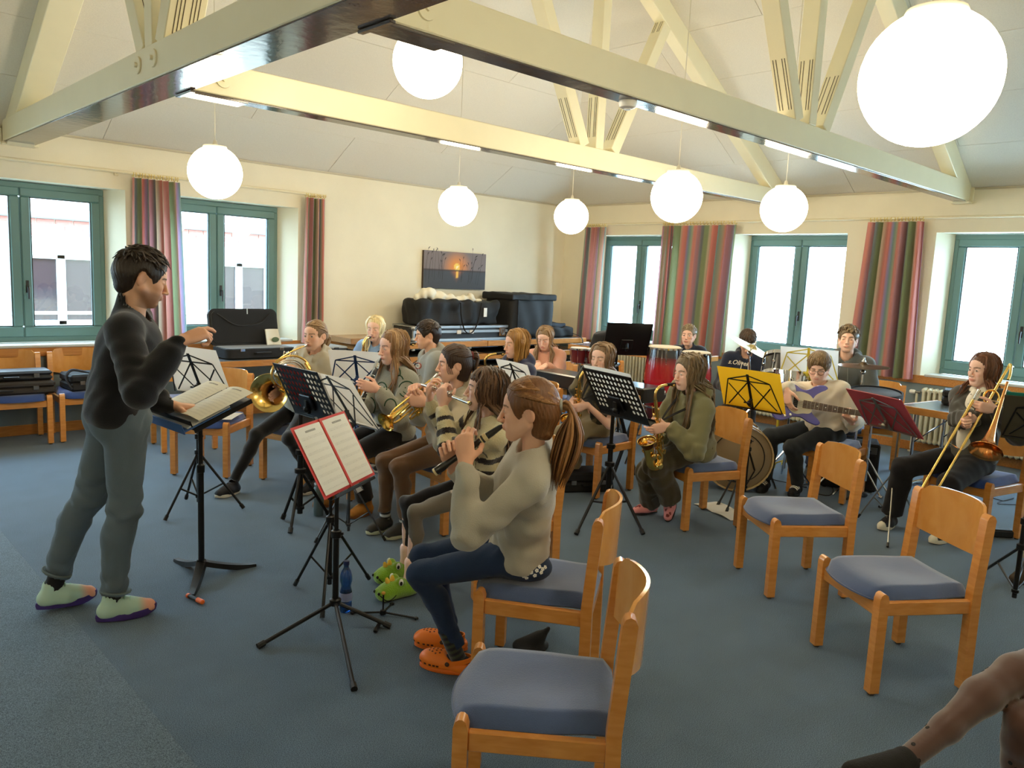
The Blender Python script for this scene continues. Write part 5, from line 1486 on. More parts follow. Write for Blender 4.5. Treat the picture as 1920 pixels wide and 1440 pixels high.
def trumpet(label, tip, E, upv):
 tip = np.array(tip); ax = nz(E - tip); up_ = nz(np.array(upv) - ax * (np.array(upv) @ ax)); M = frame_to(tip, ax, up_)
 t = thing('trumpet', label, 'trumpet', (float(tip[0]), float(tip[1]), 0))
 b = MB(); b.lathe([(.0135, 0), (.0125, .003), (.008, .03), (.006, .06), (.006, .088)], (0, 0, 0), (1, 0, 0), 14, caps=True); lpart('mouthpiece', b, M, M_silver, t)
 b = MB(); b.tube([(.07, 0, 0), (.40, 0, 0)], .0068, 10); b.tube(bez([(.40, 0, 0), (.445, 0, -.012), (.46, 0, -.045), (.445, 0, -.078), (.40, 0, -.09)], 12), .0068, 10); b.tube([(.40, 0, -.09), (.27, 0, -.09)], .0068, 10); lpart('lead_pipe', b, M, M_brass, t)
 b = MB(); b.lathe([(.0075, -.30), (.009, -.15), (.0115, -.02), (.016, .05), (.025, .095), (.040, .125), (.061, .142), (.0625, .143), (.060, .1405)], (.36, 0, -.035), (1, 0, 0), 28); o = lpart('bell', b, M, M_brass, t, 70)
 b = MB(); b.tube(bez([(.06, 0, -.035), (.02, 0, -.042), (.01, 0, -.07), (.04, 0, -.095), (.17, 0, -.095)], 14), .007, 10); lpart('bell_crook', b, M, M_brass, t)
 for i in range(3):
  x = .185 + i * .028
  b = MB(); b.lathe([(.0125, -.125), (.0135, -.12), (.0125, -.115), (.0125, .0), (.0135, .004), (.010, .012), (.001, .012)], (x, 0, -.03), (0, 0, 1), 14, caps=True); v = lpart('valve', b, M, M_brass, t)
  b = MB(); b.tube([(x, 0, -.02), (x, 0, .015)], .003, 6); b.lathe([(.001, .012), (.0095, .012), (.0095, .016), (.001, .018)], (x, 0, 0), (0, 0, 1), 10); lpart('finger_button', b, M, M_pearl, v)
 for (x0, x1, dz, y) in ((.05, .17, -.07, .018), (.26, .35, -.075, -.016), (.24, .31, -.105, .018)):
  b = MB(); b.tube(bez([(x0, y, dz), (x1, y, dz), (x1 + .014, y, dz - .012), (x1, y, dz - .026), (x0, y, dz - .026)], 14), .0058, 8); lpart('valve_slide', b, M, M_brass, t)
 b = MB(); b.tube([(.33, 0, 0), (.33, 0, -.035)], .003, 6); b.tube([(.12, 0, -.001), (.12, 0, -.035)], .003, 6); b.tube([(.30, -.008, .008), (.315, -.012, .022), (.33, -.012, .012), (.328, -.008, .003)], .0025, 6); lpart('brace', b, M, M_silver, t)
 return t, M
def flute(label, A, B, upv):
 L = np.linalg.norm(np.array(B) - np.array(A))
 ks = [(.40 + .05 * i, .0082, .1 * (-1) ** i) for i in range(11)]
 t = woodwind('flute', label, 'flute', A, B, [(0, .008), (.01, .0095), (.30, .0098), (.305, .011), (.325, .011), (.33, .0096), (.86, .0096), (.865, .011), (.88, .011), (.885, .0096), (1, .0098)],
    [(.005, .0112, .012, M_gold)], ks, upv, M0=M_silver)
 A = np.array(A, float); ax = nz(np.array(B) - A); u = nz(np.array(upv) - ax * (np.array(upv) @ ax)); sd = np.cross(ax, u)
 b = MB(); b.box(A + ax * .085 + u * .009, (.026, .020, .006), .0025, np.array([ax, sd, u]).T); b.build('lip_plate', M_silver, t, True)
 b = MB(); b.tube([A + ax * L * .38 + sd * .012 + u * .006, A + ax * L * .96 + sd * .012 + u * .006], .0025, 6); b.build('key_rod', M_silver, t, True)
 return t
def horn(label, tip, c, fwd, upv, bellp, belln):
 """french horn: c coil centre, plane spanned by fwd/upv; bell rim at bellp opening along belln"""
 t = thing('french_horn', label, 'french horn', (float(c[0]), float(c[1]), 0))
 n = nz(np.cross(fwd, upv)); f = nz(fwd); u = np.cross(n, f)
 b = MB(); A = np.linspace(-.6, 2 * pi - 1.0, 40); b.tube([c + f * .155 * cos(a) + u * .145 * sin(a) for a in A], np.interp(A, [A[0], A[-1]], [.0065, .012]), 10); b.build('main_coil', M_gold, t, True)
 b = MB()
 for i, (R, o) in enumerate(((.125, .016), (.105, .030), (.085, .020), (.07, -.014))):
  A = np.linspace(.2 + i * .5, 2 * pi + i * .4, 30); b.tube([c + f * (R * cos(a) + .01) + u * R * sin(a) * .9 + n * o for a in A], .0062, 8)
 b.build('tubing', M_silver, t, True)
 b = MB()
 for i in range(4):
  q = c + f * (.02 + .032 * (i - 1.5)) + u * .055 + n * .035; b.lathe([(.016, -.02), (.017, 0), (.016, .02), (.001, .021)], q, n, 14, caps=True)
 b.build('rotors', M_silver, t, True)
 for i in range(4):
  q = c + f * (.02 + .03 * (i - 1.5)) + u * .125 + n * .045; b = MB(); b.tube([q, q + u * .02, q + u * .045 - f * .004, q + u * .04 - f * .02, q + u * .015 - f * .022], .0042, 6); b.build('valve_slide', M_silver, t, True)
 b = MB(); s0 = c + f * .13 + u * .09; b.tube(bez([tip, tip + (s0 - tip) * .5 + u * .015, s0, c + f * .16, c + f * .14 - u * .07], 14), [.0035] + [.0062] * 20, 8); b.build('lead_pipe', M_gold, t, True)
 b = MB(); d = nz(tip - s0); b.lathe([(.0045, -.055), (.006, -.03), (.0085, -.004), (.0095, 0), (.008, .001)], tip, d, 12, caps=True); b.build('mouthpiece', M_silver, t, True)
 bn = nz(belln); bp = np.array(bellp); b = MB(); b.lathe([(.017, -.24), (.026, -.19), (.040, -.13), (.062, -.075), (.100, -.030), (.140, -.006), (.152, 0), (.150, .003), (.138, -.003)], bp, bn, 36); b.build('bell', M_gold, t, True, ang=70)
 b = MB(); q = bp - bn * .24; b.tube(bez([q, q - bn * .06, c - f * .14 + u * .0, c - f * .10 + u * .10], 12), .015, 10); b.build('bell_branch', M_gold, t, True)
 return t
def trombone(label, bow, top, bellc, belld, side):
 """bow: slide end near the floor; top: where the slide meets the mouthpiece; bell centre and opening direction"""
 bow = np.array(bow); top = np.array(top); ax = nz(top - bow); sd = nz(side - ax * (side @ ax))
 t = thing('trombone', label, 'trombone', (float(bow[0]), float(bow[1]), 0))
 L = np.linalg.norm(top - bow); w = .045
 for q in (-1, 1):
  b = MB(); b.tube([bow + sd * q * w, bow + ax * (L - .05) + sd * q * w], .0075, 10); o = b.build('slide_tube', M_gold, t, True)
  b = MB(); b.tube([bow + ax * (L * .62) + sd * q * w, bow + ax * L + sd * q * w], .0095, 10); b.build('slide_stocking', M_gold, o, True)
 b = MB(); b.tube([bow + sd * w * cos(a) - ax * w * sin(a) for a in np.linspace(0, pi, 14)], .0078, 10); b.build('slide_bow', M_gold, t, True)
 for k in (.60, .95):
  b = MB(); b.tube([bow + ax * L * k - sd * w, bow + ax * L * k + sd * w], .005, 8); b.build('slide_brace', M_silver, t, True)
 b = MB(); m = bow + ax * (L + .01) - sd * w; b.lathe([(.0125, .075), (.0115, .072), (.007, .04), (.006, 0)], m, ax, 14, caps=True); b.build('mouthpiece', M_silver, t, True)
 bc = np.array(bellc); bd = nz(belld); back = bc - bd * .62
 b = MB(); b.lathe([(.0085, -.60), (.011, -.42), (.015, -.27), (.022, -.17), (.036, -.09), (.060, -.035), (.095, -.004), (.102, 0), (.100, .003), (.090, -.004)], bc, bd, 32); b.build('bell', M_rose, t, True, ang=70)
 j = bow + ax * (L * .90) + sd * w
 pts = [back, back - bd * .10, back - bd * .15 + nz(j - back) * .03, back - bd * .15 + (j - back) * .45, back - bd * .10 + (j - back - bd * 0) * .62]
 e = bow + ax * (L + .28) + sd * w
 mid = (back + e) / 2 - bd * .12
 b = MB(); b.tube(bez([back, back - bd * .07, mid, e, bow + ax * L * .93 + sd * w], 26), .0092, 10); b.build('tuning_slide', M_gold, t, True)
 b = MB(); p = bow + ax * (L + .06) + sd * w; q = bc - bd * .42; b.tube([p, q], .005, 8); b.tube([p + ax * .14, q - bd * .16], .005, 8); b.build('bell_brace', M_silver, t, True)
 b = MB(); r0 = bow + ax * (L + .10) + sd * w + bd * .02; A = np.linspace(0, 2 * pi, 22); b.tube([r0 + sd * .05 * cos(a) + ax * .055 * sin(a) for a in A], .0075, 8); b.build('valve_loop', M_gold, t, True)
 return t
# ------------------------------------------------------------------ the band
U = V3(0, 0, 1)
def yv(deg): return V3(cos(radians(deg)), sin(radians(deg)), 0)
def grip(c, d, n, curl=.5, **k): return dict(c=np.array(c, float), d=d, n=n, curl=curl, **k)
def lips(hd, face, S, dx=.110):
 return np.array(hd) + (np.array((dx, 0, -.0640)) * (.62 + .38 * S / 1.68)) @ rotm(*[radians(a) for a in face]).T
SK1, SK2, SK3 = (240, 192, 166), (234, 184, 154), (244, 200, 178)
# --- recorder player, closest to the camera
f, l = yv(131), yv(221); hd = dep(990, 770, 3.0); face = (131, -4, 0); tip = lips(hd, face, 1.68)
ra = nz(f * .80 - U * .62 + l * .08); ru = nz(U * .8 + f * .6); ru = nz(ru - ra * (ru @ ra))
person('recorder', 'girl with ponytail in grey sweatshirt and orange clogs playing a black recorder', (2.265, 2.255), 133, hd, 1.68, face=face, fine=True,
 hands={-1: grip(tip + ra * .150 + l * .026 + ru * .012, nz(U * .86 + ra * .05 - l * .30 + f * .1), nz(-l * .9 - f * .15), (.62, .66, .75, .85), thumb=.75),
   1: grip(tip + ra * .235 - l * .026 + ru * .010, nz(U * .80 + l * .30 + f * .2), nz(l * .9 - f * .15), (.6, .62, .65, .7), thumb=.75)},
 feet={1: (2.21, 2.62, 128), -1: (2.10, 2.44, 122)}, legyaw=138, elbow={-1: -U + l * .25 - f * .25, 1: -U - l * .3 - f * .2}, skin=SK2,
 top=dict(col=(176, 170, 154), ease=.020, name='sweatshirt', neck=.95, fold=.008, drop=.015),
 pants=dict(col=(40, 56, 84), mat=M_denim, ease=-.004, name='jeans', crop=.06),
 shoes=dict(fn=clog, col=(240, 124, 26), sole=(228, 108, 22), sock=(34, 36, 46), sock2=(64, 70, 60)),
 hair=dict(style='tail', col=(112, 72, 38), col2=(160, 114, 66), tie=(-.116, 0, .020), taillen=.31, tailw=2.4, band=(156, 158, 150), vol=.006), eyes=dict(col='brown', open=.5, gaze=(0, -.3)))
woodwind('recorder', 'black recorder with cream rings held by the ponytailed girl in grey', 'recorder', tip - ra * .012, tip + ra * .315,
  [(0, .006), (.03, .010), (.16, .0135), (.24, .0135), (.25, .0165), (.30, .0165), (.31, .0125), (.72, .0118), (.80, .0125), (.86, .0165), (.93, .0165), (1, .0145)],
  [(.25, .0178, .016, M_ivory), (.305, .0172, .006, M_ivory), (.985, .0158, .010, M_ivory)], [], ru)
def stick_on(key, which, pts, r, m, name, org, lift=.0015):
 """small flat discs sewn to the cloth, found by casting from org towards each point"""
 I = PEOPLE[key]; o = I[which]; par = o; me = o.data; M = np.array(tom(o))
 V = np.array([v.co[:] for v in me.vertices]) @ M[:3, :3].T + M[:3, 3]
 bv = BVHTree.FromPolygons(V.tolist(), [tuple(p.vertices) for p in me.polygons])
 out = []
 for p in pts:
  h, nr, _, _ = bv.ray_cast(Vector(org), Vector(nz(np.array(p) - np.array(org))))
  if h is None: continue
  out.append((np.array(h), np.array(nr)))
 return out, par
def ring_print(key, which, c, uvec, vvec, P2, org, r, m, name):
 pts = [c + uvec * a + vvec * b for a, b in P2]
 out, par = stick_on(key, which, pts, r, m, name, org)
 if len(out) > 2:
  b = MB(); b.tube([h + n * .001 for h, n in out], r, 6); return b.build(name, m, par, True)
M_emb = mat('white_embroidery', (226, 226, 220), .9)
c0 = flo(1001, 1068, .565); og = CAMP
g_ = np.random.default_rng(3)
vu, vv = nz(_r), U
pts = [c0 + vu * x + vv * z for x, z in [(-.035, -.01), (-.02, .012), (-.028, -.035), (-.01, -.012), (0, .018), (.012, -.004), (.022, .012), (.035, .002), (.045, .010), (-.04, -.028), (.005, -.025), (.03, -.012)]]
out, par = stick_on('recorder', 'pants_obj', pts, .005, M_emb, 'blossom', og)
for h, n in out:
 b = MB(); x = nz(np.cross(n, U)); y = np.cross(n, x)
 for a in np.linspace(0, 2 * pi, 5, endpoint=False): b.ball(h + n * .001 + (x * cos(a) + y * sin(a)) * .0050, (.0042, .0042, .0016), 6, 4, R=np.array([x, y, n]).T)
 b.build('blossom', M_emb, par, True)
# --- flute player
f, l = yv(140), yv(230); hd = dep(911, 731, 4.10); face = (141, 2, 0); S = 1.55; mth = lips(hd, face, S, .108)
fd = nz(yv(77) + U * .02); A = mth - fd * .075 + f * .010 - U * .004; B = A + fd * .60
def stripes(V, C, I):
 P, T, N = I['P'], I['T'], I['N']; dk = rgb((34, 26, 30))
 out = C.copy(); L = np.linalg.norm(N - P)
 t = (V - P) @ T
 dT = np.linalg.norm((V - P) - np.clip(t, 0, L)[:, None] * T, axis=1)
 m = ((t < L * .72) & (((t + .012) % .082) < .036))
 arm = np.zeros(len(V)); best = np.full(len(V), 9.0)
 for q in (1, -1):
  s_, e_, w_ = I['sh'][q], I['el'][q], I['wr'][q]
  for (a, b, o) in ((s_, e_, .0), (e_, w_, 1.0)):
   ab = b - a; u = np.clip(((V - a) @ ab) / (ab @ ab), 0, 1); d = np.linalg.norm(V - a - u[:, None] * ab, axis=1)
   ln = np.linalg.norm(ab); pos = u * ln + (0 if o == 0 else np.linalg.norm(e_ - s_))
   k = d < best; best[k] = d[k]; arm[k] = pos[k]
 tot = np.linalg.norm(I['el'][1] - I['sh'][1]) + np.linalg.norm(I['wr'][1] - I['el'][1])
 isarm = best < np.minimum(dT - .06, .12)
 ma = (((arm - .045) % .078) < .034) & (arm > .07) & (arm < tot - .055)
 m = np.where(isarm, ma, m)
 out[m] = dk
 return out
def leggings(V, C, I):
 out = C.copy(); gr = rgb((112, 104, 92)); wh = rgb((214, 200, 182))
 ll = np.cross(U, I['lf'])
 q = -1
 for (a, b) in ((I['hip'][q], I['kn'][q]), (I['kn'][q], I['an'][q])):
  ab = b - a; u = ((V - a) @ ab) / (ab @ ab); d = V - a - np.clip(u, 0, 1)[:, None] * ab
  m = (np.linalg.norm(d, axis=1) < .12) & ((d @ ll) > -.012) & (u > -.1) & (u < 1.1)
  out[m] = gr
 a, b = I['hip'][q], I['kn'][q]; ab = b - a; u = ((V - a) @ ab) / (ab @ ab); d = V - a - u[:, None] * ab
 m = (u < .34 + (d @ U) * 2.2) & (u > -.30) & ((d @ ll) > -.03); out[m] = wh
 return out
person('flute', 'girl with long dark hair and striped jumper playing a silver flute', (2.82, 3.13), 150, hd, S, face=face, fine=True,
 hands={-1: grip(A + fd * .27 - U * .010 + f * .018, nz(U * .9 + f * .05 + fd * .25), nz(-f * .6 + fd * .1 + l * -.6), (.7, .8, .8, .9), thumb=.5),
   1: grip(A + fd * .42 - U * .012 + f * .020, nz(U * .9 - fd * .2 + f * .15), nz(-f * .9 + l * .2), (.55, .6, .6, .6), thumb=.5)},
 feet={1: (2.55, 3.44, 178), -1: (2.43, 3.24, 176)}, legyaw=158, elbow={-1: -U + f * .25 + l * .25, 1: -U + f * .3 - l * .5}, skin=SK3,
 top=dict(col=(214, 200, 158), ease=.022, name='striped_jumper', mat=M_knit, h=.0065, neck=1.0, fold=.006, drop=-.035, paint=stripes),
 pants=dict(col=(30, 28, 30), ease=-.012, name='leggings', crop=.10, paint=leggings),
 shoes=dict(fn=dino, bare_ankle=True),
 hair=dict(style='long', col=(52, 36, 28), col2=(120, 88, 62), len=.52, front=.25, bangs=True, wave=.004), eyes=dict(col='brown', open=.35, gaze=(0, -.4)))
flute('silver flute played by the girl in the striped jumper', A, B, nz(U + f * .3))
# --- trumpet player
f, l = yv(154), yv(244); hd = dep(851, 683, 4.95); face = (153, -3, 0); S = 1.66; tip = lips(hd, face, S, .112)
E_ = dep(728, 777, 4.62); ax = nz(E_ - tip); tu = nz(U + ax * .2 + l * .12)
person('trumpet', 'girl in beige hoodie and brown trousers with bundled hair playing a trumpet', (3.30, 4.02), 172, hd, S, face=face, fine=True,
 hands={-1: grip(tip + ax * .215 - tu * .05 + l * .030, nz(ax * .25 + tu * .25 - l * .2 + f * .5), nz(-l * 1.0), (.8, .8, .85, .9), thumb=.35),
   1: grip(tip + ax * .20 + tu * .010 - l * .022, nz(ax * .55 + tu * .45 + l * .3), nz(-tu * .7 + l * .6), (.7, .75, .75, .5), thumb=.6)},
 feet={1: (2.92, 4.20, 190), -1: (2.96, 4.03, 184)}, legyaw=178, elbow={-1: -U + l * .45, 1: -U - l * .55}, skin=SK1,
 top=dict(col=(190, 178, 154), ease=.024, name='hoodie', hood=True, pocket=True, drop=.02, fold=.008),
 pants=dict(col=(116, 86, 62), ease=.0, name='trousers', crop=.10), shoes=dict(fn=shoe, col=(62, 62, 62), sole=(206, 208, 176), name='slipper_shoe', sock=(220, 220, 216), sock_stripes=True, paint=None),
 hair=dict(style='low', col=(58, 42, 34), col2=(88, 64, 50), tie=(-.108, 0, .050), bun=True, taillen=.16, tailw=2.0, band=(120, 52, 50), loose=True, vol=.004), eyes=dict(col='brown', open=.7, gaze=(.1, -.2)))
trumpet('gold trumpet of the girl in the beige hoodie', tip, E_, tu)
# --- clarinet player
f, l = yv(178), yv(268); hd = dep(737, 651, 5.42); face = (176, -7, 0); S = 1.62; tip = lips(hd, face, S, .106)
E_ = dep(668, 778, 5.18); ax = nz(E_ - tip); E_ = tip + ax * .63; cu = nz(f + U * .3)
person('clarinet', 'girl in grey jumper with green line faces and tan boots playing a clarinet', (3.27, 4.60), 182, hd, S, face=face,
 hands={-1: grip(tip + ax * .225 + l * .022 + f * .010, nz(f * .75 - l * .15 + U * .25), nz(-l * .9 - f * .15), (.55, .55, .55, .6), thumb=.6),
   1: grip(tip + ax * .40 - l * .022 + f * .01, nz(f * .75 + l * .2 + U * .1), nz(l * .9 - f * .2), (.55, .55, .55, .6), thumb=.6)},
 feet={1: (2.93, 4.90, 185), -1: (3.00, 4.55, 190)}, elbow={-1: -U + l * .5 - f * .2, 1: -U - l * .5}, skin=SK3,
 top=dict(col=(158, 158, 144), ease=.032, name='jumper', mat=M_knit, drop=.03, fold=.007), pants=dict(col=(26, 25, 27), ease=.012, name='trousers', flare=.012),
 shoes=dict(fn=shoe, col=(184, 122, 50), sole=(150, 92, 40), high=.05, name='boot', laces=(150, 96, 44), sole_h=.03),
 hair=dict(style='long', col=(132, 94, 58), col2=(184, 150, 110), len=.36, front=.55, part=.0), eyes=dict(col='blue', open=.35, gaze=(0, -.5)))
woodwind('clarinet', 'black clarinet with silver rings and keys played by the girl in the smiley jumper', 'clarinet', tip, E_,
  [(0, .005), (.02, .008), (.12, .0125), (.125, .0145), (.22, .0145), (.225, .0135), (.80, .0135), (.82, .0150), (.92, .020), (.975, .030), (1, .031)],
  [(.125, .0155, .010, M_silver), (.225, .0155, .008, M_silver), (.515, .0155, .008, M_silver), (.80, .0158, .008, M_silver), (.995, .0315, .008, M_silver), (.09, .0128, .03, M_silver)],
  wind_keys(15, .27, .78) + [(.30 + .06 * i, .006, 1.5) for i in range(8)] + [(.33 + .06 * i, .006, -1.5) for i in range(8)], cu)
M_grn = mat('green_embroidery', (36, 74, 52), .9)
def circ(cx, cy, rx, ry, a0=0, a1=2 * pi, n=20): return [(cx + rx * cos(a), cy + ry * sin(a)) for a in np.linspace(a0, a1, n)]
I = PEOPLE['clarinet']; cc = dep(745, 735, 5.3)
uu, vv = nz(_r), nz(_u)
def pxo(x, y): return ((x - 745) / F * 5.3, -(y - 735) / F * 5.3)
for (cx, cy, rx, ry, a0, a1) in ((716, 728, 9, 11, -.3, pi + .3), (763, 730, 15, 15, -2.6, 2.9), (749, 718, 8, 14, .5, 3.6), (695, 762, 8, 16, -1.6, 1.6), (732, 762, 11, 14, 0, 3.1), (742, 700, 9, 12, -.3, 1.2)):
 q = [pxo(cx + rx * cos(a), cy - ry * sin(a)) for a in np.linspace(a0, a1, 22)]
 ring_print('clarinet', 'top_obj', cc, uu, vv, q, CAMP, .0042, M_grn, 'embroidered_face')
for (cx, cy) in ((712, 726), (720, 726), (760, 727), (769, 726)):
 ring_print('clarinet', 'top_obj', cc, uu, vv, [pxo(cx, cy - 1), pxo(cx, cy), pxo(cx + .3, cy + 1.2)], CAMP, .0035, M_grn, 'embroidered_eye')
ring_print('clarinet', 'top_obj', cc, uu, vv, [pxo(763 + 7 * cos(a), 732 - 6 * sin(a)) for a in np.linspace(pi + .4, 2 * pi - .4, 9)], CAMP, .003, M_grn, 'embroidered_smile')
# --- french horn player
f, l = yv(198), yv(288); hd = dep(591, 629, 6.15); face = (204, -4, 0); S = 1.64; tip = lips(hd, face, S, .110)
hc = dep(547, 702, 6.02)
person('horn', 'fair-haired young person in grey-beige hoodie and black trousers playing a french horn', (3.09, 5.64), 200, hd, S, face=face,
 hands={-1: grip(hc + U * .015 + l * .03 + f * .01, nz(f * .7 + U * .5 - l * .1), nz(-l * .9 - U * .2), (.6, .6, .6, .6), thumb=.5),
   1: grip(dep(520, 738, 6.1), nz(f * .8 - U * .3), nz(l * .8 + f * .2), .3, thumb=.2)},
 feet={1: (2.47, 5.55, 196), -1: (3.00, 5.28, 205)}, elbow={-1: -U + l * .6 - f * .2, 1: -U * .8 - l * .8}, skin=SK2,
 top=dict(col=(182, 172, 150), ease=.030, name='hoodie', hood=True, drop=.02, fold=.008, collar=.05), pants=dict(col=(22, 21, 23), ease=-.004, name='trousers', crop=.05),
 shoes=dict(fn=shoe, col=(30, 30, 36), sole=(214, 208, 190), name='sneaker', laces=(40, 40, 44)),
 hair=dict(style='low', col=(132, 102, 68), col2=(168, 136, 94), tie=(-.118, 0, -.02), taillen=.10, tailw=.9, part=.0, band=(120, 96, 64)), eyes=dict(col='grey', open=.75, gaze=(.2, .05)))
horn('gold and silver french horn of the player by the open black case', tip, hc, nz(yv(170) * 1 + U * .1), U, dep(504, 737, 5.98), nz(yv(222) + U * .08))
# --- saxophone players
def sax_player(key, label, slabel, base, yaw, hd, face, S, sy, tilt=(.32, .30), hand_z=(-.20, -.33), instrument_part=True, keys=True, **kw):
 tip = lips(hd, face, S, .112); fx = yv(sy); lf_ = yv(sy + 90)
 z = nz(U + fx * tilt[0] + lf_ * tilt[1]); x = nz(fx - z * (fx @ z)); Pz = lambda zz: tip - x * -.185 - z * .055 + z * zz
 h = kw.pop('hands', None) or {-1: grip(Pz(hand_z[0]) + lf_ * .022 + x * .012, nz(x * .9 + z * .12 - lf_ * .15), nz(-lf_ - x * .15), (.5, .5, .55, .6), thumb=.5),
  1: grip(Pz(hand_z[1]) - lf_ * .040 + x * .006, nz(x * .85 + z * .1 + lf_ * .1), nz(lf_ - x * .1), (.5, .5, .5, .55), thumb=.5)}
 I = person(key, label, base, yaw, hd, S, face=face, hands=h, elbow=kw.pop('elbow', {-1: -U + lf_ * .45 - fx * .2, 1: -U - lf_ * .6}), **kw)
 t, M = sax(slabel, tip, fx, z, base, keys=keys)
 strap(t, I['N'], Pz(-.17) - x * .03, I['cl'], I['cf'])
 return I
hd = dep(1291, 699, 5.33)
def spots(L, C):
 C = C.copy()
 for (x, y, r) in ((.06, .01, .012), (.09, -.02, .009), (.11, .015, .010), (.04, -.03, .009), (.13, .0, .014), (.02, .035, .010)):
  C[(np.hypot(L[:, 0] - x, L[:, 1] - y) < r)] = rgb((120, 50, 54))
 return C
def camo(V, C, I):
 n = np.sin(V[:, 0] * 46 + 2 * np.sin(V[:, 2] * 33)) + np.sin(V[:, 1] * 52 + 2 * np.sin(V[:, 0] * 29 + 1)) + np.sin(V[:, 2] * 41 + 2.2 * np.sin(V[:, 1] * 35))
 out = np.repeat(rgb((58, 54, 38))[None], len(V), 0); out[n > .5] = rgb((28, 28, 24)); out[n < -.7] = rgb((116, 102, 70)); return out
sax_player('olive', 'girl in olive hoodie and brown cargo trousers with pink socks playing the saxophone', 'gold saxophone of the girl in the olive hoodie', (4.85, 3.07), 160, hd, (161, -6, 0), 1.60, 168, fine=True, tilt=(.30, .10),
 feet={1: (4.76, 3.36, 160), -1: (4.70, 3.14, 200, .085, -.95)}, skin=SK3,
 top=dict(col=(130, 126, 92), ease=.038, name='hoodie', hood=True, drop=.06, fold=.011), pants=dict(col=(74, 66, 46), ease=.022, flare=.028, name='cargo_trousers', fold=.009, crop=.03),
 shoes=dict(fn=shoe, col=(230, 150, 148), sole=(34, 30, 34), name='slipper', paint=spots, sole_h=.012), kneedir={1: yv(190) + U * .5, -1: yv(172) + U * .5},
 hair=dict(style='long', col=(110, 94, 70), col2=(136, 112, 80), len=.52, front=.55, wave=.008, vol=.006), eyes=dict(col='blue', open=.4, gaze=(0, -.5)))
hd = dep(1129, 672, 6.05)
sax_player('camo', 'girl with long hair in camouflage shirt and khaki cargo trousers playing the saxophone', 'gold saxophone of the girl in the camouflage shirt', (4.86, 4.03), 182, hd, (190, -5, 0), 1.58, 186, tilt=(.30, .22),
 feet={1: (4.70, 4.30, 190), -1: (4.86, 4.22, 200, .10)}, skin=SK3,
 top=dict(col=(58, 54, 38), ease=.03, name='camouflage_shirt', bare=1, drop=.03, paint=camo), pants=dict(col=(150, 136, 106), ease=.024, flare=.02, name='cargo_trousers', fold=.010, crop=.06),
 shoes=dict(fn=shoe, col=(40, 40, 44), sole=(230, 228, 222), name='sneaker', laces=(230, 230, 226)),
 hair=dict(style='long', col=(120, 94, 66), col2=(146, 116, 84), len=.46, front=.45, wave=.006), eyes=dict(col='brown', open=.35, gaze=(0, -.5)))
hd = dep(704, 616, 7.6)
sax_player('blonde', 'girl with long pale blonde hair and light blue jumper playing the saxophone at the back', 'saxophone of the blonde girl in light blue', (4.42, 6.52), 212, hd, (216, -8, 0), 1.62, 214, tilt=(.2, .1),
 feet={1: (3.95, 6.45, 210), -1: (4.08, 6.22, 214)}, skin=SK3, top=dict(col=(138, 168, 206), ease=.026, name='jumper'), pants=dict(col=(70, 84, 108), mat=M_denim, name='jeans'),
 shoes=dict(fn=shoe, col=(225, 225, 225), sole=(230, 230, 230)), hair=dict(style='long', col=(226, 204, 150), col2=(240, 226, 184), len=.42, front=.6, part=-.01), eyes=dict(col='blue', open=.3, gaze=(0, -.6)))
hd = dep(801, 629, 6.9)
sax_player('boygrey', 'dark-haired boy in grey hoodie playing the saxophone before the flight case', 'saxophone of the dark-haired boy in grey', (4.32, 5.45), 160, hd, (156, -6, 0), 1.64, 160, tilt=(.35, .3), male=True,
 feet={1: (3.90, 5.70, 165), -1: (3.85, 5.45, 160)}, skin=SK2, top=dict(col=(150, 150, 142), ease=.03, name='hoodie', hood=True, male=True), pants=dict(col=(40, 42, 48), name='trousers'),
 shoes=dict(fn=shoe, col=(60, 60, 62), sole=(220, 220, 216)), hair=dict(style='short', col=(44, 32, 24), col2=(70, 50, 36), len=.075, lift=.010, vol=.010, fwd=1.2, n=220), eyes=dict(col='brown', open=.4, gaze=(0, -.4)))
hd = dep(968, 645, 6.5)
sax_player('navy', 'girl with ginger bob and navy hoodie playing the saxophone', 'saxophone of the girl in the navy hoodie', (4.62, 4.72), 166, hd, (166, -6, 0), 1.60, 160, tilt=(.35, .3),
 feet={1: (4.15, 4.90, 170), -1: (4.15, 4.68, 166)}, skin=SK1, top=dict(col=(50, 54, 80), ease=.032, name='hoodie', hood=True), pants=dict(col=(40, 44, 56), mat=M_denim, name='jeans'),
 shoes=dict(fn=shoe, col=(50, 50, 54), sole=(220, 220, 216)), hair=dict(style='bob', col=(150, 104, 46), col2=(178, 132, 66), len=.19, part=.01, vol=.006), eyes=dict(col='grey', open=.5, gaze=(0, -.4)))
# --- keyboard player
hd = dep(1022, 634, 8.05); f = yv(208)
kp = dep(1020, 694, 7.75)
person('pink', 'girl with long straight hair in salmon pink hoodie looking down at the keyboard', (5.95, 5.62), 214, hd, 1.60, face=(205, -22, 0),
 hands={1: grip(dep(1006, 688, 7.72), nz(f - U * .15), -U, .3), -1: grip(dep(1018, 691, 7.68), nz(f - U * .15 + yv(118) * .1), -U, .3)},
 feet={1: (5.5, 5.5, 214), -1: (5.62, 5.3, 214)}, skin=SK3, top=dict(col=(208, 152, 130), ease=.03, name='hoodie', hood=True), pants=dict(col=(60, 66, 84), mat=M_denim, name='jeans'),
 shoes=dict(fn=shoe, col=(90, 90, 94), sole=(220, 220, 216)), hair=dict(style='long', col=(132, 104, 72), col2=(160, 128, 92), len=.44, front=.75), eyes=dict(col='brown', open=.4, gaze=(0, -.6)))
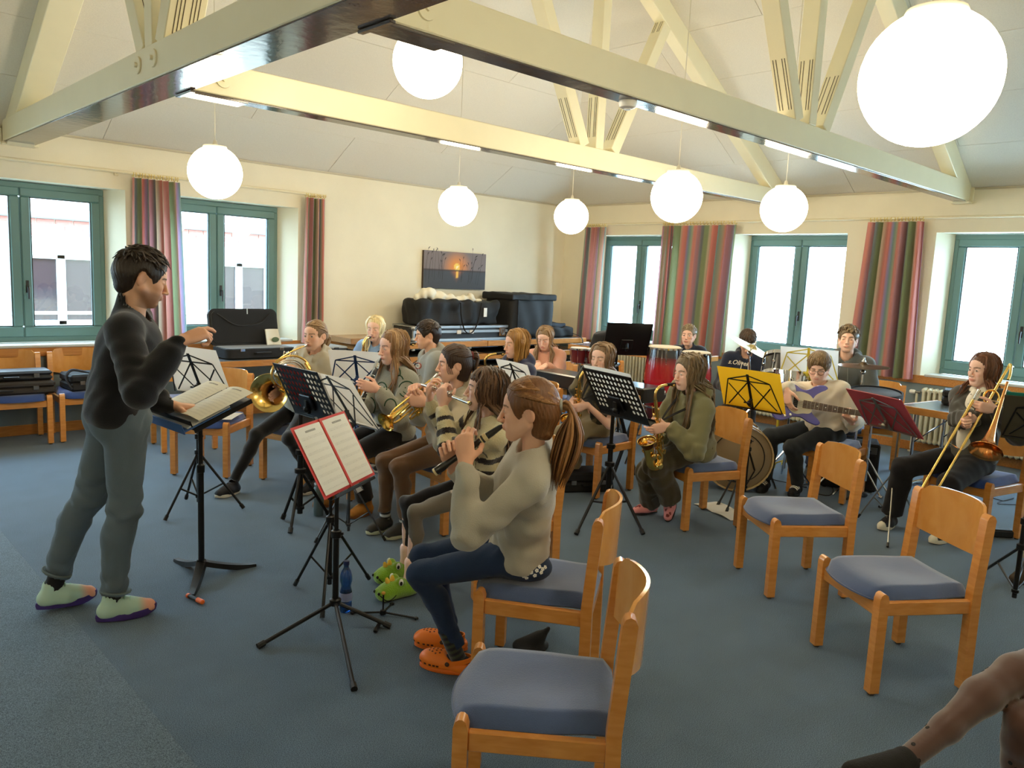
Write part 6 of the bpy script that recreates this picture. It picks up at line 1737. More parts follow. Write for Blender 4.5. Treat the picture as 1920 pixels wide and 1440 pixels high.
# --- conga boy
hd = dep(1291, 629, 8.7); f = yv(206)
person('conga', 'young boy with short fair hair looking over the red conga drum', (7.62, 4.98), 208, hd, 1.52, male=False, face=(200, 0, 0),
 hands={1: grip(hd + f * .34 - U * .34 + yv(116) * .12, f, -U, .3), -1: grip(hd + f * .34 - U * .34 - yv(116) * .12, f, -U, .3)},
 feet={1: (7.2, 5.0, 206), -1: (7.3, 4.75, 206)}, skin=SK1, top=dict(col=(34, 38, 52), ease=.03, name='jacket', collar=.03), pants=dict(col=(40, 44, 56), name='trousers'), pelvis=.55,
 shoes=dict(fn=shoe, col=(60, 60, 62), sole=(220, 220, 216)), hair=dict(style='short', col=(132, 112, 84), col2=(168, 146, 112), len=.045, lift=.007, vol=.004), eyes=dict(col='grey', open=.7, gaze=(0, 0)))
# --- drummer
hd = dep(1402, 641, 8.05); f = yv(206)
person('drummer', 'boy in dark navy printed hoodie with his face behind the tilted cymbal', (7.48, 4.20), 206, hd, 1.62, male=True, face=(208, -38, 0),
 hands={1: grip(hd + f * .36 - U * .50 + yv(116) * .14, nz(f - U * .2), -U, .9, thumb=.9), -1: grip(hd + f * .36 - U * .50 - yv(116) * .14, nz(f - U * .2), -U, .9, thumb=.9)},
 feet={1: (6.95, 4.15, 206), -1: (7.1, 3.85, 206)}, skin=SK2, top=dict(col=(34, 40, 58), ease=.032, name='hoodie', hood=True), pants=dict(col=(34, 36, 44), name='trousers'),
 shoes=dict(fn=shoe, col=(60, 60, 62), sole=(220, 220, 216)), hair=dict(style='short', col=(62, 46, 32), col2=(82, 62, 44), len=.05, lift=.005, vol=.008), eyes=dict(col='brown', open=.2, gaze=(0, -.6)))
# --- tall boy in grey hoodie
hd = dep(1590, 637, 7.3); f = yv(200)
person('tall', 'tall boy in dark grey hoodie with tousled fair hair behind the bass player', (7.42, 3.12), 198, hd, 1.76, male=True, face=(200, 4, 0), pelvis=.60,
 hands={1: grip(hd + f * .36 - U * .52 + yv(110) * .13, nz(f - U * .3), -U, .5), -1: grip(hd + f * .36 - U * .52 - yv(110) * .13, nz(f - U * .3), -U, .5)},
 feet={1: (6.95, 3.15, 200), -1: (7.05, 2.85, 200)}, skin=SK1, top=dict(col=(92, 94, 92), ease=.034, name='hoodie', hood=True, fold=.009), pants=dict(col=(60, 74, 104), mat=M_denim, name='jeans'),
 shoes=dict(fn=shoe, col=(70, 70, 72), sole=(220, 220, 216)), hair=dict(style='short', col=(112, 92, 66), col2=(150, 126, 94), len=.075, lift=.013, vol=.010, fwd=1.0, n=200), eyes=dict(col='blue', open=.25, gaze=(0, -.3)))
# --- bass player
hd = dep(1535, 690, 6.45); f, l = yv(188), yv(278)
BC = dep(1500, 757, 6.22)          # bass body centre
HD = dep(1614, 776, 6.10)          # nut end of the neck
person('bass', 'boy with glasses and cream sweatshirt playing a purple-blue bass guitar', tuple(flo(1549, 806, .57)[:2]), 186, hd, 1.60, male=True, face=(197, -16, 0), fine=True, legyaw=172,
 hands={1: grip(dep(1478, 745, 6.14), nz(-U * .75 + l * .2 + f * .1), nz(-f * .7 + l * .4), (.35, .4, .4, .4), thumb=.3),
   -1: grip(dep(1592, 781, 6.16), nz(U * .45 - l * .2 + f * .75), nz(-l * .2 - U * .9 + f * .2) * -1, (.7, .8, .8, .9), thumb=.6)},
 feet={1: (6.16, 3.17, 186), -1: (6.26, 2.93, 188)}, elbow={1: -U - l * .9, -1: -U + l * .5}, skin=SK3,
 top=dict(col=(222, 210, 190), ease=.036, name='sweatshirt', drop=.06, fold=.010), pants=dict(col=(44, 48, 52), mat=M_denim, ease=.012, name='jeans', crop=.03),
 shoes=dict(fn=shoe, col=(28, 28, 32), sole=(24, 24, 26), name='slide_sandal', stripes=True, sock=(30, 30, 34)), kneedir={1: yv(135) + U * .7, -1: yv(165) + U * .7},
 hair=dict(style='short', col=(112, 90, 60), col2=(142, 116, 80), len=.085, lift=.004, vol=.014, fwd=.8, line=.062, n=220, mess=.6), eyes=dict(col='blue', open=.3, gaze=(0, -.6)))
def bass_guitar():
 ax = nz(HD - BC); nrm = nz(f * .95 + U * .22); nrm = nz(nrm - ax * (nrm @ ax)); v = np.cross(nrm, ax)
 if v[2] < 0: v = -v
 M = tmat(BC, ax, v, np.cross(ax, v)); nn = np.cross(ax, v); sg = 1 if nn @ f > 0 else -1
 t = thing('bass_guitar', 'purple-blue electric bass guitar with pale pickguard across the boy in glasses', 'bass guitar', (float(BC[0]), float(BC[1]), 0))
 Mb = mat('purple_blue_lacquer', (92, 88, 178), .18, coat=.6)
 out = [(-.20, .03), (-.205, .08), (-.18, .135), (-.12, .160), (-.05, .140), (.0, .115), (.05, .125), (.105, .165), (.165, .172), (.185, .150), (.150, .125), (.105, .085), (.085, .03), (.085, -.03),
  (.11, -.07), (.155, -.105), (.170, -.130), (.145, -.150), (.08, -.135), (.02, -.108), (-.04, -.115), (-.10, -.150), (-.16, -.155), (-.205, -.11), (-.215, -.05)]
 P = bez(out + [out[0]], 75)[:-1]
 b = MB(); n = len(P); R = [np.c_[P * k, np.full(n, z)] for k, z in ((.955, -.020), (1, -.014), (1, .014), (.955, .020))]
 b.grid(np.array(R), wrap=True); b.f.append(list(range(n))[::-1]); b.mi.append(0); b.f.append([3 * n + i for i in range(n)]); b.mi.append(0); lpart('body', b, M, Mb, t)
 z1 = .021 * sg
 def plate(name, poly, z0, z1_, m, par): bb = MB(); bb.prism(poly, min(z0, z1_), max(z0, z1_)); return lpart(name, bb, M, m, par)
 pg = bez([(.09, .055), (.05, .085), (-.02, .095), (-.085, .075), (-.105, .02), (-.085, -.05), (-.03, -.085), (.03, -.075), (.09, -.055), (.09, .055)], 40)[:-1]
 plate('pickguard', pg, z1, z1 + .003 * sg, mat('pearl_pickguard', (222, 214, 190), .3), t)
 plate('bridge', [(-.15, -.04), (-.105, -.04), (-.105, .04), (-.15, .04)], z1, z1 + .012 * sg, M_chrome, t)
 plate('pickup', [(-.055, -.045), (-.02, -.045), (-.02, .045), (-.055, .045)], z1, z1 + .012 * sg, M_blk, t)
 L = np.linalg.norm(HD - BC)
 b = MB(); w0, w1 = .031, .021; x0, x1 = .02, L
 for (za, zb, m, nm) in ((.016, .030, wood('maple_neck', (206, 160, 92), (186, 136, 70), .3), 'neck'), (.030, .036, wood('rosewood_board', (110, 84, 62), (84, 60, 44), .4), 'fretboard')):
  bb = MB(); bb.prism([(x0, -w0), (x1, -w1), (x1, w1), (x0, w0)], *sorted((za * sg, zb * sg))); o = lpart(nm, bb, M, m, t)
 sc = .86; nutx = L
 for k in range(1, 21):
  x = nutx - sc * (1 - 2 ** (-k / 12))
  if x < .03: break
  w = w0 + (w1 - w0) * (x - x0) / (x1 - x0); bb = MB(); bb.box((x, 0, .037 * sg), (.0022, 2 * w, .002)); lpart('fret', bb, M, M_silver, o)
  if k in (3, 5, 7, 9, 12, 15, 17): bb = MB(); bb.lathe([(.005, 0), (.005, .0008), (.001, .0009)], (x + .02, 0, .0362 * sg), (0, 0, sg), 10); lpart('fret_dot', bb, M, M_pearl, o)
 hp = [(L, -.021), (L + .03, -.035), (L + .09, -.040), (L + .18, -.050), (L + .20, -.030), (L + .19, .0), (L + .12, .018), (L + .04, .024), (L, .021)]
 bb = MB(); bb.prism(bez(hp + [hp[0]], 36)[:-1], *sorted((.010 * sg, .024 * sg))); hs_ = lpart('headstock', bb, M, Mb, t)
 for i in range(4):
  x = L + .045 + i * .038; bb = MB(); bb.tube([(x, .012 - .006 * i, .024 * sg), (x, .012 - .006 * i, .038 * sg)], .006, 8); bb.tube([(x, -.03, .016 * sg), (x, -.065, .016 * sg)], .004, 6); bb.ball((x, -.075, .016 * sg), (.004, .013, .011), 8, 6); lpart('tuner', bb, M, M_chrome, hs_)
 for i in range(4):
  y = -.018 + .012 * i; bb = MB(); bb.tube([(-.125, y * 1.2, .040 * sg), (L, y * .75, .040 * sg), (L + .045 + i * .038, .012 - .006 * i, .034 * sg)], .0012, 4); lpart('string', bb, M, M_steel, t)
 for (x, y) in ((-.14, -.095), (-.10, -.115), (-.06, -.10)):
  bb = MB(); bb.lathe([(.011, 0), (.010, .014), (.001, .015)], (x, y, z1), (0, 0, sg), 12); lpart('knob', bb, M, M_chrome, t)
 return
 bb = MB(); q0 = (.165, .15, 0); bb2 = [np.array((.175, .16, -.01 * sg)), np.array((.19, .20, -.02 * sg)), np.array((.05, .26, -.08 * sg))]
 bb.tube(bb2, .006, 6); lpart('strap_end', bb, M, M_strap, t)
bass_guitar()
def glasses(key):
 I = PEOPLE[key]; M = np.eye(4); M[:3, :3] = I['fR'] * I['hs']; M[:3, 3] = I['Hd']
 b = MB()
 for q in (-1, 1):
  b.tube([(.103 - .004 * abs(cos(a)), q * .033 + .026 * cos(a), -.002 + .020 * sin(a)) for a in np.linspace(0, 2 * pi, 20, endpoint=False)], .0016, 6, closed=True)
  b.tube([(.099, q * .060, .004), (.05, q * .078, .004), (-.01, q * .083, .004), (-.025, q * .082, -.01)], .0016, 6)
 b.tube([(.104, .008, .004), (.108, 0, .006), (.104, -.008, .004)], .0016, 6)
 b.xf(M); b.build('eyeglasses', mat('glasses_frame', (52, 46, 44), .3, metal=.6), I['root'], True)
glasses('bass')
# --- trombone player
hd = dep(1843, 694, 5.62); f, l = yv(166), yv(256)
bow = dep(1718, 960, 5.15); topp = dep(1836, 757, 5.30)
g1 = topp + (bow - topp) * .23
person('trombone', 'girl with auburn hair and dark grey overshirt resting a trombone on her lap', (6.24, 1.66), 168, hd, 1.64, face=(150, -4, 0), fine=True,
 hands={1: grip(topp + (bow - topp) * .17 + nz(_u) * .0, nz(-l * .1 + f * .8 - U * .25), nz(l * .9 + U * .1), (.85, .9, .9, .95), thumb=.7),
   -1: grip(topp + (bow - topp) * .03 + l * .035 - f * .03, nz(f * .7 - l * .35 + U * .1), nz(-l * .8 - f * .4), (.8, .85, .9, .9), thumb=.5)},
 feet={1: (5.99, 2.06, 172), -1: (5.98, 1.68, 165)}, legyaw=170, elbow={1: -U - l * .7 - f * .1, -1: -U + l * .6 - f * .2}, skin=SK3,
 kneedir={1: yv(150) + U * .6, -1: yv(178) + U * .6},
 top=dict(col=(70, 68, 62), ease=.034, name='overshirt', drop=.14, fold=.010, neck=1.35), pants=dict(col=(36, 35, 38), mat=M_denim, ease=.018, flare=.015, name='trousers', crop=.05),
 shoes=dict(fn=shoe, col=(34, 32, 36), sole=(226, 218, 196), name='canvas_shoe', laces=(226, 218, 200), high=.03, sole_h=.030, paint=lambda L, C: np.where((L[:, 0] > .125)[:, None], rgb((226, 218, 196))[None], C)),
 hair=dict(style='long', col=(96, 58, 36), col2=(124, 76, 48), len=.40, front=.30, wave=.004), eyes=dict(col='grey', open=.75, gaze=(.25, .05)))
def blouse():
 I = PEOPLE['trombone']; N, P, T, cf, cl, s = I['N'], I['P'], I['T'], I['cf'], I['cl'], I['s']; RT = np.array([cl, cf, T]).T; L = np.linalg.norm(N - P)
 A = Sdf(P - .32, N + .22, .008); e = .040
 A.ell(P + T * L * .66 + cf * .026, (.075 * s, .104 * s + e, .190 * s), RT, .05); A.ell(P + T * L * .30 + cf * .020, (.085 * s, .10 * s + e, .17 * s), RT, .05)
 A.cone(N - T * .03, N + T * .022, .074 * s, .062 * s, .02); A.cone(N - T * .04 + cf * .02, I['Hd'] + cf * .02, .050 * s, .075 * s, .006, '-')
 for q in (-1, 1): A.ell(N + cl * q * .038 * s + cf * .070 * s - T * .020, (.030 * s, .012, .036 * s), np.array([nz(cl + T * q * .6), cf, nz(T - cl * q * .6)]).T, .006)
 A.halfcut(P + T * .0, -T, P - .3, P + .3, .01); A.halfcut(P + cf * .03, -cf, P - .4, N + .1, .01) if False else None
 V, Q = A.mesh(); mesh_obj('white_blouse', V, Q, mat('white_cotton', (232, 226, 210), .85, bump=.15, bscale=200), I['root'], True, ang=180)
 for i in range(4):
  b = MB(); p = N - T * (.06 + .07 * i) + cf * (.13 * s + e * .9 - .012 * abs(i - 1)); b.ball(p, (.005, .005, .005), 8, 6); b.build('button', M_pearl, I['root'], True)
blouse()
trombone('gold trombone with rose brass bell on the lap of the auburn-haired girl', bow, topp, dep(1848, 846, 5.02), nz(dep(1848, 846, 5.02) - dep(1880, 745, 5.22)), nz(_r))
# --- conductor
hd = dep(267, 522, 3.66); f, l = yv(-2), yv(88)
desk = dep(372, 772, 4.02)
def denim_m(V, C, I):
 w = np.clip(.5 + .5 * np.sin(V[:, 2] * 60 + 3 * np.sin(V[:, 0] * 25)), 0, 1) * .0
 return C
person('conductor', 'standing man with short dark hair, black fleece and jeans conducting the band', (1.19, 3.965), -3, hd, 1.80, hscale=1.04, male=True, face=(-10, -16, 0), pelvis=.992, seated=False, fine=True, chest=-22,
 hands={1: grip(dep(366, 636, 3.52), nz(f * .85 + U * .30 + l * .15), nz(-U * .9 + l * .35), (.25, .7, .9, 1.0), thumb=.7),
   -1: grip(dep(352, 770, 4.00), nz(f * .9 - l * .35 - U * .12), nz(-U * .95 - f * .1), (.10, .12, .12, .16), thumb=.1, spread=1.5)},
 feet={1: (1.13, 3.86, -12), -1: (.93, 4.16, -4, .012)}, elbow={1: -U * .9 - l * .35 - f * .35, -1: -U - f * .5 + l * .3}, skin=(222, 172, 140), kneedir={1: f, -1: f},
 top=dict(col=(25, 26, 29), ease=.028, name='fleece_jacket', drop=.27, fold=.007, collar=.055, neck=1.1), pants=dict(col=(98, 112, 122), mat=M_denim, ease=.012, name='jeans', crop=.03, fold=.012),
 shoes=dict(fn=shoe, col=(190, 218, 200), sole=(66, 46, 120), name='running_shoe', laces=(166, 214, 186), sole_h=.032, scale=1.06, toe=.016, sock=(24, 24, 28),
    paint=lambda L, C: C * (1 - smoothstep(.08, .13, L[:, 0])[:, None] * .9) + rgb((240, 160, 130)) * smoothstep(.08, .13, L[:, 0])[:, None] * .9),
 hair=dict(style='short', col=(44, 34, 28), col2=(70, 56, 46), len=.055, lift=.014, vol=.006, fwd=.9, n=300, thick=.75, stubble=True, line=.074), eyes=dict(col='brown', open=.3, gaze=(0, -.6)))
def cuff_watch(key, q, m, name, face=True):
 I = PEOPLE[key]; w = I['wr'][q]; e = I['el'][q]; d = nz(e - w); c = w + d * .028; s = I['s']
 h = I['hands'][q]; n = nz(h['n'] - d * (h['n'] @ d)); x = np.cross(d, n); b = MB()
 G = np.array([[c + d * t + (x * cos(a) * .031 + n * sin(a) * .027) * s for a in np.linspace(0, 2 * pi, 20, endpoint=False)] for t in (-.011, .011)]); b.grid(G, wrap=True); o = b.build(name, m, I['root'], True)
 b = MB(); b.box(c - n * .030 * s, (.036, .036, .009), .004, np.array([d, x, n]).T); b.build('watch_case', M_blk, o, True)
cuff_watch('conductor', -1, M_blk, 'wrist_watch'); cuff_watch('clarinet', -1, M_blk, 'wrist_watch')
def zip_line(key, z0, z1):
 I = PEOPLE[key]
cond = PEOPLE['conductor']
for q in (1, -1):
 a, k = cond['an'][q], cond['kn'][q]; ax = nz(a - k); c = a - ax * .030; b = MB(); x = nz(np.cross(ax, l)); y = np.cross(ax, x)
 b.tube([c + (x * cos(t) + y * sin(t)) * .060 for t in np.linspace(0, 2 * pi, 20, endpoint=False)], .012, 8, closed=True, flat=.6); b.build('turn_up', mat('denim_turn_up', (104, 120, 124), .9), cond['root'], True)
# --- seated lady in patterned tights, only her crossed legs reach into the view
def tights_lady():
 t = thing('person', 'seated person in sheer black tights with dot pattern, crossed legs only', 'person', (3.55, .42, 0))
 kn = dep(1905, 1262, 2.72); an = dep(1690, 1432, 2.55); to = dep(1600, 1450, 2.50); hip = V3(3.62, .30, .56)
 kn2 = dep(1925, 1360, 2.62); an2 = V3(kn2[0] + .02, kn2[1] + .02, .08); to2 = an2 + V3(-.12, .06, -.05)
 A = Sdf(np.min([kn, an, to, hip, kn2, an2], 0) - .14, np.max([kn, an, to, hip, kn2, an2], 0) + .14, .008)
 cf_ = kn + (an - kn) * .30 + nz(np.cross(an - kn, _fw)) * -.012
 A.cone(hip, kn, .086, .062, .03); A.chain([kn, cf_, kn + (an - kn) * .62, an], [.060, .058, .043, .036], .03); A.cone(an, to, .036, .030, .02)
 h2 = V3(3.58, .22, .54); A.cone(h2, kn2, .088, .064, .03); c2 = kn2 + (an2 - kn2) * .3; A.chain([kn2, c2, kn2 + (an2 - kn2) * .62, an2], [.061, .059, .045, .038], .03); A.cone(an2, to2, .036, .032, .02)
 A.ell(V3(3.62, .24, .58), (.17, .17, .13), k=.04); A.cone(V3(3.62, .24, .6), V3(3.68, .22, 1.05), .14, .13, .05); A.cone(V3(3.68, .22, 1.05), V3(3.66, .22, 1.16), .06, .045, .04); A.ell(V3(3.64, .22, 1.26), (.09, .075, .12), k=.02)
 V, Q = A.mesh(); C = np.repeat(rgb((78, 48, 36))[None], len(V), 0); C[V[:, 2] > .72] = rgb((36, 34, 40)); C[V[:, 2] > 1.10] = rgb(SK1)
 body = mesh_obj('body', V, Q, vmat('sheer_tights', .5, sheen=.6, spec=.3), t, True, ang=180, vcol=C)
 bv = BVHTree.FromPolygons(V.tolist(), Q.tolist()); g = np.random.default_rng(11); b = MB(); n = 0
 for i in range(400):
  p = [kn, an, hip, kn2][g.integers(4)] * 1.0; u = g.uniform(-.2, 1.1)
  a, b2 = ((hip, kn), (kn, an), (kn2, an2))[g.integers(3)]
  q = a + (b2 - a) * u; h, nr, _, _ = bv.ray_cast(Vector(q + .2 * nz(g.normal(size=3) - _fw * 1.2)), Vector(nz(q - (q + .2 * nz(-_fw + .01)))))
  d = nz(g.normal(size=3)); h, nr, _, _ = bv.ray_cast(Vector(q + d * .25), Vector(-d))
  if h is None or n >= 70: continue
  n += 1; x = nz(np.cross(np.array(nr), (0.3, .2, .9))); b = MB(); b.lathe([(.0075, -.0006), (.0075, .0007), (.001, .001)], h, nr, 7); b.build('woven_dot', mat('woven_dot', (16, 12, 12), .8), body, True)
 A = Sdf(np.min([an, to], 0) - .12, np.max([an, to], 0) + .12, .007); A.cone(an + (to - an) * .2, to, .045, .038, .02); A.cone(an + (kn - an) * .03, an, .045, .046, .02)
 V, Q = A.mesh(); mesh_obj('ankle_boot', V, Q, mat('black_suede', (20, 19, 18), .9, bump=.3, bscale=200), t, True, ang=180)
 A = Sdf(V3(3.3, -.1, .4), V3(3.95, .6, .85), .012); A.ell(V3(3.64, .24, .57), (.20, .19, .15), k=.04); A.cone(V3(3.60, .27, .56), hip + (kn - hip) * .45, .115, .10, .04)
 V, Q = A.mesh(); mesh_obj('skirt', V, Q, mat('black_skirt', (22, 22, 24), .9), t, True, ang=180)
tights_lady()
# ------------------------------------------------------------------ music stands, sheets, folders
M_blkmetal = mat('black_enamel', (18, 18, 20), .38, metal=.3)
M_blue_m = mat('blue_enamel', (34, 62, 110), .35, metal=.3)
M_yel_m = mat('yellow_enamel', (214, 190, 60), .4, metal=.2)
M_grey_m = mat('nickel_wire', (150, 148, 140), .28, metal=.9)
def sheet_mat(name, paper=(236, 234, 224), staves=9.0, title=True):
 if name in _MC: return _MC[name]
 m = mat(name, paper, .8, spec=.2); nt = m.node_tree; N = nt.nodes; L = nt.links; b = N['Principled BSDF']
 a = N.new('ShaderNodeAttribute'); a.attribute_name = 'Col'; sp = N.new('ShaderNodeSeparateColor'); L.new(a.outputs['Color'], sp.inputs[0])
 def mth(op, x, y=None, z=None):
  n = N.new('ShaderNodeMath'); n.operation = op
  for i, q in enumerate((x, y, z)):
   if q is None: continue
   if isinstance(q, (int, float)): n.inputs[i].default_value = q
   else: L.new(q, n.inputs[i])
  return n.outputs[0]
 u, v = sp.outputs[0], sp.outputs[1]
 fr = mth('FRACT', mth('MULTIPLY', v, staves))
 band = mth('MULTIPLY', mth('GREATER_THAN', fr, .30), mth('LESS_THAN', fr, .70))
 ln = mth('LESS_THAN', mth('FRACT', mth('MULTIPLY', mth('SUBTRACT', fr, .30), 10.0)), .18)
 marg = mth('MULTIPLY', mth('MULTIPLY', mth('GREATER_THAN', u, .07), mth('LESS_THAN', u, .93)), mth('MULTIPLY', mth('GREATER_THAN', v, .05), mth('LESS_THAN', v, .86)))
 cmb = N.new('ShaderNodeCombineXYZ'); L.new(mth('MULTIPLY', u, 46.0), cmb.inputs[0]); L.new(mth('MULTIPLY', v, staves * 3.2), cmb.inputs[1])
 vo = N.new('ShaderNodeTexVoronoi'); vo.inputs['Scale'].default_value = 1.0; L.new(cmb.outputs[0], vo.inputs['Vector'])
 note = mth('LESS_THAN', vo.outputs['Distance'], .16)
 ink = mth('MULTIPLY', mth('MULTIPLY', mth('MAXIMUM', mth('MULTIPLY', ln, .40), mth('MULTIPLY', note, .65)), band), marg)
 if title:
  t = mth('MULTIPLY', mth('MULTIPLY', mth('GREATER_THAN', u, .30), mth('LESS_THAN', u, .70)), mth('MULTIPLY', mth('GREATER_THAN', v, .905), mth('LESS_THAN', v, .935)))
  ink = mth('MAXIMUM', ink, mth('MULTIPLY', t, mth('GREATER_THAN', mth('FRACT', mth('MULTIPLY', u, 38.0)), .35)))
 x = N.new('ShaderNodeMix'); x.data_type = 'RGBA'; x.inputs[6].default_value = lin(paper); x.inputs[7].default_value = (.03, .03, .035, 1)
 L.new(mth('MULTIPLY', ink, .85), x.inputs[0]); L.new(x.outputs[2], b.inputs['Base Color'])
 return m
def see_through(m, k):
 N = m.node_tree.nodes; L = m.node_tree.links; b = N['Principled BSDF']; out = [n for n in N if n.type == 'OUTPUT_MATERIAL'][0]
 tl = N.new('ShaderNodeBsdfTranslucent'); mx = N.new('ShaderNodeMixShader'); mx.inputs[0].default_value = k
 if b.inputs['Base Color'].links: L.new(b.inputs['Base Color'].links[0].from_socket, tl.inputs[0])
 else: tl.inputs[0].default_value = b.inputs['Base Color'].default_value
 L.new(b.outputs[0], mx.inputs[1]); L.new(tl.outputs[0], mx.inputs[2]); L.new(mx.outputs[0], out.inputs[0])
M_sheet = sheet_mat('printed_sheet'); M_sheet2 = sheet_mat('printed_score', (238, 234, 216), 14.0)
M_paper = mat('plain_paper', (236, 234, 228), .8, spec=.2)
see_through(M_paper, .45)
def desk_axes(yaw, tilt, roll=0):
 f = yv(yaw); n = f * cos(radians(tilt)) + U * sin(radians(tilt)); h = U * cos(radians(tilt)) - f * sin(radians(tilt)); w = np.cross(h, n)
 if roll: c, s = cos(radians(roll)), sin(radians(roll)); w, h = w * c + h * s, h * c - w * s
 return w, h, n
def page(name, label, cat, c, ax, W, Hh, m, off=.004, bend=.006, group=None, uv=(0, 1), thick=0, parent=None):
 w, h, n = ax; nu, nv = 7, 3; G = np.zeros((nv, nu, 3)); UV = []
 for j in range(nv):
  for i in range(nu):
   u, v = i / (nu - 1), j / (nv - 1)
   G[j, i] = c + w * W * (u - .5) + h * Hh * (v - .5) + n * (off + bend * sin(pi * u))
 b = MB(); b.grid(G, thick=thick)
 uvs = np.array([(1 - i / (nu - 1), j / (nv - 1), 0) for j in range(nv) for i in range(nu)] * (2 if thick > 0 else 1))
 if parent is not None: return b.build(name, m, parent, True, ang=30, vcol=uvs)
 t = b.build(name, m, None, False, ang=30, vcol=uvs)
 return tag(t, label, cat, group)
def tripod(t, base, top, feet, m, hub=.42, r=.011, spread=.18, low=False, rub=M_blk, legr=.008):
 """pole from near the floor to top, three legs each with a foot"""
 base = np.array([base[0], base[1], 0.0]); zt = top[2]
 b = MB(); b.tube([base + U * (.06 if not low else .10), base + U * zt * .55], r * 1.15, 10); b.build('lower_tube', m, t, True)
 b = MB(); b.tube([base + U * zt * .5, np.array([base[0], base[1], zt]), np.array(top)] if np.linalg.norm(np.array(top)[:2] - base[:2]) > .01 else [base + U * zt * .5, np.array(top)], r * .8, 10); b.build('upper_tube', m, t, True)
 b = MB(); b.lathe([(r * 1.2, -.02), (r * 1.9, -.016), (r * 1.9, .016), (r * 1.2, .02)], base + U * zt * .55, U, 12); b.tube([base + U * zt * .55, base + U * zt * .55 + nz(_r) * .035], .006, 6); b.build('clamp', m, t, True)
 hubz = base + U * (.11 if low else hub)
 b = MB(); b.lathe([(r * 1.2, -.02), (r * 2.2, -.014), (r * 2.2, .014), (r * 1.2, .02)], hubz, U, 12); b.build('hub', m, t, True)
 for p in feet:
  p = np.array([p[0], p[1], .010]); d = nz(p - hubz)
  b = MB(); b.tube([hubz, p - d * .02], legr, 8); o = b.build('leg', m, t, True)
  b = MB(); b.tube([p - d * .035, p], legr * 1.5, 8); b.build('rubber_foot', rub, o, True)
  if not low:
   q = base + U * .10; mid = hubz + (p - hubz) * .55; b = MB(); b.tube([q, mid], legr * .7, 6); b.build('brace', m, o, True)
 if not low:
  b = MB(); b.lathe([(r, -.012), (r * 1.8, -.008), (r * 1.8, .008), (r, .012)], base + U * .10, U, 10); b.build('collar', m, t, True)
def feet3(base, R, a0): return [(base[0] + R * cos(radians(a0 + k * 120)), base[1] + R * sin(radians(a0 + k * 120))) for k in range(3)]
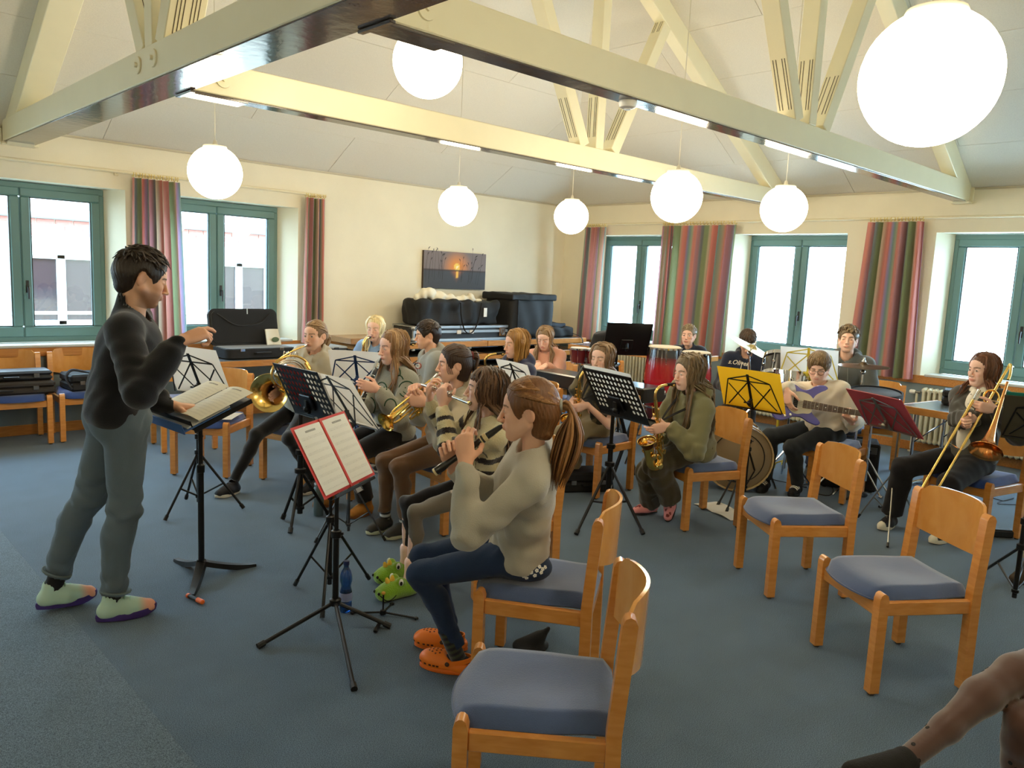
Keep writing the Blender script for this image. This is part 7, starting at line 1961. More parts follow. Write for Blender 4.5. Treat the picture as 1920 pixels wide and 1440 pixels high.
def stand(label, base, c, yaw, tilt, kind='wire', W=.46, Hh=.27, m=M_blkmetal, feet=None, R=.30, a0=0, roll=0, low=False, group='music stands', r=.011, hub=.42, legr=.008):
 c = np.array(c, float); ax = desk_axes(yaw, tilt, roll); w, h, n = ax
 t = thing('music_stand', label, 'music stand', (float(base[0]), float(base[1]), 0), group=group)
 att = c - n * .035 - h * Hh * .25
 tripod(t, base, att, feet if feet is not None else feet3(base, R, a0), m, low=low, r=r, hub=hub, legr=legr)
 R3 = np.array([w, h, n]).T
 b = MB(); b.bar(att - h * .03, att + n * .03 + h * .02, .022, .022, .003); b.ball(att, .020, 10, 8); b.tube([att, att + w * .045], .006, 6); b.build('tilt_joint', m, t, True)
 bt = c - h * Hh / 2
 if kind == 'wire':
  b = MB(); b.box(c - n * .006, (.022, Hh, .006), .002, R3); b.build('spine', m, t, True)
  P = lambda x, y, z=-.004: c + w * x * W + h * y * Hh + n * z
  for sgn in (-1, 1):
   for (a, e) in (((0, .46), (sgn * .36, .30)), ((sgn * .36, .30), (sgn * .5, -.48)), ((0, .30), (sgn * .42, -.42)), ((sgn * .02, -.46), (sgn * .36, .18))):
    b = MB(); b.bar(P(*a), P(*e), .010, .003, .001, up=n); b.build('arm', m, t, True)
  for y in (.30,):
   b = MB(); b.bar(P(-.36, y), P(.36, y), .010, .003, .001, up=n); b.build('crossbar', m, t, True)
  b = MB(); b.box(bt + n * .012, (W * .96, .004, .036), .001, R3); b.box(bt + n * .030 + h * .006, (W * .96, .014, .003), .001, R3); b.build('ledge', m, t, True)
 else:
  if kind == 'perf':
   nx, ny = 12, 8; cw, ch = W * .94 / nx, Hh * .90 / ny; b = MB(); r_ = min(cw, ch) * .34
   solid = lambda i, j: (j < 3 and 3 <= i <= 8) or j < 1
   for i in range(nx):
    for j in range(ny):
     o = c + w * ((i + .5) * cw - W * .47) + h * ((j + .5) * ch - Hh * .45)
     sq = [o + w * sx * cw / 2 + h * sy * ch / 2 for sx, sy in ((-1, -1), (1, -1), (1, 1), (-1, 1))]
     if solid(i, j): b.add(sq, [(0, 1, 2, 3)]); continue
     K = 12; ci = [o + (w * cos(a) + h * sin(a)) * r_ for a in np.linspace(0, 2 * pi, K, endpoint=False) + pi / 12]
     out = []
     for a in np.linspace(0, 2 * pi, K, endpoint=False) + pi / 12:
      ca, sa = cos(a), sin(a); k = min(cw / 2 / max(abs(ca), 1e-6), ch / 2 / max(abs(sa), 1e-6)); out.append(o + (w * ca + h * sa) * k)
     ang = [-3 * pi / 4 + pi / 2 * k for k in range(4)]
     V = ci + out + sq; f_ = [(k, K + k, K + (k + 1) % K, (k + 1) % K) for k in range(K)]
     for s_i, (qa, qb) in enumerate(((7, 8), (10, 11), (1, 2), (4, 5))): f_.append((K + qa, 2 * K + s_i, K + qb))
     b.add(V, f_)
   bx = b.build('perforated_plate', m, t, True, smooth=False, ang=20)
   md = bx.modifiers.new('thick', 'SOLIDIFY'); md.thickness = .0018
   bb = MB()
   for (dx, dy, sx, sy) in ((0, .475, W, .05 * Hh), (0, -.475, W, .05 * Hh), (.485, 0, .03 * W, Hh), (-.485, 0, .03 * W, Hh)): bb.box(c + w * dx * W + h * dy * Hh, (sx, sy, .004), .001, R3)
   bb.build('rim', m, t, True)
  else:
   b = MB(); b.box(c, (W, Hh, .004), .0015, R3); b.build('desk_plate', m, t, True)
   for sgn in (-1, 1): b = MB(); b.box(c + w * sgn * W / 2 - n * .008, (.004, Hh, .016), .001, R3); b.build('side_flange', m, t, True)
  b = MB(); b.box(bt + n * .022, (W, .004, .05), .001, R3); b.box(bt + n * .046 + h * .005, (W, .012, .003), .001, R3); b.build('ledge', m, t, True)
  b = MB(); b.box(c - n * .012 - h * Hh * .15, (.12, .10, .012), .004, R3); b.bar(att, c - n * .012 - h * Hh * .1, .03, .02, .004); b.build('mount', m, t, True)
 return t, c, ax
cb = (1.668, 4.15)
dc = dep(376, 763, 4.05); ax = desk_axes(184, 68); w, h, n = ax
t = thing('conductor_stand', 'black conductor desk on pole with three arched feet beside the standing man', 'music stand', (*cb, 0))
b = MB(); b.tube([(*cb, .05), (*cb, .62)], .0165, 12); b.build('lower_tube', M_blkmetal, t, True)
b = MB(); b.tube([(*cb, .60), (*cb, dc[2] - .05), dc - n * .03], .0125, 12); b.build('upper_tube', M_blkmetal, t, True)
b = MB(); b.lathe([(.017, -.03), (.022, -.028), (.022, .012), (.014, .02)], (*cb, .62), U, 14); b.build('collar', M_blkmetal, t, True)
for a in (95, -8, 238):
 d = yv(a); p = V3(*cb, 0); b = MB(); nn = 9; G = []
 for k in range(nn):
  u = k / (nn - 1); z = .075 * (1 - u) ** 1.6 + .006; ww = .030 * (1 - u * .35); s_ = np.cross(U, d); q = p + d * (.30 * u)
  G.append([q - s_ * ww + U * max(z - .018, .002), q - s_ * ww * .8 + U * (z + .010), q + s_ * ww * .8 + U * (z + .010), q + s_ * ww + U * max(z - .018, .002)])
 b.grid(np.array(G), wrap=True); b.f.append([0, 1, 2, 3]); b.mi.append(0); k = (nn - 1) * 4; b.f.append([k + 3, k + 2, k + 1, k]); b.mi.append(0); b.build('foot', M_blkmetal, t, True, ang=30)
R3 = np.array([w, h, n]).T
b = MB(); b.box(dc, (.48, .33, .005), .002, R3); b.build('desk_plate', M_blkmetal, t, True)
b = MB(); b.box(dc - h * .165 + n * .02, (.48, .005, .05), .001, R3); b.build('ledge', M_blkmetal, t, True)
for sg in (-1, 1): b = MB(); b.box(dc + w * sg * .24 - n * .010, (.005, .33, .024), .001, R3); b.build('side_flange', M_blkmetal, t, True)
b = MB(); b.box(dc - n * .02, (.10, .12, .03), .006, R3); b.build('mount', M_blkmetal, t, True)
tf = thing('ring_folder', 'blue folder lying open under the score at the desk edge by the conductor', 'folder', tuple(dc - h * .10))
tag(tf, kind=None)
def slab(name, c, d, R, m, par, bev=.002): b = MB(); b.box(c, d, bev, R); return b.build(name, m, par, True)
slab('cover', dc + n * .010 - h * .085, (.50, .26, .004), R3, mat('blue_card', (52, 92, 150), .6), tf)
slab('cover', dc + n * .026 - h * .215, (.50, .006, .055), R3, mat('blue_card', (52, 92, 150), .6), tf)
slab('page_block', dc + n * .016 - h * .07, (.47, .24, .008), R3, M_paper, tf)
for sg in (-1, 1):
 G = []
 o = page('score_book', 'open printed score on the conductor desk, %s page block' % ('nearer' if sg > 0 else 'farther'), 'score', dc + n * .024 + w * sg * .125 + h * .03, ax, .24, .31, M_sheet2, bend=.014, group='conductor score')
 o['label'] = 'page of the open score lying %s the window on the conductor desk' % ('away from' if sg > 0 else 'towards')
FT = lambda *P: [flo(x, y) for x, y in P]
mid = lambda P: np.mean(np.array(P), 0)
ff = FT((309, 978), (457, 955), (349, 937)); bs = mid(ff)
t5, c5, a5 = stand('black wire music stand holding white sheets behind the conductor desk', bs, dep(368, 702, 4.78), 22, 24, feet=ff, W=.48, Hh=.30, r=.012, legr=.009)
page('sheet_music', 'white sheets on the wire stand right behind the conductor hand', 'sheet music', c5 + a5[1] * .02, a5, .46, .33, M_paper, off=.006)
ff = FT((530, 975), (544, 1002), (617, 969)); bs = flo(562, 978)
t2, c2, a2 = stand('black perforated music stand with red folder showing through its holes', bs, dep(573, 738, 4.62), 2, 26, 'perf', .50, .36, feet=ff, r=.017, hub=.36, legr=.011)
page('folder', 'red folder lying on the perforated stand beside the horn player', 'folder', c2 + a2[0] * .09 + a2[1] * .02, a2, .30, .30, mat('red_card', (206, 56, 50), .6), off=.010)
page('sheet_music', 'white sheet lying on the perforated stand beside the red folder', 'sheet music', c2 - a2[0] * .155 + a2[1] * .02, a2, .20, .30, M_paper, off=.010)
ff = FT((590, 1020), (722, 1016), (650, 985)); bs = mid(FT((590, 1020), (722, 1016), (640, 985)))
t3, c3, a3 = stand('thin nickel wire stand holding grey-white sheets before the clarinet player', flo(653, 1012), dep(641, 750, 4.42), 4, 34, m=mat('dark_nickel', (84, 86, 90), .35, metal=.7), W=.44, Hh=.36, feet=ff, r=.008, legr=.006)
page('sheet_music', 'large pale sheets on the wire stand in front of the clarinet player', 'sheet music', c3, a3, .42, .34, M_paper, off=.006)
ff = FT((483, 1216), (732, 1178), (664, 1297)); bs = flo(628, 1168)
t4, c4, a4 = stand('closest black music stand with flat folding legs and the open red folder', bs, dep(626, 850, 3.42), -64, 30, W=.34, Hh=.36, feet=ff, low=True, r=.013, legr=.010, roll=2)
tf = thing('folder', 'open red folder of music sheets on the closest stand', 'folder', tuple(c4))
Rr = np.array([a4[0], a4[1], a4[2]]).T; Mr = mat('red_card', (206, 56, 50), .6)
for sg in (-1, 1):
 page('cover', None, None, c4 + a4[0] * sg * .105, a4, .21, .33, Mr, off=.006, bend=.002, parent=tf)
 page('page', None, None, c4 + a4[0] * sg * .103 + a4[1] * .0, a4, .185, .305, M_sheet, off=.010, bend=.006, parent=tf)
slab('spine', c4 + a4[2] * .010, (.016, .33, .006), Rr, Mr, tf)
ff = FT((553, 1100), (692, 1088), (604, 1162)); bs = mid(ff)
t6, c6, a6 = stand('black wire stand hidden behind the red folder, its tripod beside the water bottle', bs, dep(634, 865, 3.75), -20, 28, feet=ff, W=.36, Hh=.26)
tb, c7, a7 = stand('blue wire music stand with grey sheets between horn and clarinet players', (3.62, 5.66), dep(669, 694, 6.0), 40, 24, m=M_blue_m, W=.44, Hh=.27, a0=20)
page('sheet_music', 'grey-white sheets on the blue stand', 'sheet music', c7 + a7[1] * .02, a7, .42, .29, M_paper, off=.006)
ff = FT((1080, 1004), (1206, 1004), (1150, 938)); bs = flo(1137, 968)
tp, c8, a8 = stand('black perforated music stand with white paper behind it, beside the olive saxophonist', bs, dep(1153, 742, 4.62), -14, 30, 'perf', .48, .33, feet=ff, r=.017, hub=.40, legr=.011)
page('sheet_music', 'white sheet standing on the perforated stand of the olive saxophonist', 'sheet music', c8 + a8[1] * .03, a8, .46, .30, M_paper, off=.010)
ts, c9, a9 = stand('solid black orchestra stand silhouetted against the window, percussion side', (6.50, 5.15), dep(1176, 636, 7.55), 58, 20, 'solid', .46, .34, a0=10, r=.014)
M_ycard = mat('yellow_card', (240, 180, 30), .65); see_through(M_ycard, .35)
ff = FT((1362, 962), (1345, 950), (1424, 916)); bs = flo(1395, 935)
ty, c10, a10 = stand('black wire music stand holding the yellow folder, before the drum kit', bs, dep(1407, 735, 5.75), -2, 24, W=.48, Hh=.30, feet=ff)
b_ = page('folder', 'large yellow card folder on the black wire stand', 'folder', c10 + a10[1] * .015, a10, .52, .33, M_ycard, off=.008, bend=.004)
ff = FT((1608, 972), (1664, 1028), (1716, 972)); bs = flo(1664, 985)
tc_, c11, a11 = stand('thin nickel music stand holding the crimson folder, before the trombone player', bs, dep(1655, 776, 5.25), -26, 40, m=M_grey_m, W=.44, Hh=.30, feet=ff, r=.008, legr=.006)
page('folder', 'crimson folder with worn edges on the thin nickel stand', 'folder', c11, a11, .50, .34, mat('crimson_card', (164, 62, 70), .6, var=.08), off=.008, bend=.003, thick=.006)
bs = (4.75, 1.30)
td, c12, a12 = stand('black wire stand with dark olive folder, cut by the picture edge', (5.02, 1.02), dep(1962, 792, 4.75), 10, 26, W=.44, Hh=.28, feet=[flo(1838, 1077), flo(1990, 1075), flo(1945, 1010)], hub=.36)
page('folder', 'dark olive folder on the stand at the picture edge before the trombone player', 'folder', c12, a12, .46, .32, mat('dark_olive_card', (62, 56, 40), .7, var=.15), off=.008, thick=.006)
page('folder', 'thin teal green folder poking above the dark olive one', 'folder', c12 + a12[1] * .02 + a12[2] * .008, a12, .44, .32, mat('teal_card', (24, 116, 100), .6), off=.008, thick=.006)
tw, c13, a13 = stand('yellow wire music stand with white sheet behind the boy with glasses', (6.78, 3.42), dep(1516, 682, 6.75), 14, 18, m=M_yel_m, W=.50, Hh=.30, a0=40)
page('sheet_music', 'white sheet on the yellow wire stand', 'sheet music', c13, a13, .48, .28, M_paper, off=.006)
tn, c14, a14 = stand('black wire music stand with white sheets before the girl in the navy hoodie', (4.02, 4.40), dep(968, 712, 5.75), -10, 24, W=.44, Hh=.28, a0=60)
page('sheet_music', 'white sheets on the stand before the girl in the navy hoodie', 'sheet music', c14, a14, .42, .29, M_paper, off=.006)
# ------------------------------------------------------------------ chairs of the players and empty ones
CH = chair_at
CH(2.35, 2.185, 124, 'beech chair under the recorder player in the grey sweatshirt')
CH(3.693, 1.218, 145.3, 'empty beech chair with blue-grey seat nearest the crossed legs in tights')
CH(4.312, 2.014, 142.6, 'empty beech chair between the olive saxophonist and the trombone player')
CH(4.905, 3.061, 156, 'beech chair under the girl in the olive hoodie')
CH(4.93, 4.08, 181, 'beech chair under the saxophonist in the camouflage shirt')
CH(2.955, 3.065, 155, 'beech chair under the flute player')
CH(3.418, 4.07, 174, 'beech chair under the trumpet player')
CH(3.33, 4.69, 182, 'beech chair under the clarinet player')
CH(3.13, 5.68, 198, 'beech chair under the french horn player')
CH(6.35, 1.63, 166, 'beech chair under the trombone player', True)
CH(*(flo(1556, 806, .57)[:2] + yv(10)[:2] * .05), 184, 'beech chair under the bass guitar player')
CH(7.55, 3.15, 198, 'beech chair under the tall boy in dark grey')
CH(4.48, 6.56, 212, 'beech chair under the blonde saxophonist')
CH(4.38, 5.44, 160, 'beech chair under the dark-haired boy with the saxophone')
CH(4.68, 4.72, 168, 'beech chair under the girl in the navy hoodie')
CH(6.05, 5.66, 214, 'beech chair under the girl in the salmon pink hoodie', True)
CH(2.648, 6.323, 221, 'empty beech chair with papers on its seat behind the conductor stand', True, 'beech chairs by the back tables')
CH(2.78, 7.30, 262, 'beech chair pushed to the table with the open black case', True, 'beech chairs by the back tables')
CH(3.92, 6.45, 60, 'beech chair turned away beside the blonde saxophonist', True, 'beech chairs by the back tables')
CH(2.17, 8.24, -92, 'beech chair carrying one black case, against the wall behind the conductor', True, 'chairs along the window wall')
CH(1.07, 8.24, -90, 'beech chair at the very edge of the view, against the window wall', True, 'chairs along the window wall')
CH(8.12, 3.06, 196, 'empty beech chair beside the curtain and the radiator valve', True, 'beech chairs by the back tables')
CH(7.00, 5.55, 250, 'blue-seated chair among the percussion stands', True, 'beech chairs by the back tables')
# ------------------------------------------------------------------ small helpers
def bx(name, c, d, m, par, bev=.004, yaw=0, R=None):
 R = np.array(Matrix.Rotation(radians(yaw), 3, 'Z')) if R is None else R
 b = MB(); b.box(c, d, bev, R); return b.build(name, m, par, True)
def pad(name, c, d, m, par, yaw=0, puff=.02, n=9, sag=0.0):
 """soft-sided box"""
 R = np.array(Matrix.Rotation(radians(yaw), 3, 'Z')); hx, hy, hz = np.array(d) / 2
 S = Sdf(np.array((-hx, -hy, -hz)) - .03, np.array((hx, hy, hz)) + .03, max(.010, min(d) / 14)); r = min(.04, min(d) * .25)
 def fn(X, Y, Z):
  qx, qy, qz = np.abs(X) - (hx - r), np.abs(Y) - (hy - r), np.abs(Z) - (hz - r)
  return np.sqrt(np.maximum(qx, 0) ** 2 + np.maximum(qy, 0) ** 2 + np.maximum(qz, 0) ** 2) + np.minimum(np.maximum(qx, np.maximum(qy, qz)), 0) - r
 S.put(fn, (-hx, -hy, -hz), (hx, hy, hz), 0, '+'); S.folds(puff, 14, hash_(name) + int(d[0] * 100)); S.halfcut((0, 0, -hz + .002), (0, 0, -1), (-hx - .1, -hy - .1, -hz - .1), (hx + .1, hy + .1, hz), .01)
 V, Q = S.mesh(); return mesh_obj(name, V @ R.T + np.array(c), Q, m, par, True, ang=180)
M_nylon = mat('black_nylon', (22, 23, 26), .75, bump=.2, bscale=180, var=.1)
M_nylon2 = mat('navy_black_nylon', (30, 34, 44), .7, bump=.2, bscale=150)
M_tabledk = mat('grey_table_top', (96, 104, 110), .25, spec=.5)
M_alu = mat('aluminium', (176, 178, 178), .35, metal=.9)
M_tabedge = wood('beech_table_edge', (204, 144, 74), (178, 116, 52), .35, (1.5, 10, 10))
def table(label, P, yaw, W, D, z=.74, legs=True, name='table', group=None):
 t = thing(name, label, 'table', (P[0], P[1], 0), radians(yaw), group)
 b = MB(); b.box((0, 0, z - .013), (W - .05, D - .05, .028), .002); b.build('table_top', M_tabledk, t)
 b = MB()
 for sy in (-1, 1): b.box((0, sy * (D / 2 - .0125), z - .03), (W, .025, .064), .003)
 for sx in (-1, 1): b.box((sx * (W / 2 - .0125), 0, z - .03), (.025, D - .05, .064), .003)
 b.build('wood_edge', M_tabedge, t)
 if legs:
  for sx in (-1, 1):
   x = sx * (W / 2 - .14)
   for sy in (-1, 1): b = MB(); b.tube([(x, sy * (D / 2 - .10), z - .06), (x, sy * (D / 2 - .10), .03)], .014, 10); b.build('leg', M_chrome, t)
   b = MB(); b.box((x, 0, .018), (.045, D - .06, .030), .006); b.build('foot_bar', M_chrome, t)
   b = MB(); b.tube([(x, D / 2 - .10, z * .55), (x - sx * .30, D / 2 - .10, z - .06)], .006, 6); b.tube([(x, -D / 2 + .10, z * .55), (x - sx * .30, -D / 2 + .10, z - .06)], .006, 6); b.build('brace', M_chrome, t)
 return t
# ------------------------------------------------------------------ back wall: stacked folded tables with cases on top
def stacked(i, z, y0, label, x0=4.95, x1=8.95):
 """one folded table lying on the stack"""
 W = x1 - x0; t = thing('folded_table', label, 'table', ((x0 + x1) / 2, y0, z), 0, 'folded tables stacked along the back wall')
 D = .80
 b = MB(); b.box((0, 0, .012), (W - .06, D - .06, .022), .002); b.build('table_top', M_tabledk, t)
 b = MB(); b.box((0, -D / 2 + .0125, -.012), (W, .025, .072), .003); b.box((0, D / 2 - .0125, -.012), (W, .025, .072), .003); b.box((-W / 2 + .0125, 0, -.012), (.025, D - .05, .072), .003); b.box((W / 2 - .0125, 0, -.012), (.025, D - .05, .072), .003); b.build('wood_edge', M_tabedge, t)
 for sx in (-.33, -.1, .12, .36):
  b = MB(); b.tube([(sx * W, -D / 2 + .05, -.055), (sx * W + .5, -D / 2 + .05, -.055)], .012, 8); b.build('folded_leg', M_chrome, t)
  b = MB(); b.lathe([(.001, -.02), (.018, -.018), (.018, .018), (.001, .02)], (sx * W, -D / 2 + .04, -.06), (1, 0, 0), 12); b.build('leg_cap', M_white, t)
YS = 8.10
for k, z in enumerate((.16, .33, .50, .67, .845)):
 for h_, (xa, xb) in enumerate(((4.95, 6.95), (6.96, 8.96))):
  stacked(k, z, YS, '%s folded table of the %s stack under the flight case and bags' % (('lowest', 'second lowest', 'middle', 'second highest', 'topmost')[k], ('first', 'corner-side')[h_]), xa, xb)
for (x, lb) in ((5.3, 'first'), (6.7, 'second'), (7.4, 'third'), (8.6, 'fourth')):
 t = thing('floor_batten', '%s beech batten carrying the stacked tables, counted towards the corner' % lb, 'batten', (x, YS, 0)); bx('batten', (x, YS, .056), (.09, .7, .11), M_tabedge, t)
zt = .868
def flight_case():
 c = np.array((6.72, YS + .02, zt)); W, D, Hh = 1.72, .46, .185
 t = thing('flight_case', 'long black flight case with aluminium edges on the stacked tables', 'flight case', tuple(c))
 bx('shell', c + (0, 0, Hh / 2), (W - .02, D - .02, Hh - .02), mat('black_laminate', (30, 32, 36), .5), t)
 for z in (.010, Hh * .62, Hh - .010):
  b = MB(); b.box(c + (0, -D / 2 + .008, z), (W, .022, .036 if z > .05 else .03), .003); b.box(c + (0, D / 2 - .008, z), (W, .022, .036), .003); b.build('edge_profile', M_alu, t, True)
 b = MB(); b.box(c + (0, 0, Hh - .004), (W, D, .010), .002); b.build('lid_trim', M_alu, t, True)
 for sx in (-1, 1):
  b = MB(); b.box(c + (sx * (W / 2 - .010), -D / 2 + .01, Hh / 2), (.03, .03, Hh), .004); b.build('corner_profile', M_alu, t, True)
  b = MB(); b.ball(c + (sx * W / 2, -D / 2, Hh - .02), .034, 12, 8); b.build('ball_corner', M_alu, t, True)
  b = MB(); b.ball(c + (sx * W / 2, -D / 2, .02), .030, 12, 8); b.build('ball_corner', M_alu, t, True)
  b = MB(); b.box(c + (sx * (W / 2 - .20), -D / 2 - .006, Hh * .55), (.11, .014, .12), .004); o = b.build('butterfly_latch', M_chrome, t, True)
  b = MB(); b.tube([c + (sx * (W / 2 - .20) + .03 * cos(a), -D / 2 - .016, Hh * .55 + .04 * sin(a)) for a in np.linspace(0, 2 * pi, 12, endpoint=False)], .005, 6, closed=True); b.build('latch_ring', M_steel, o, True)
 for x in (-.12, .10): b = MB(); b.box(c + (x, -D / 2 - .006, Hh * .58), (.07, .012, .05), .004); b.build('small_latch', M_white, t, True)
flight_case()
t = thing('keyboard_bag', 'long black soft bag with handles and white tag on the flight case', 'bag', (6.65, YS + .03, zt + .19))
pad('bag_body', (6.66, YS + .03, zt + .19 + .165), (1.36, .42, .33), M_nylon, t, puff=.016)
for x in (6.66, 6.92):
 pass
b = MB(); b.tube(bez([(6.62, YS - .20, 1.36), (6.62, YS - .23, 1.16), (6.68, YS - .245, .99), (6.80, YS - .245, .97), (6.90, YS - .235, 1.10), (6.98, YS - .21, 1.36)], 20), .013, 8, flat=.4); b.build('handle', M_nylon, t, True)
bx('tag', (7.06, YS - .205, 1.235), (.06, .006, .12), M_white, t, .001, yaw=4)
t2 = thing('white_cloth', 'white padding cloth bulging out of the top of the long soft bag', 'cloth', (6.5, YS + .02, 1.40))
S = Sdf((5.95, YS - .25, 1.34), (7.25, YS + .25, 1.56), .012); S.chain([(6.06, YS, 1.41), (6.18, YS - .04, 1.47), (6.36, YS - .03, 1.44), (6.60, YS - .05, 1.40), (6.95, YS - .02, 1.41), (7.10, YS - .03, 1.385)], [.05, .075, .06, .045, .05, .02], .05); S.folds(.014, 24, 4)
V, Q = S.mesh(); mesh_obj('cloth', V, Q, mat('off_white_cloth', (232, 226, 206), .9), t2, True, ang=180)
t = thing('drum_bag', 'boxy black soft bag with overhanging lid in the corner on the stacked tables', 'bag', (7.92, YS + .03, zt))
pad('bag_body', (7.92, YS + .03, zt + .30), (.86, .60, .60), M_nylon, t, puff=.012)
pad('lid', (7.92, YS + .02, zt + .585), (.91, .64, .10), M_nylon, t, puff=.008)
b = MB(); b.tube([(7.60, YS - .282, zt + .58), (7.60, YS - .285, zt + .04)], .010, 6, flat=.5); b.build('strap', M_nylon2, t, True)
t = thing('instrument_bag', 'small flat black bag with dangling strap at the corner end of the stacked tables', 'bag', (8.62, YS - .05, zt))
pad('bag_body', (8.62, YS - .02, zt + .075), (.50, .42, .15), M_nylon, t, puff=.012); pad('flap', (8.55, YS - .0, zt + .17), (.36, .34, .07), M_nylon2, t, puff=.01)
b = MB(); b.tube(bez([(8.80, YS - .25, zt + .06), (8.83, YS - .42, zt + .0), (8.84, YS - .43, zt - .18)], 10), .012, 6, flat=.4); b.build('strap', M_nylon, t, True)
bx_ = thing('wooden_tray', 'shallow wooden tray lying on the near end of the stacked tables', 'tray', (5.12, YS, zt)); bx('tray_box', (5.12, YS - .1, zt + .035), (.5, .5, .07), wood('tray_wood', (168, 128, 84), (140, 100, 60)), bx_)
# ------------------------------------------------------------------ table with open case and grey case under the second window
tp = flo(560, 668, .74)
table('wood-edged table under the second window carrying the open black case', (4.00, 8.02), 0, 1.9, .70)
def open_case():
 c = V3(3.80, 7.98, .755)
 t = thing('violin_case', 'open black instrument case with raised lid in front of the second window', 'instrument case', tuple(c))
 M_pl = mat('black_plush', (16, 16, 18), .95, sheen=.4)
 def rr(W, Hh, r, n=6):
  o = []
  for (cx, cy, a0) in ((W / 2 - r, Hh / 2 - r, 0), (-W / 2 + r, Hh / 2 - r, 90), (-W / 2 + r, -Hh / 2 + r, 180), (W / 2 - r, -Hh / 2 + r, 270)):
   o += [(cx + r * cos(radians(a0 + 90 * k / n)), cy + r * sin(radians(a0 + 90 * k / n))) for k in range(n + 1)]
  return o
 W, D = .78, .40
 b = MB(); b.prism(rr(W, D, .07), 0, .095, tmat(c, (1, 0, 0), (0, 1, 0), (0, 0, 1))); b.build('case_base', M_nylon, t, True, ang=50)
 b = MB(); b.prism(rr(W - .05, D - .05, .06), .080, .100, tmat(c, (1, 0, 0), (0, 1, 0), (0, 0, 1))); b.build('lining', M_pl, t, True, ang=50)
 lt = radians(12); hz = nz((0, sin(lt), cos(lt))); lc = c + V3(0, D / 2 - .01, .10)
 M = tmat(lc + hz * D / 2, (1, 0, 0), hz, np.cross((1, 0, 0), hz))
 b = MB(); b.prism(rr(W, D, .07), -.045, .0, M); b.build('case_lid', M_nylon, t, True, ang=50)
 b = MB(); b.prism(rr(W - .05, D - .05, .06), .0, .012, M); b.build('lid_lining', M_pl, t, True, ang=50)
 b = MB(); b.tube(bez([lc + hz * D * .86 + V3(-.30, -.018, 0), lc + hz * D * .55 + V3(-.1, -.022, 0), lc + hz * D * .60 + V3(.16, -.022, 0), lc + hz * D * .86 + V3(.30, -.018, 0)], 14), .006, 6); b.build('lid_seam', M_pl, t, True)
 b = MB(); b.tube([c + V3(-.09, -D / 2, .05), c + V3(-.08, -D / 2 - .035, .055), c + V3(.08, -D / 2 - .035, .055), c + V3(.09, -D / 2, .05)], .010, 8); b.build('handle', M_nylon, t, True)
 for x in (-.22, .22): b = MB(); b.box(c + V3(x, -D / 2 - .004, .085), (.05, .012, .03), .003); b.build('latch', M_chrome, t, True)
 b = MB(); b.tube([c + V3(0, D / 2 - .03, .5), c + V3(0, D / 2 - .035, .44)], .006, 6); b.build('lid_tab', M_chrome, t, True)
 t = thing('paper_pouch', 'small pale pouch with green leaf print leaning in the open black case', 'pouch', tuple(c + V3(.28, .05, .10)))
 b = MB(); G = []
 for v in np.linspace(0, 1, 6): G.append([c + V3(.28 + (u - .5) * .17 * (1 - .1 * v), .09 + .07 * v + .02 * sin(pi * u), .101 + .17 * v) for u in np.linspace(0, 1, 6)])
 b.grid(np.array(G), thick=.012); b.build('pouch', mat('pale_pouch', (222, 218, 204), .7), t, True)
 b = MB(); b.ball(c + V3(.30, .105, .16), (.045, .006, .028)); b.build('leaf_print', mat('leaf_print', (86, 104, 74), .7), t, True)
open_case()
t = thing('trumpet_case', 'low grey hard case with dark latches on the table behind the french horn player', 'instrument case', (4.25, 7.95, .745))
bx('case_base', (4.50, 7.93, .785), (.62, .42, .075), mat('grey_case_shell', (150, 156, 160), .4), t, .02); bx('case_lid', (4.50, 7.93, .838), (.62, .42, .030), mat('grey_case_shell', (150, 156, 160), .4), t, .012); bx('band', (4.50, 7.93, .823), (.625, .425, .008), M_blk, t, .002)
for x in (4.33, 4.66): bx('latch', (x, 7.716, .825), (.06, .012, .04), M_blk, t, .004)
t = thing('book_stack_item', 'thin blue binder on the table edge beside the blonde saxophonist', 'binder', (4.62, 7.78, .745)); t.name = 'ring_binder'
bx('cover', (4.86, 7.86, .757), (.32, .28, .022), mat('blue_card', (52, 92, 150), .6), t, .004, yaw=12); bx('page_block', (4.86, 7.85, .757), (.30, .275, .014), M_paper, t, .001, yaw=12)
t = thing('knit_hat', 'purple and white knitted hat on the table beside the open black case', 'hat', (2.98, 7.86, .745))
S = Sdf((2.86, 7.74, .73), (3.12, 7.98, .86), .008); S.ell((2.98, 7.86, .775), (.10, .08, .05)); S.ell((2.94, 7.84, .815), (.04,) * 3, k=.02); S.halfcut((0, 0, .746), (0, 0, -1), (2.8, 7.6, .7), (3.2, 8.1, .8)); V, Q = S.mesh()
mesh_obj('knit', V, Q, M_knit, t, True, ang=180, vcol=np.where((np.sin(V[:, 0] * 120) > 0)[:, None], rgb((226, 220, 222))[None], rgb((96, 40, 84))[None]))
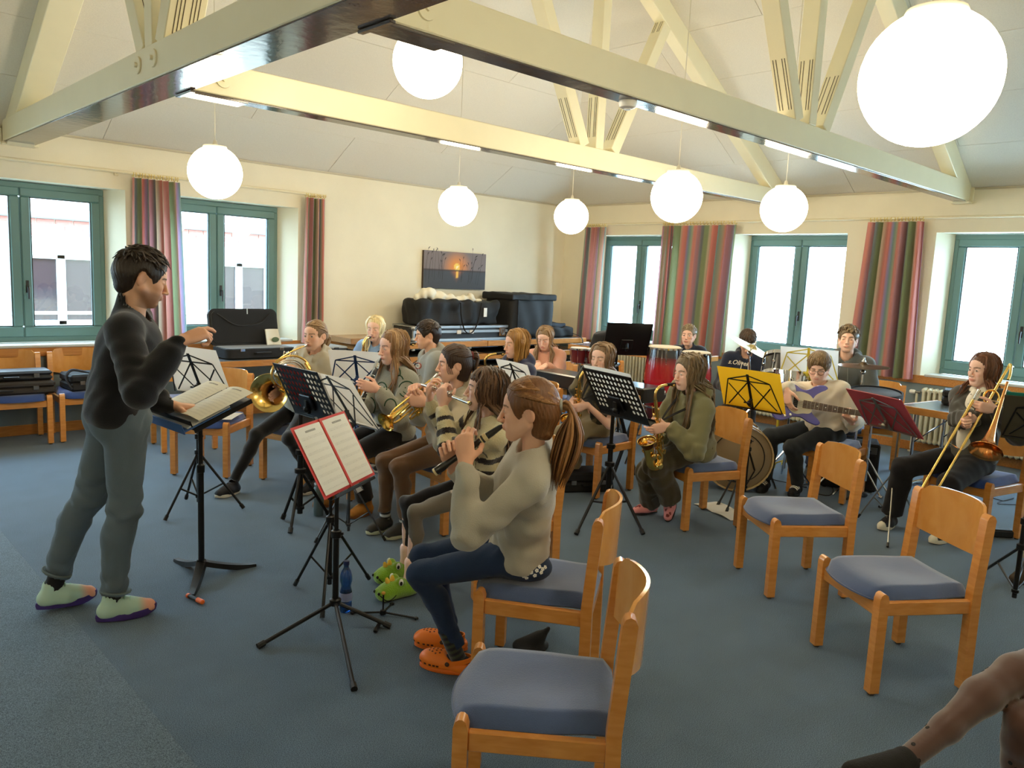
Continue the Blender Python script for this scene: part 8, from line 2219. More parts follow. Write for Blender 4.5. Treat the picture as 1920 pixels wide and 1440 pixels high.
def hard_case(label, c, d, yaw, lidh=.5, m=None):
 t = thing('instrument_case', label, 'instrument case', (c[0], c[1], c[2])); m = m or M_nylon
 R = np.array(Matrix.Rotation(radians(yaw), 3, 'Z')); c = np.array(c)
 bx('case_base', c + (0, 0, d[2] * lidh / 2), (d[0], d[1], d[2] * lidh), m, t, .018, yaw); bx('case_lid', c + (0, 0, d[2] * (1 + lidh) / 2), (d[0], d[1], d[2] * (1 - lidh) - .004), m, t, .018, yaw)
 P = lambda x, y, z: c + R @ np.array((x, y, z))
 for x in (-d[0] * .3, d[0] * .3): bx('latch', P(x, -d[1] / 2 - .003, d[2] * lidh), (.045, .012, .035), M_steel, t, .003, yaw)
 b = MB(); b.tube([P(-.06, -d[1] / 2, d[2] * .4), P(-.055, -d[1] / 2 - .03, d[2] * .4), P(.055, -d[1] / 2 - .03, d[2] * .4), P(.06, -d[1] / 2, d[2] * .4)], .008, 8); b.build('handle', M_blk, t, True)
 return t
M_brn = mat('brown_black_case', (46, 40, 36), .6)
hard_case('long dark case at the bottom on the wall chair, another case lying on it', (1.50, 8.20, .472), (.80, .34, .12), -2, m=M_brn)
hard_case('slim dark case lying on top of the long one on the wall chair', (1.56, 8.22, .595), (.66, .28, .085), -2, m=mat('grey_black_case', (44, 46, 50), .5))
hard_case('black case with rucksack straps on the chair just behind the conductor', (2.26, 8.20, .472), (.50, .34, .16), 3)
t = thing('rucksack_strap', 'black carrying strap hanging over the case behind the conductor', 'strap', (2.05, 8.1, .63)); b = MB(); b.tube(bez([(2.03, 8.02, .50), (2.00, 8.10, .60), (2.06, 8.16, .66), (2.16, 8.16, .645), (2.22, 8.10, .637)], 14), .014, 8, flat=.5); b.build('webbing', M_nylon2, t, True)
for i, (dx, dy, rz, lb) in enumerate(((.02, -.02, 20, 'lower'), (.08, -.09, 48, 'upper'))):
 c = V3(2.60 + dx, 6.26 + dy, .482 + .004 * i); d = yv(rz); b = MB(); l_ = np.cross(U, d)
 G = np.array([[c + d * .15 * (2 * u - 1) + l_ * .105 * (2 * v - 1) + U * .004 * sin(3 * u) for u in np.linspace(0, 1, 5)] for v in np.linspace(0, 1, 4)]); b.grid(G, thick=.002)
 o = b.build('sheet_music', M_paper); tag(o, '%s loose white sheet on the empty chair behind the conductor stand' % lb, 'sheet music', 'loose sheets on the chair')
for i, (x, y, x2, y2, lb) in enumerate(((1322, 944, 1392, 975, 'open white booklet on the floor beneath the thin black stand legs'), (1396, 968, 1414, 976, 'small white paper corner on the floor behind the empty chair'))):
 a, bq = flo(x, y), flo(x2, y2); c = (a + bq) / 2; d = nz(bq - a); l_ = np.cross(U, d); L = np.linalg.norm(bq - a) / 2; b = MB()
 G = np.array([[c + d * L * (2 * u - 1) + l_ * (.11 if i == 0 else .05) * (2 * v - 1) + U * (.006 + .010 * abs(sin(2 * pi * u)) * (i == 0)) for u in np.linspace(0, 1, 9)] for v in np.linspace(0, 1, 3)]); b.grid(G, thick=.003)
 tag(b.build('booklet', M_paper), lb, 'booklet')
# ------------------------------------------------------------------ bottles, pens and floor items
def lathe_thing(name, label, cat, loc, parts):
 t = thing(name, label, cat, tuple(loc))
 for nm, prof, m in parts: b = MB(); b.lathe(prof, (0, 0, 0), n=20); b.build(nm, m, t)
 return t
M_pet = mat('blue_plastic_bottle', (60, 112, 190), .08, trans=.75, spec=.5)
p = flo(648, 1146)
lathe_thing('water_bottle', 'blue plastic water bottle on the floor behind the closest stand', 'bottle', p,
  [('bottle', [(.001, .002), (.026, .0), (.031, .012), (.031, .05), (.029, .056), (.0315, .062), (.0315, .105), (.026, .125), (.0245, .135), (.026, .145), (.0315, .165), (.031, .19), (.024, .215), (.014, .232), (.0125, .240), (.0125, .252)], M_pet),
   ('water', [(.001, .004), (.024, .003), (.029, .014), (.029, .095), (.001, .0951)], mat('clear_water', (170, 205, 235), .02, trans=.9)),
   ('label_band', [(.0318, .062), (.0322, .064), (.0322, .103), (.0318, .105)], mat('bottle_label', (150, 160, 200), .5)),
   ('cap', [(.001, .270), (.0145, .269), (.015, .262), (.015, .248), (.0135, .247)], mat('dark_blue_cap', (24, 40, 86), .4))])
p = flo(597, 966)
lathe_thing('thermos_bottle', 'grey-green steel bottle on the floor beside the perforated stand tripod', 'bottle', p,
  [('body', [(.001, .0), (.034, .0), (.036, .006), (.036, .19), (.032, .205), (.030, .208)], mat('grey_green_steel', (104, 120, 122), .35, metal=.3)), ('lid', [(.030, .208), (.033, .210), (.033, .232), (.030, .236), (.001, .237)], M_steel)])
p = flo(368, 1128); a = flo(352, 1120); q = flo(383, 1134)
t = thing('marker_pen', 'orange and black marker pen on the floor beside the conductor stand foot', 'pen', tuple(p)); d = nz(q - a); p = p + U * .013
b = MB(); b.tube([p - d * .06, p + d * .01], .011, 10); b.build('barrel', M_blk, t, True)
M_or = mat('orange_plastic', (246, 110, 30), .4); b = MB(); b.tube([p + d * .01, p + d * .055, p + d * .06], [.0125, .0125, .008], 10); b.build('cap', M_or, t, True); b = MB(); b.tube([p - d * .075, p - d * .06], .0125, 10); b.build('end_cap', M_or, t, True)
def peg_stand(label, px, py, h, feet, m, tip_m):
 c = flo(px, py); t = thing('instrument_stand', label, 'instrument stand', tuple(c)); b = MB(); b.lathe([(.016, .008), (.018, .014), (.014, .03), (.006, .034)], c, U, 12, caps=True); b.build('hub', m, t, True)
 for f_ in feet: q = flo(*f_) + U * .008; b = MB(); b.tube([c + U * .018, q], .0055, 6); b.box(q, (.02, .02, .012), .003); b.build('leg', m, t, True)
 b = MB(); b.tube([c + U * .03, c + U * h], .0045, 8); b.build('peg', m, t, True); b = MB(); b.ball(c + U * (h + .004), (.011, .011, .009), 12, 8); b.build('peg_tip', tip_m, t, True)
peg_stand('small black peg stand with ochre tip on the floor before the dragon slippers', 718, 1154, .115, ((661, 1152), (780, 1162), (735, 1135)), M_blkmetal, mat('ochre_felt', (206, 150, 60), .8))
t = thing('stand_foot_clip', 'short black clip lying on the floor under the closest stand leg', 'clip', tuple(flo(706, 1182))); a, q = flo(703, 1188) + U * .01, flo(711, 1172) + U * .01; b = MB(); b.bar(a, q, .018, .014, .003); b.build('clip_bar', M_blkmetal, t, True)
c = flo(1000, 1222); t = thing('recorder_bag', 'black soft recorder bag standing up like a fin under the recorder player chair', 'bag', tuple(c))
S = Sdf(c - V3(.2, .2, .02), c + V3(.2, .2, .18), .008); d = nz(_r); S.cone(c - d * .07 + U * .03, c + d * .02 + U * .07, .030, .030, .02); S.cone(c + d * .0 + U * .04, c + d * .065 + U * .115, .034, .010, .02); S.ell(c + U * .02, (.09, .05, .03), k=.02); S.halfcut(c + U * .002, -U, c - .3, c + .3); V, Q = S.mesh(); mesh_obj('bag_body', V, Q, M_nylon, t, True, ang=180)
c = flo(935, 1200); t = thing('yellow_cleaning_rod', 'thin yellow rod leaning inside the front leg of the recorder chair', 'rod', tuple(c)); b = MB(); b.tube([c + U * .002, c + U * .10 + nz(_r) * .003, c + U * .19 + nz(_r) * .004], .005, 8); b.build('rod', mat('yellow_rod', (206, 186, 60), .5), t, True)
c = (flo(1060, 925) + flo(1115, 908)) / 2
hard_case('black instrument case on the floor under the camouflage saxophonist', (4.86, 4.12, .001), (.42, .26, .17), -30, m=M_nylon)
# ------------------------------------------------------------------ right-hand side: table, case, amplifier
a, q = flo(1690, 760, .74), flo(1800, 778, .74)
yw = math.degrees(atan2((q - a)[1], (q - a)[0])); d = nz(q - a); nrm = np.cross(U, d)
if nrm @ V3(*_fw) < 0: nrm = -nrm
tc = a + d * .60 + nrm * .37
table('grey-topped table in front of the radiator beside the trombone player', (tc[0], tc[1]), yw, 1.3, .74)
c = flo(1790, 758, .745) + d * .10; hard_case('black case on the grey-topped table behind the trombone player', tuple(c + V3(0, 0, .001)), (.40, .24, .14), yw + 25, m=M_nylon)
def amp():
 c = V3(6.96, 2.80, 0); yaw = 205; R = np.array(Matrix.Rotation(radians(yaw), 3, 'Z')); P = lambda x, y, z: c + R @ np.array((x, y, z))
 t = thing('bass_amplifier', 'black bass combo amplifier on the floor behind the empty chair', 'amplifier', tuple(c))
 bx('cabinet', P(0, 0, .22), (.34, .46, .42), mat('amp_tolex', (16, 16, 17), .85, bump=.3, bscale=200), t, .014, yaw); bx('grille', P(.172, 0, .185), (.008, .41, .30), mat('amp_grille', (26, 26, 28), .9, bump=.5, bscale=300), t, .004, yaw)
 bx('control_panel', P(.170, 0, .375), (.010, .41, .06), mat('amp_panel', (60, 62, 64), .4), t, .002, yaw)
 for i in range(6): b = MB(); b.lathe([(.010, 0), (.009, .014), (.001, .015)], P(.175, -.15 + .06 * i, .375), R[:, 0], 10); b.build('knob', M_blk, t, True)
 b = MB(); b.tube([P(0, -.12, .428), P(0, -.11, .452), P(0, .11, .452), P(0, .12, .428)], .010, 8); b.build('handle', M_blk, t, True)
 for sx in (-1, 1):
  for sy in (-1, 1): b = MB(); b.lathe([(.016, 0), (.018, .012), (.001, .012)], P(sx * .13, sy * .19, 0), U, 10); b.build('foot', M_blk, t, True)
amp()
def cable(label, pts, r=.0035, m=None):
 P = bez([V3(*flo(x, y)[:2], .006) for x, y in pts], 8 * len(pts)); t = thing('cable', label, 'cable', tuple(P[0])); b = MB(); b.tube(P, r, 6); b.build('wire', m or M_blk, t, True)
 for p, q in ((P[0], P[1]), (P[-1], P[-2])): d = nz(np.array(p) - q); b = MB(); b.tube([p - d * .03 + U * .003, p + d * .01 + U * .003], .007, 8); b.build('plug', M_blk, t, True)
cable('black cable looping on the floor beside the striped slide sandal', [(1398, 905), (1412, 897), (1440, 899), (1470, 905), (1510, 915)])
cable('black cable curling on the floor in front of the bass amplifier', [(1520, 925), (1555, 930), (1560, 915), (1530, 905), (1500, 912)])
cable('black cable running on the floor behind the crimson folder stand', [(1668, 905), (1690, 912), (1720, 908), (1745, 915)])
cable('black cable tangled on the floor under the trombone player chair', [(1852, 932), (1880, 940), (1900, 935), (1870, 945), (1915, 948)])
t = thing('foot_pedal', 'black foot pedal bar on the floor under the trombone player chair', 'pedal', tuple(flo(1875, 1003))); a, q = flo(1848, 1005), flo(1896, 1008); b = MB(); b.bar(a + U * .03, q + U * .03, .07, .05, .008); b.build('pedal_board', M_blk, t, True); bx('pedal_plate', (a + q) / 2 + U * .058, (.16, .05, .008), M_blk, t, .002, math.degrees(atan2((q - a)[1], (q - a)[0])))
for (x0, y0, x1, y1, lb) in ((1648, 955, 1686, 948, 'first black microphone lying on the floor by the thin nickel stand'), (1585, 940, 1622, 932, 'second black microphone lying on the floor by the amplifier')):
 a, q = flo(x0, y0) + U * .022, flo(x1, y1) + U * .024; d = nz(q - a); t = thing('microphone', lb, 'microphone', tuple(a)); b = MB(); b.tube([a, q - d * .05], [.011, .014], 10); b.build('handle', M_blk, t, True); b = MB(); b.tube([q - d * .05, q - d * .03, q, q + d * .015], [.016, .022, .022, .010], 12); b.build('mesh_head', mat('mic_mesh', (44, 44, 46), .4, metal=.6, bump=.5, bscale=400), t, True)
def boot():
 t = thing('person', 'person beyond the picture edge, only a brown boot and pale trouser leg in view', 'person', (5.42, .78, 0))
 an = flo(1925, 1090) + U * .10; yaw = radians(160)
 sp = dict(col=(70, 58, 44), sole=(50, 42, 34), name='boot', high=.04)
 S = Sdf(an - V3(.3, .3, .2), an + V3(.5, .3, 1.5), .014); k = an + V3(.10, -.06, .40); h = k + V3(.42, -.08, .06)
 S.cone(an, k, .035, .045, .02); S.cone(k, h, .055, .07, .03); S.ell(h + V3(.02, 0, .02), (.15, .15, .11), k=.04); S.cone(h, h + V3(.06, .02, .42), .12, .12, .05); S.cone(h + V3(.06, .02, .42), h + V3(.05, .02, .58), .06, .045, .03); S.ell(h + V3(.04, .02, .68), (.09, .075, .115), k=.02)
 V, Q = S.mesh(); mesh_obj('body', V, Q, M_skin, t, True, ang=180, vcol=np.repeat(rgb((220, 176, 150))[None], len(V), 0))
 S = Sdf(an - V3(.3, .3, .2), an + V3(.6, .3, .8), .012); S.cone(an + U * .10, k, .065, .072, .02); S.cone(k, h, .075, .095, .03); S.ell(h, (.17, .17, .13), k=.04); V, Q = S.mesh(); mesh_obj('trousers', V, Q, mat('pale_trousers', (206, 198, 176), .9), t, True, ang=180)
 S = Sdf(h - V3(.3, .3, .1), h + V3(.4, .3, .6), .013); S.cone(h + U * .06, h + V3(.06, .02, .42), .15, .13, .05); V, Q = S.mesh(); mesh_obj('jacket', V, Q, mat('dark_jacket', (40, 42, 48), .9), t, True, ang=180)
 shoe(t, an, yaw, 0, .98, 1, sp, 0, k)
boot()
# ------------------------------------------------------------------ percussion corner
M_redfade = mat('red_burst_shell', (150, 16, 22), .2, coat=.7)
nt = M_redfade.node_tree; N = nt.nodes; L = nt.links
_t = N.new('ShaderNodeTexCoord'); _s = N.new('ShaderNodeSeparateXYZ'); _rmp = N.new('ShaderNodeValToRGB'); L.new(_t.outputs['Generated'], _s.inputs[0]); L.new(_s.outputs[2], _rmp.inputs[0])
e = _rmp.color_ramp.elements; e[0].position = 0; e[0].color = lin((16, 8, 10)); e[1].position = 1; e[1].color = lin((12, 8, 10))
for p, c in ((.18, (110, 12, 20)), (.45, (186, 20, 32)), (.76, (160, 16, 26)), (.90, (22, 8, 12))): q = e.new(p); q.color = lin(c)
L.new(_rmp.outputs[0], N['Principled BSDF'].inputs['Base Color'])
M_head = mat('calf_head', (218, 206, 182), .6); M_whead = mat('white_drum_head', (226, 224, 218), .5)
def drum_shell(t, c, prof, m, headz, headr, hm, rim=True, lugs=6, lug_len=.12, axis=U, hook_m=M_chrome):
 b = MB(); b.lathe(prof, c, axis, 28); b.build('shell', m, t, True, ang=60)
 ax = nz(axis); b = MB(); b.lathe([(.001, headz + .004), (headr * .9, headz + .003), (headr, headz - .004), (headr, headz - .02)], c, ax, 28); b.build('drum_head', hm, t, True)
 b = MB(); b.lathe([(headr + .002, headz - .012), (headr + .010, headz - .010), (headr + .010, headz - .026), (headr + .002, headz - .028)], c, ax, 28); b.build('rim', hook_m, t, True)
 x = nz(np.cross(ax, (0.3, .9, .1))); y = np.cross(ax, x)
 for i in range(lugs):
  a = 2 * pi * i / lugs; d = x * cos(a) + y * sin(a); p = c + ax * (headz - .02) + d * (headr + .014)
  b = MB(); b.tube([p, p - ax * lug_len * .5 + d * .004, p - ax * lug_len - d * .006], .0045, 6); b.tube([p + ax * .008, p - ax * .004], .009, 6); b.box(p - ax * lug_len - d * .010, (.028, .028, .05), .008); b.build('tuning_lug', hook_m, t, True)
def conga(label, top, scale=1.0):
 Hs = .74 * scale; c = np.array(top) - U * Hs; t = thing('conga_drum', label, 'drum', (float(c[0]), float(c[1]), 0), group='red conga drums')
 prof = [(.115, 0), (.125, .02), (.150, .16), (.172, .34), (.178, .46), (.168, .60), (.150, .72), (.148, .735)]
 drum_shell(t, c, [(r * scale, z * scale) for r, z in prof], M_redfade, Hs + .004, .150 * scale, M_head, lugs=6, lug_len=.15 * scale)
 for a in (20, 140, 260):
  d = yv(a); b = MB(); b.tube([c + U * .15 + d * .135, c - U * (c[2] - .02) + d * .30], .011, 8); b.tube([c + U * .42 + d * .180, c + U * .15 + d * .15], .010, 8); b.build('stand_leg', M_chrome, t, True)
 b = MB(); b.tube([c + U * .18 + (V3(cos(a), sin(a), 0)) * .160 for a in np.linspace(0, 2 * pi, 20, endpoint=False)], .009, 8, closed=True); b.build('stand_ring', M_chrome, t, True)
conga('large red and black conga drum in front of the young boy', dep(1247, 650, 7.25))
conga('second red conga drum half hidden behind the olive saxophonist hair', dep(1306, 660, 7.7), .92)
def bongos():
 c0 = dep(1103, 672, 7.7); t = thing('bongo_drums', 'pair of dark red bongo drums on a stand beside the pink hoodie', 'drum', (float(c0[0]), float(c0[1]), 0))
 for i, (px, r) in enumerate(((1085, .085), (1116, .095))):
  c = dep(px, 668 + i * 4, 7.75 - .05 * i); c[2] = c0[2] - .06; n0 = len(t.children)
  b = MB(); b.lathe([(r * .80, 0), (r * .97, .13), (r, .155)], c, U, 22); b.build('shell', mat('wine_red_shell', (96, 20, 28), .25, coat=.5), t, True)
  b = MB(); b.lathe([(.001, .162), (r * .95, .161), (r, .152)], c, U, 22); b.build('drum_head', M_whead, t, True)
  b = MB(); b.lathe([(r + .002, .155), (r + .008, .154), (r + .008, .138), (r + .002, .137)], c, U, 22); b.lathe([(r * .8 + .002, .012), (r * .8 + .007, .011), (r * .8 + .007, .0), (r * .8 + .002, 0)], c, U, 22); b.build('rim', M_chrome, t, True)
  for k in range(5): a = 2 * pi * k / 5; d = V3(cos(a), sin(a), 0); b = MB(); b.tube([c + d * (r + .008) + U * .145, c + d * (r * .8 + .008) + U * .005], .0035, 5); b.build('tension_rod', M_chrome, t, True)
 b = MB(); p, q = dep(1085, 672, 7.75), dep(1116, 676, 7.70); m = (p + q) / 2; b.tube([m, V3(m[0], m[1], .12)], .014, 10); b.bar(p, q, .05, .05, .006); b.build('stand_pole', M_chrome, t, True)
 for a in (0, 120, 240): b = MB(); b.tube([V3(m[0], m[1], .34), V3(m[0] + .28 * cos(radians(a)), m[1] + .28 * sin(radians(a)), .012)], .009, 8); b.build('stand_leg', M_chrome, t, True)
bongos()
def keyboard():
 a, q = flo(1003, 693, .86), flo(1098, 710, .86); d = nz(q - a); nrm = np.cross(U, d)
 if nrm @ V3(*_fw) > 0: nrm = -nrm            # nrm points to the camera side (rear panel)
 c = a + d * .66 - nrm * .16 - U * .065; R = np.array([d, nrm, U]).T; R = np.array([d, np.cross(U, d), U]).T
 t = thing('digital_piano', 'black digital piano with white letters on its back, played by the pink hoodie girl', 'keyboard', (float(c[0]), float(c[1]), 0))
 sg = 1 if np.cross(U, d) @ nrm > 0 else -1
 P = lambda x, y, z: c + d * x + nrm * y + U * z
 bx('body', P(0, 0, 0), (1.34, .30, .13), mat('black_piano_shell', (14, 14, 15), .3, coat=.3), t, .012, R=R); bx('key_bed', P(0, -.19, -.03), (1.32, .10, .05), M_blk, t, .004, R=R)
 for i in range(0, 52):
  bx('white_key', P(-.61 + i * .0235, -.185, .004), (.0222, .12, .018), M_white, t, .0, R=R)
 b = MB()
 for i in range(52):
  if i % 7 in (0, 2, 3, 5, 6): b.box(P(-.61 + i * .0235 + .012, -.165, .018), (.012, .08, .016), .001, R)
 b.build('black_keys', M_blk, t, True)
 cu = bpy.data.curves.new('letters', 'FONT'); cu.body = 'ES'; cu.size = .085; cu.extrude = .001; cu.space_character = 1.05
 o = bpy.data.objects.new('letters', cu); COL.objects.link(o); me = bpy.data.meshes.new_from_object(o.evaluated_get(bpy.context.evaluated_depsgraph_get())); bpy.data.objects.remove(o)
 V = np.array([v.co[:] for v in me.vertices]); right = d if (np.cross(d, U) @ nrm) > 0 else -d
 target = flo(1073, 716, .82); off = (target - c) @ d
 W = c + nrm * .1525 + d * off + np.outer(V[:, 0], right) + np.outer(V[:, 1] - .03, U) + np.outer(V[:, 2], nrm)
 mesh_obj('letters', W, [tuple(p.vertices) for p in me.polygons], mat('white_print', (214, 214, 212), .6), t, True, smooth=False)
 for sx in (-1, 1):
  for (y0, y1) in ((-.16, .16), (.16, -.16)): b = MB(); b.bar(P(sx * .40, y0, -.07), V3(*(P(sx * .40, y1, 0)[:2]), .02), .03, .02, .003); b.build('stand_leg', mat('blue_stand_metal', (52, 92, 140), .4, metal=.3) if sx < 0 else M_blkmetal, t, True)
 b = MB(); b.bar(P(-.42, 0, -.40), P(.42, 0, -.40), .02, .02, .003); b.build('stand_bar', M_blkmetal, t, True)
keyboard()
tb_ = table('beech-edged percussion table under the corner-side window', (8.25, 6.15), 96, 1.9, .62, z=.86)
for (x, y, dx, dy, dz, col, nm, lb) in ((8.18, 6.55, .34, .22, .05, (40, 40, 44), 'glockenspiel_case', 'black glockenspiel case lying on the percussion table'), (8.12, 6.12, .10, .10, .20, (176, 26, 36), 'red_shaker_box', 'red upright shaker box on the percussion table'), (8.15, 5.75, .36, .26, .09, (24, 24, 26), 'stick_bag', 'black stick bag on the percussion table near the big conga')):
 t = thing(nm, lb, 'percussion', (x, y, .86)); pad('body', (x, y, .862 + dz / 2), (dx, dy, dz), mat(nm + '_m', col, .5), t, puff=.002)
 bx('lid_seam', (x, y, .862 + dz * .6), (dx + .002, dy + .002, .004), M_blk, t, .001)
t = thing('glockenspiel', 'small glockenspiel with pale bars on the percussion table', 'glockenspiel', (8.10, 6.35, .862))
for sy in (-1, 1): bx('frame_rail', (8.10, 6.35 + sy * .0, .872), (.02, .5, .02), M_tabedge, t, .003) if sy > 0 else bx('frame_rail', (8.22, 6.35, .872), (.02, .5, .02), M_tabedge, t, .003)
for i in range(14): bx('tone_bar', (8.16, 6.13 + .034 * i, .888), (.24 - .006 * i, .026, .008), M_alu, t, .002)
c = dep(1133, 650, 8.3); t = thing('rucksack', 'black rucksack standing behind the camouflage saxophonist', 'bag', (float(c[0]), float(c[1]), .86)); pad('bag_body', (c[0], c[1], .862 + .17), (.30, .26, .34), M_nylon, t, 30, puff=.02); pad('front_pocket', (c[0] - .12, c[1] - .09, .862 + .12), (.10, .20, .20), M_nylon2, t, 35, puff=.01)
t = thing('stool', 'small dark stool carrying the black rucksack', 'stool', (float(c[0]), float(c[1]), 0)); bx('seat', (c[0], c[1], .845), (.36, .32, .03), M_blk, t, .01, 30)
for sx in (-1, 1):
 for sy in (-1, 1): b = MB(); b.tube([(c[0] + sx * .11, c[1] + sy * .11, .83), (c[0] + sx * .15, c[1] + sy * .15, .002)], .012, 8); b.build('leg', M_blkmetal, t, True)
# ------------------------------------------------------------------ drum kit pieces
M_cym = mat('bronze_cymbal', (214, 190, 130), .20, metal=1.0); M_cym2 = mat('dark_cymbal', (112, 94, 70), .28, metal=1.0)
def cymbal(t, c, n, R, m):
 b = MB(); k = [(.012, .030), (R * .10, .028), (R * .17, .014), (R * .22, .008), (R * .6, .002), (R, -.008), (R, -.010), (R * .6, -.0005), (R * .22, .005), (R * .1, .024)]; b.lathe(k, c, n, 40); return b.build('cymbal', m, t, True, ang=60)
def cym_stand(name, label, c, n, R, m, base, boom=None, hat=False):
 t = thing(name, label, 'cymbal', (float(base[0]), float(base[1]), 0)); c = np.array(c); n = nz(n)
 cymbal(t, c, n, R, m)
 b = MB(); b.tube([c - n * .05, c + n * .055], .005, 8); b.lathe([(.001, .028), (.018, .03), (.018, .04), (.008, .052), (.008, .07), (.001, .072)], c, n, 12); b.build('wing_nut', M_chrome, t, True)
 b = MB(); q = c - n * .06; b.ball(q, .022, 10, 8); b.build('tilter', M_chrome, t, True)
 bp = V3(base[0], base[1], .10); b = MB(); b.tube([q, V3(base[0], base[1], min(q[2] - .05, .62)), bp], [.009, .0125, .0125], 10); b.build('tube', M_chrome, t, True)
 b = MB(); b.lathe([(.013, -.02), (.02, -.018), (.02, .018), (.013, .02)], V3(base[0], base[1], .62), U, 12); b.tube([V3(base[0], base[1], .62), V3(base[0], base[1], .62) + nz(_r) * .05], .006, 6); b.build('clamp', M_chrome, t, True)
 for a in (15, 135, 255): d = yv(a); b = MB(); b.tube([bp + U * .28, bp + d * .30 - U * .085], .009, 8); b.tube([bp + U * .02, bp + d * .17 + U * .08], .006, 6); b.tube([bp + d * .29 - U * .085, bp + d * .32 - U * .09], .014, 8); b.build('leg', M_chrome, t, True)
 return t
cc = dep(1411, 652, 7.35); nn = nz(_u * .80 - _fw * .30 + _r * .42)
cym_stand('crash_cymbal', 'tilted bright crash cymbal hiding the drummer face', cc, nn, .235, M_cym, (cc[0] + .03, cc[1] - .02))
cc = dep(1619, 685, 6.75)
cym_stand('hi_hat', 'thin dark cymbal seen edge-on in front of the tall boy', cc, nz(U - _fw * .02 + _r * -.02), .21, M_cym2, (cc[0], cc[1]))
def drum(name, label, c, axis, R, D, m, hm, hoop, lugs=8, legs=True, stand_=True):
 c = np.array(c); ax = nz(axis); t = thing(name, label, 'drum', (float(c[0]), float(c[1]), 0))
 b = MB(); b.lathe([(R, -D / 2), (R, D / 2)], c, ax, 36); b.build('shell', m, t, True)
 for s in (-1, 1):
  b = MB(); b.lathe([(.001, s * (D / 2 + .004)), (R * .97, s * (D / 2 + .004)), (R, s * D / 2)], c, ax, 36); b.build('drum_head', hm, t, True)
  b = MB(); b.lathe([(R + .004, s * (D / 2 + .012)), (R + .018, s * (D / 2 + .012)), (R + .018, s * (D / 2 - .022)), (R + .004, s * (D / 2 - .022)), (R + .004, s * (D / 2 + .012))], c, ax, 36); b.build('hoop', hoop, t, True)
 x = nz(np.cross(ax, (0.2, .3, .9))); y = np.cross(ax, x)
 for i in range(lugs):
  a = 2 * pi * i / lugs; d = x * cos(a) + y * sin(a); b = MB(); b.tube([c + d * (R + .016) + ax * D / 2, c + d * (R + .016) - ax * D / 2], .004, 6); b.box(c + d * (R + .008), (.03, .03, .03), .008); b.build('tuning_lug', M_chrome, t, True)
 return t
bc = dep(1383, 806, 6.75); bc[2] = .30
t = drum('bass_drum', 'bass drum with brownish head and pale hoop behind the yellow folder', bc, nz(yv(203) - yv(113) * .25), .275, .36, mat('drum_wrap', (150, 138, 112), .4), mat('kraft_head', (146, 124, 92), .5), wood('maple_hoop', (206, 176, 122), (180, 148, 96)), 8)
ringc = bc + nz(yv(203) - yv(113) * .25) * .186; xx = nz(np.cross(nz(yv(203) - yv(113) * .25), U)); b = MB(); b.tube([ringc + (xx * cos(a) + U * sin(a)) * .215 for a in np.linspace(0, 2 * pi, 40, endpoint=False)], .004, 6, closed=True); b.build('damping_ring', M_blk, t, True)
for s_ in (-1, 1): b = MB(); b.tube([bc + xx * s_ * .26 - U * .05, V3(*(bc + xx * s_ * .36)[:2], .01)], .009, 8); b.build('spur', M_chrome, t, True)
tc2 = dep(1462, 690, 7.1)
t = drum('rack_tom', 'black rack tom with chrome hardware tilted behind the yellow folder', tc2, nz(U * .85 + yv(20) * .5), .14, .20, mat('black_wrap', (18, 18, 20), .3, coat=.4), M_whead, M_chrome, 6); b = MB(); b.tube([tc2 - U * .10, V3(*(bc + U * .27)[:2], .58)], .011, 8); b.build('tom_arm', M_chrome, t, True)
tc3 = dep(1486, 712, 6.95)
t = drum('snare_drum', 'chrome snare drum beside the rack tom behind the bass player', tc3, nz(U + yv(20) * .12), .165, .13, M_chrome, M_whead, M_chrome, 8)
b = MB(); b.tube([tc3 - U * .09, V3(tc3[0], tc3[1], .12)], .011, 8)
for a in (0, 120, 240): b.tube([tc3 - U * .09, tc3 - U * .07 + yv(a) * .15], .008, 6); b.tube([V3(tc3[0], tc3[1], .30), V3(tc3[0], tc3[1], .01) + yv(a + 30) * .27], .009, 6)
b.build('snare_stand', M_chrome, t, True)
tc4 = dep(1640, 741, 6.55)
t = drum('floor_tom', 'shallow dark grey pad drum in front of the tall boy', tc4, nz(U + yv(200) * .10), .20, .05, mat('dark_pad', (58, 58, 62), .6), mat('grey_mesh_head', (84, 84, 90), .7), M_blk, 6)
b = MB(); b.tube([tc4 - U * .04, V3(tc4[0], tc4[1], .14)], .011, 8)
for a in (20, 140, 260): b.tube([V3(tc4[0], tc4[1], .34), V3(tc4[0], tc4[1], .01) + yv(a) * .27], .009, 6)
b.build('pad_stand', M_chrome, t, True)
c = flo(1482, 860); t = thing('yellow_spirit_level', 'yellow flat bar leaning under the bass player chair', 'bar', tuple(c)); b = MB(); p0, p1 = flo(1465, 873) + U * .02, dep(1494, 851, depth(flo(1465, 873)) + .12); b.bar(p0, p1, .012, .035, .003); b.build('bar', mat('bright_yellow', (226, 200, 40), .5), t, True)
for (x, y, z, lb) in ((7.50, 4.22, .47, 'round black drum stool under the drummer'), (7.66, 5.00, .55, 'round black stool under the young conga boy')):
 t = thing('drum_stool', lb, 'stool', (x, y, 0)); b = MB(); b.lathe([(.001, z), (.14, z - .004), (.16, z - .03), (.16, z - .07), (.001, z - .072)], (x, y, 0), U, 24); b.build('seat', M_nylon, t, True); b = MB(); b.tube([(x, y, z - .07), (x, y, .12)], .014, 10); b.build('column', M_chrome, t, True)
 for a in (30, 150, 270): b = MB(); b.tube([(x, y, .30), (x + .25 * cos(radians(a)), y + .25 * sin(radians(a)), .010)], .010, 8); b.build('leg', M_chrome, t, True)
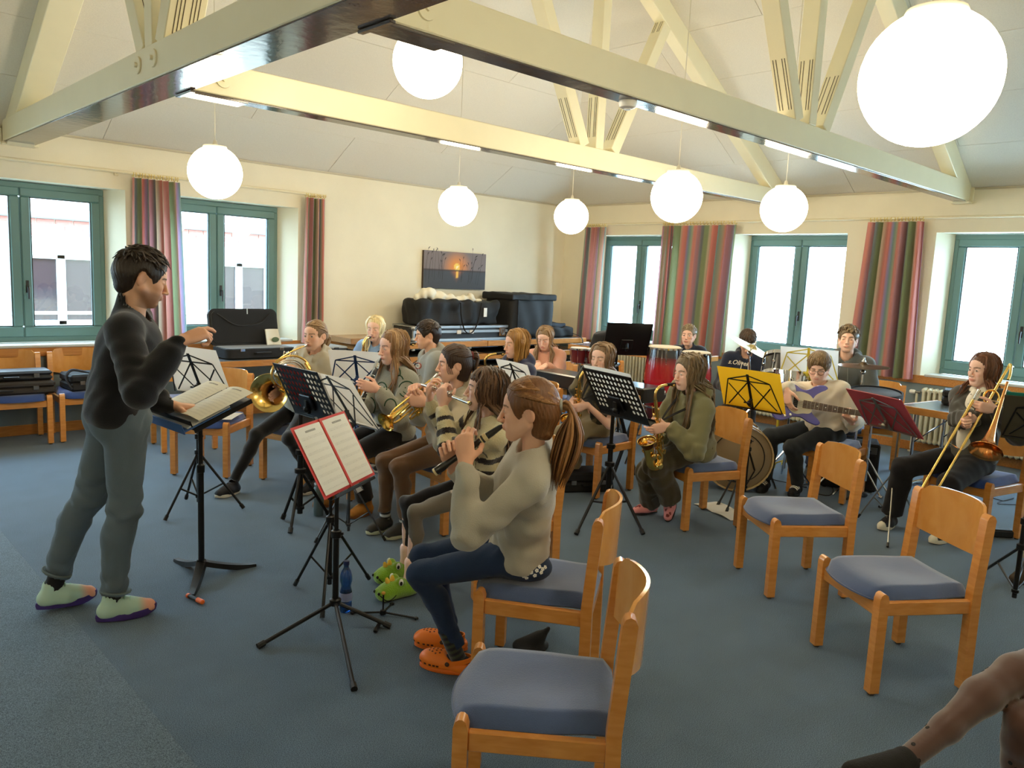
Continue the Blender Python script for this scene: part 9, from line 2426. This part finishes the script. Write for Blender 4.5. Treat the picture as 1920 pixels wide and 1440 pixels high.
def chest_text(key, body, px, py, D, size, m, name, shear=.25, tilt=0):
 cu = bpy.data.curves.new('letters', 'FONT'); cu.body = body; cu.size = 1.0; cu.shear = shear; cu.align_x = 'CENTER'; cu.offset = .012; cu.resolution_u = 2
 o = bpy.data.objects.new('letters', cu); COL.objects.link(o); me = bpy.data.meshes.new_from_object(o.evaluated_get(bpy.context.evaluated_depsgraph_get())); bpy.data.objects.remove(o)
 V = np.array([v.co[:] for v in me.vertices]) * size; c = dep(px, py, D); ct, st = cos(radians(tilt)), sin(radians(tilt)); x, y = V[:, 0] * ct - V[:, 1] * st, V[:, 0] * st + V[:, 1] * ct
 pts = c + np.outer(x, nz(_r)) + np.outer(y, nz(_u)); I = PEOPLE[key]; par = I['top_obj']; Vt, Qt = I['top']; bv = BVHTree.FromPolygons(Vt.tolist(), Qt.tolist()); W = []
 for p in pts:
  d = nz(p - CAMP); h, nr, _, _ = bv.ray_cast(Vector(CAMP), Vector(d)); W.append(np.array(h) - d * .004 if h is not None else p)
 mesh_obj(name, np.array(W), [tuple(p.vertices) for p in me.polygons], m, par, True, smooth=False)
M_prt = mat('cream_print', (222, 214, 196), .8)
chest_text('drummer', 's.Oliver', 1384, 684, 7.85, .066, M_prt, 'chest_lettering', .3, -8)
def drawstrings(key, m, ln=.16):
 I = PEOPLE[key]; Vt, Qt = I['top']; bv = BVHTree.FromPolygons(Vt.tolist(), Qt.tolist())
 for q in (-1, 1):
  P = []
  for k in range(7):
   p = I['N'] + I['cl'] * q * (.028 + .004 * k) - I['T'] * (.05 + ln * k / 6) ; o = p + I['cf'] * .4; h, nr, _, _ = bv.ray_cast(Vector(o), Vector(-I['cf']))
   if h is not None: P.append(np.array(h) + np.array(nr) * .003)
  if len(P) > 2: b = MB(); b.tube(P, .0042, 6); b.build('drawstring', m, I['root'], True)
drawstrings('drummer', M_prt, .18); drawstrings('tall', mat('grey_cord', (120, 122, 120), .8), .20); drawstrings('boygrey', mat('pale_cord', (196, 194, 186), .8)); drawstrings('trumpet', mat('beige_cord', (200, 190, 168), .8)); drawstrings('pink', mat('salmon_cord', (226, 170, 146), .8))
I_ = PEOPLE['boygrey']; cp = dep(784, 686, 6.7)
for (r0, m_) in ((6.5, mat('rust_print', (170, 90, 74), .8)), (3.8, M_prt)): ring_print('boygrey', 'top_obj', cp, nz(_r), nz(_u), [(r0 / F * 6.7 * cos(a) * .9, r0 / F * 6.7 * sin(a) * .8) for a in np.linspace(0, 2 * pi, 18)], CAMP, .006, m_, 'chest_emblem')
print('TRIS', sum(sum(len(p.vertices) - 2 for p in m.polygons) * m.users for m in bpy.data.meshes), 'OBJ', len(bpy.data.objects))
if DEBUG:
 from collections import Counter
 c = Counter()
 for m in bpy.data.meshes: c[m.name.split('.')[0]] += sum(len(p.vertices) - 2 for p in m.polygons) * m.users
 print('TRIS by', c.most_common(24))
 for k in ('olive', 'flute'):
  V, Q = PEOPLE[k]['top']; a, b_, c_ = V[Q[:, 0]], V[Q[:, 1]], V[Q[:, 2]]; print('TRIS vol sign', k, np.einsum('ij,ij->i', a - a.mean(0), np.cross(b_ - a, c_ - a)).sum())
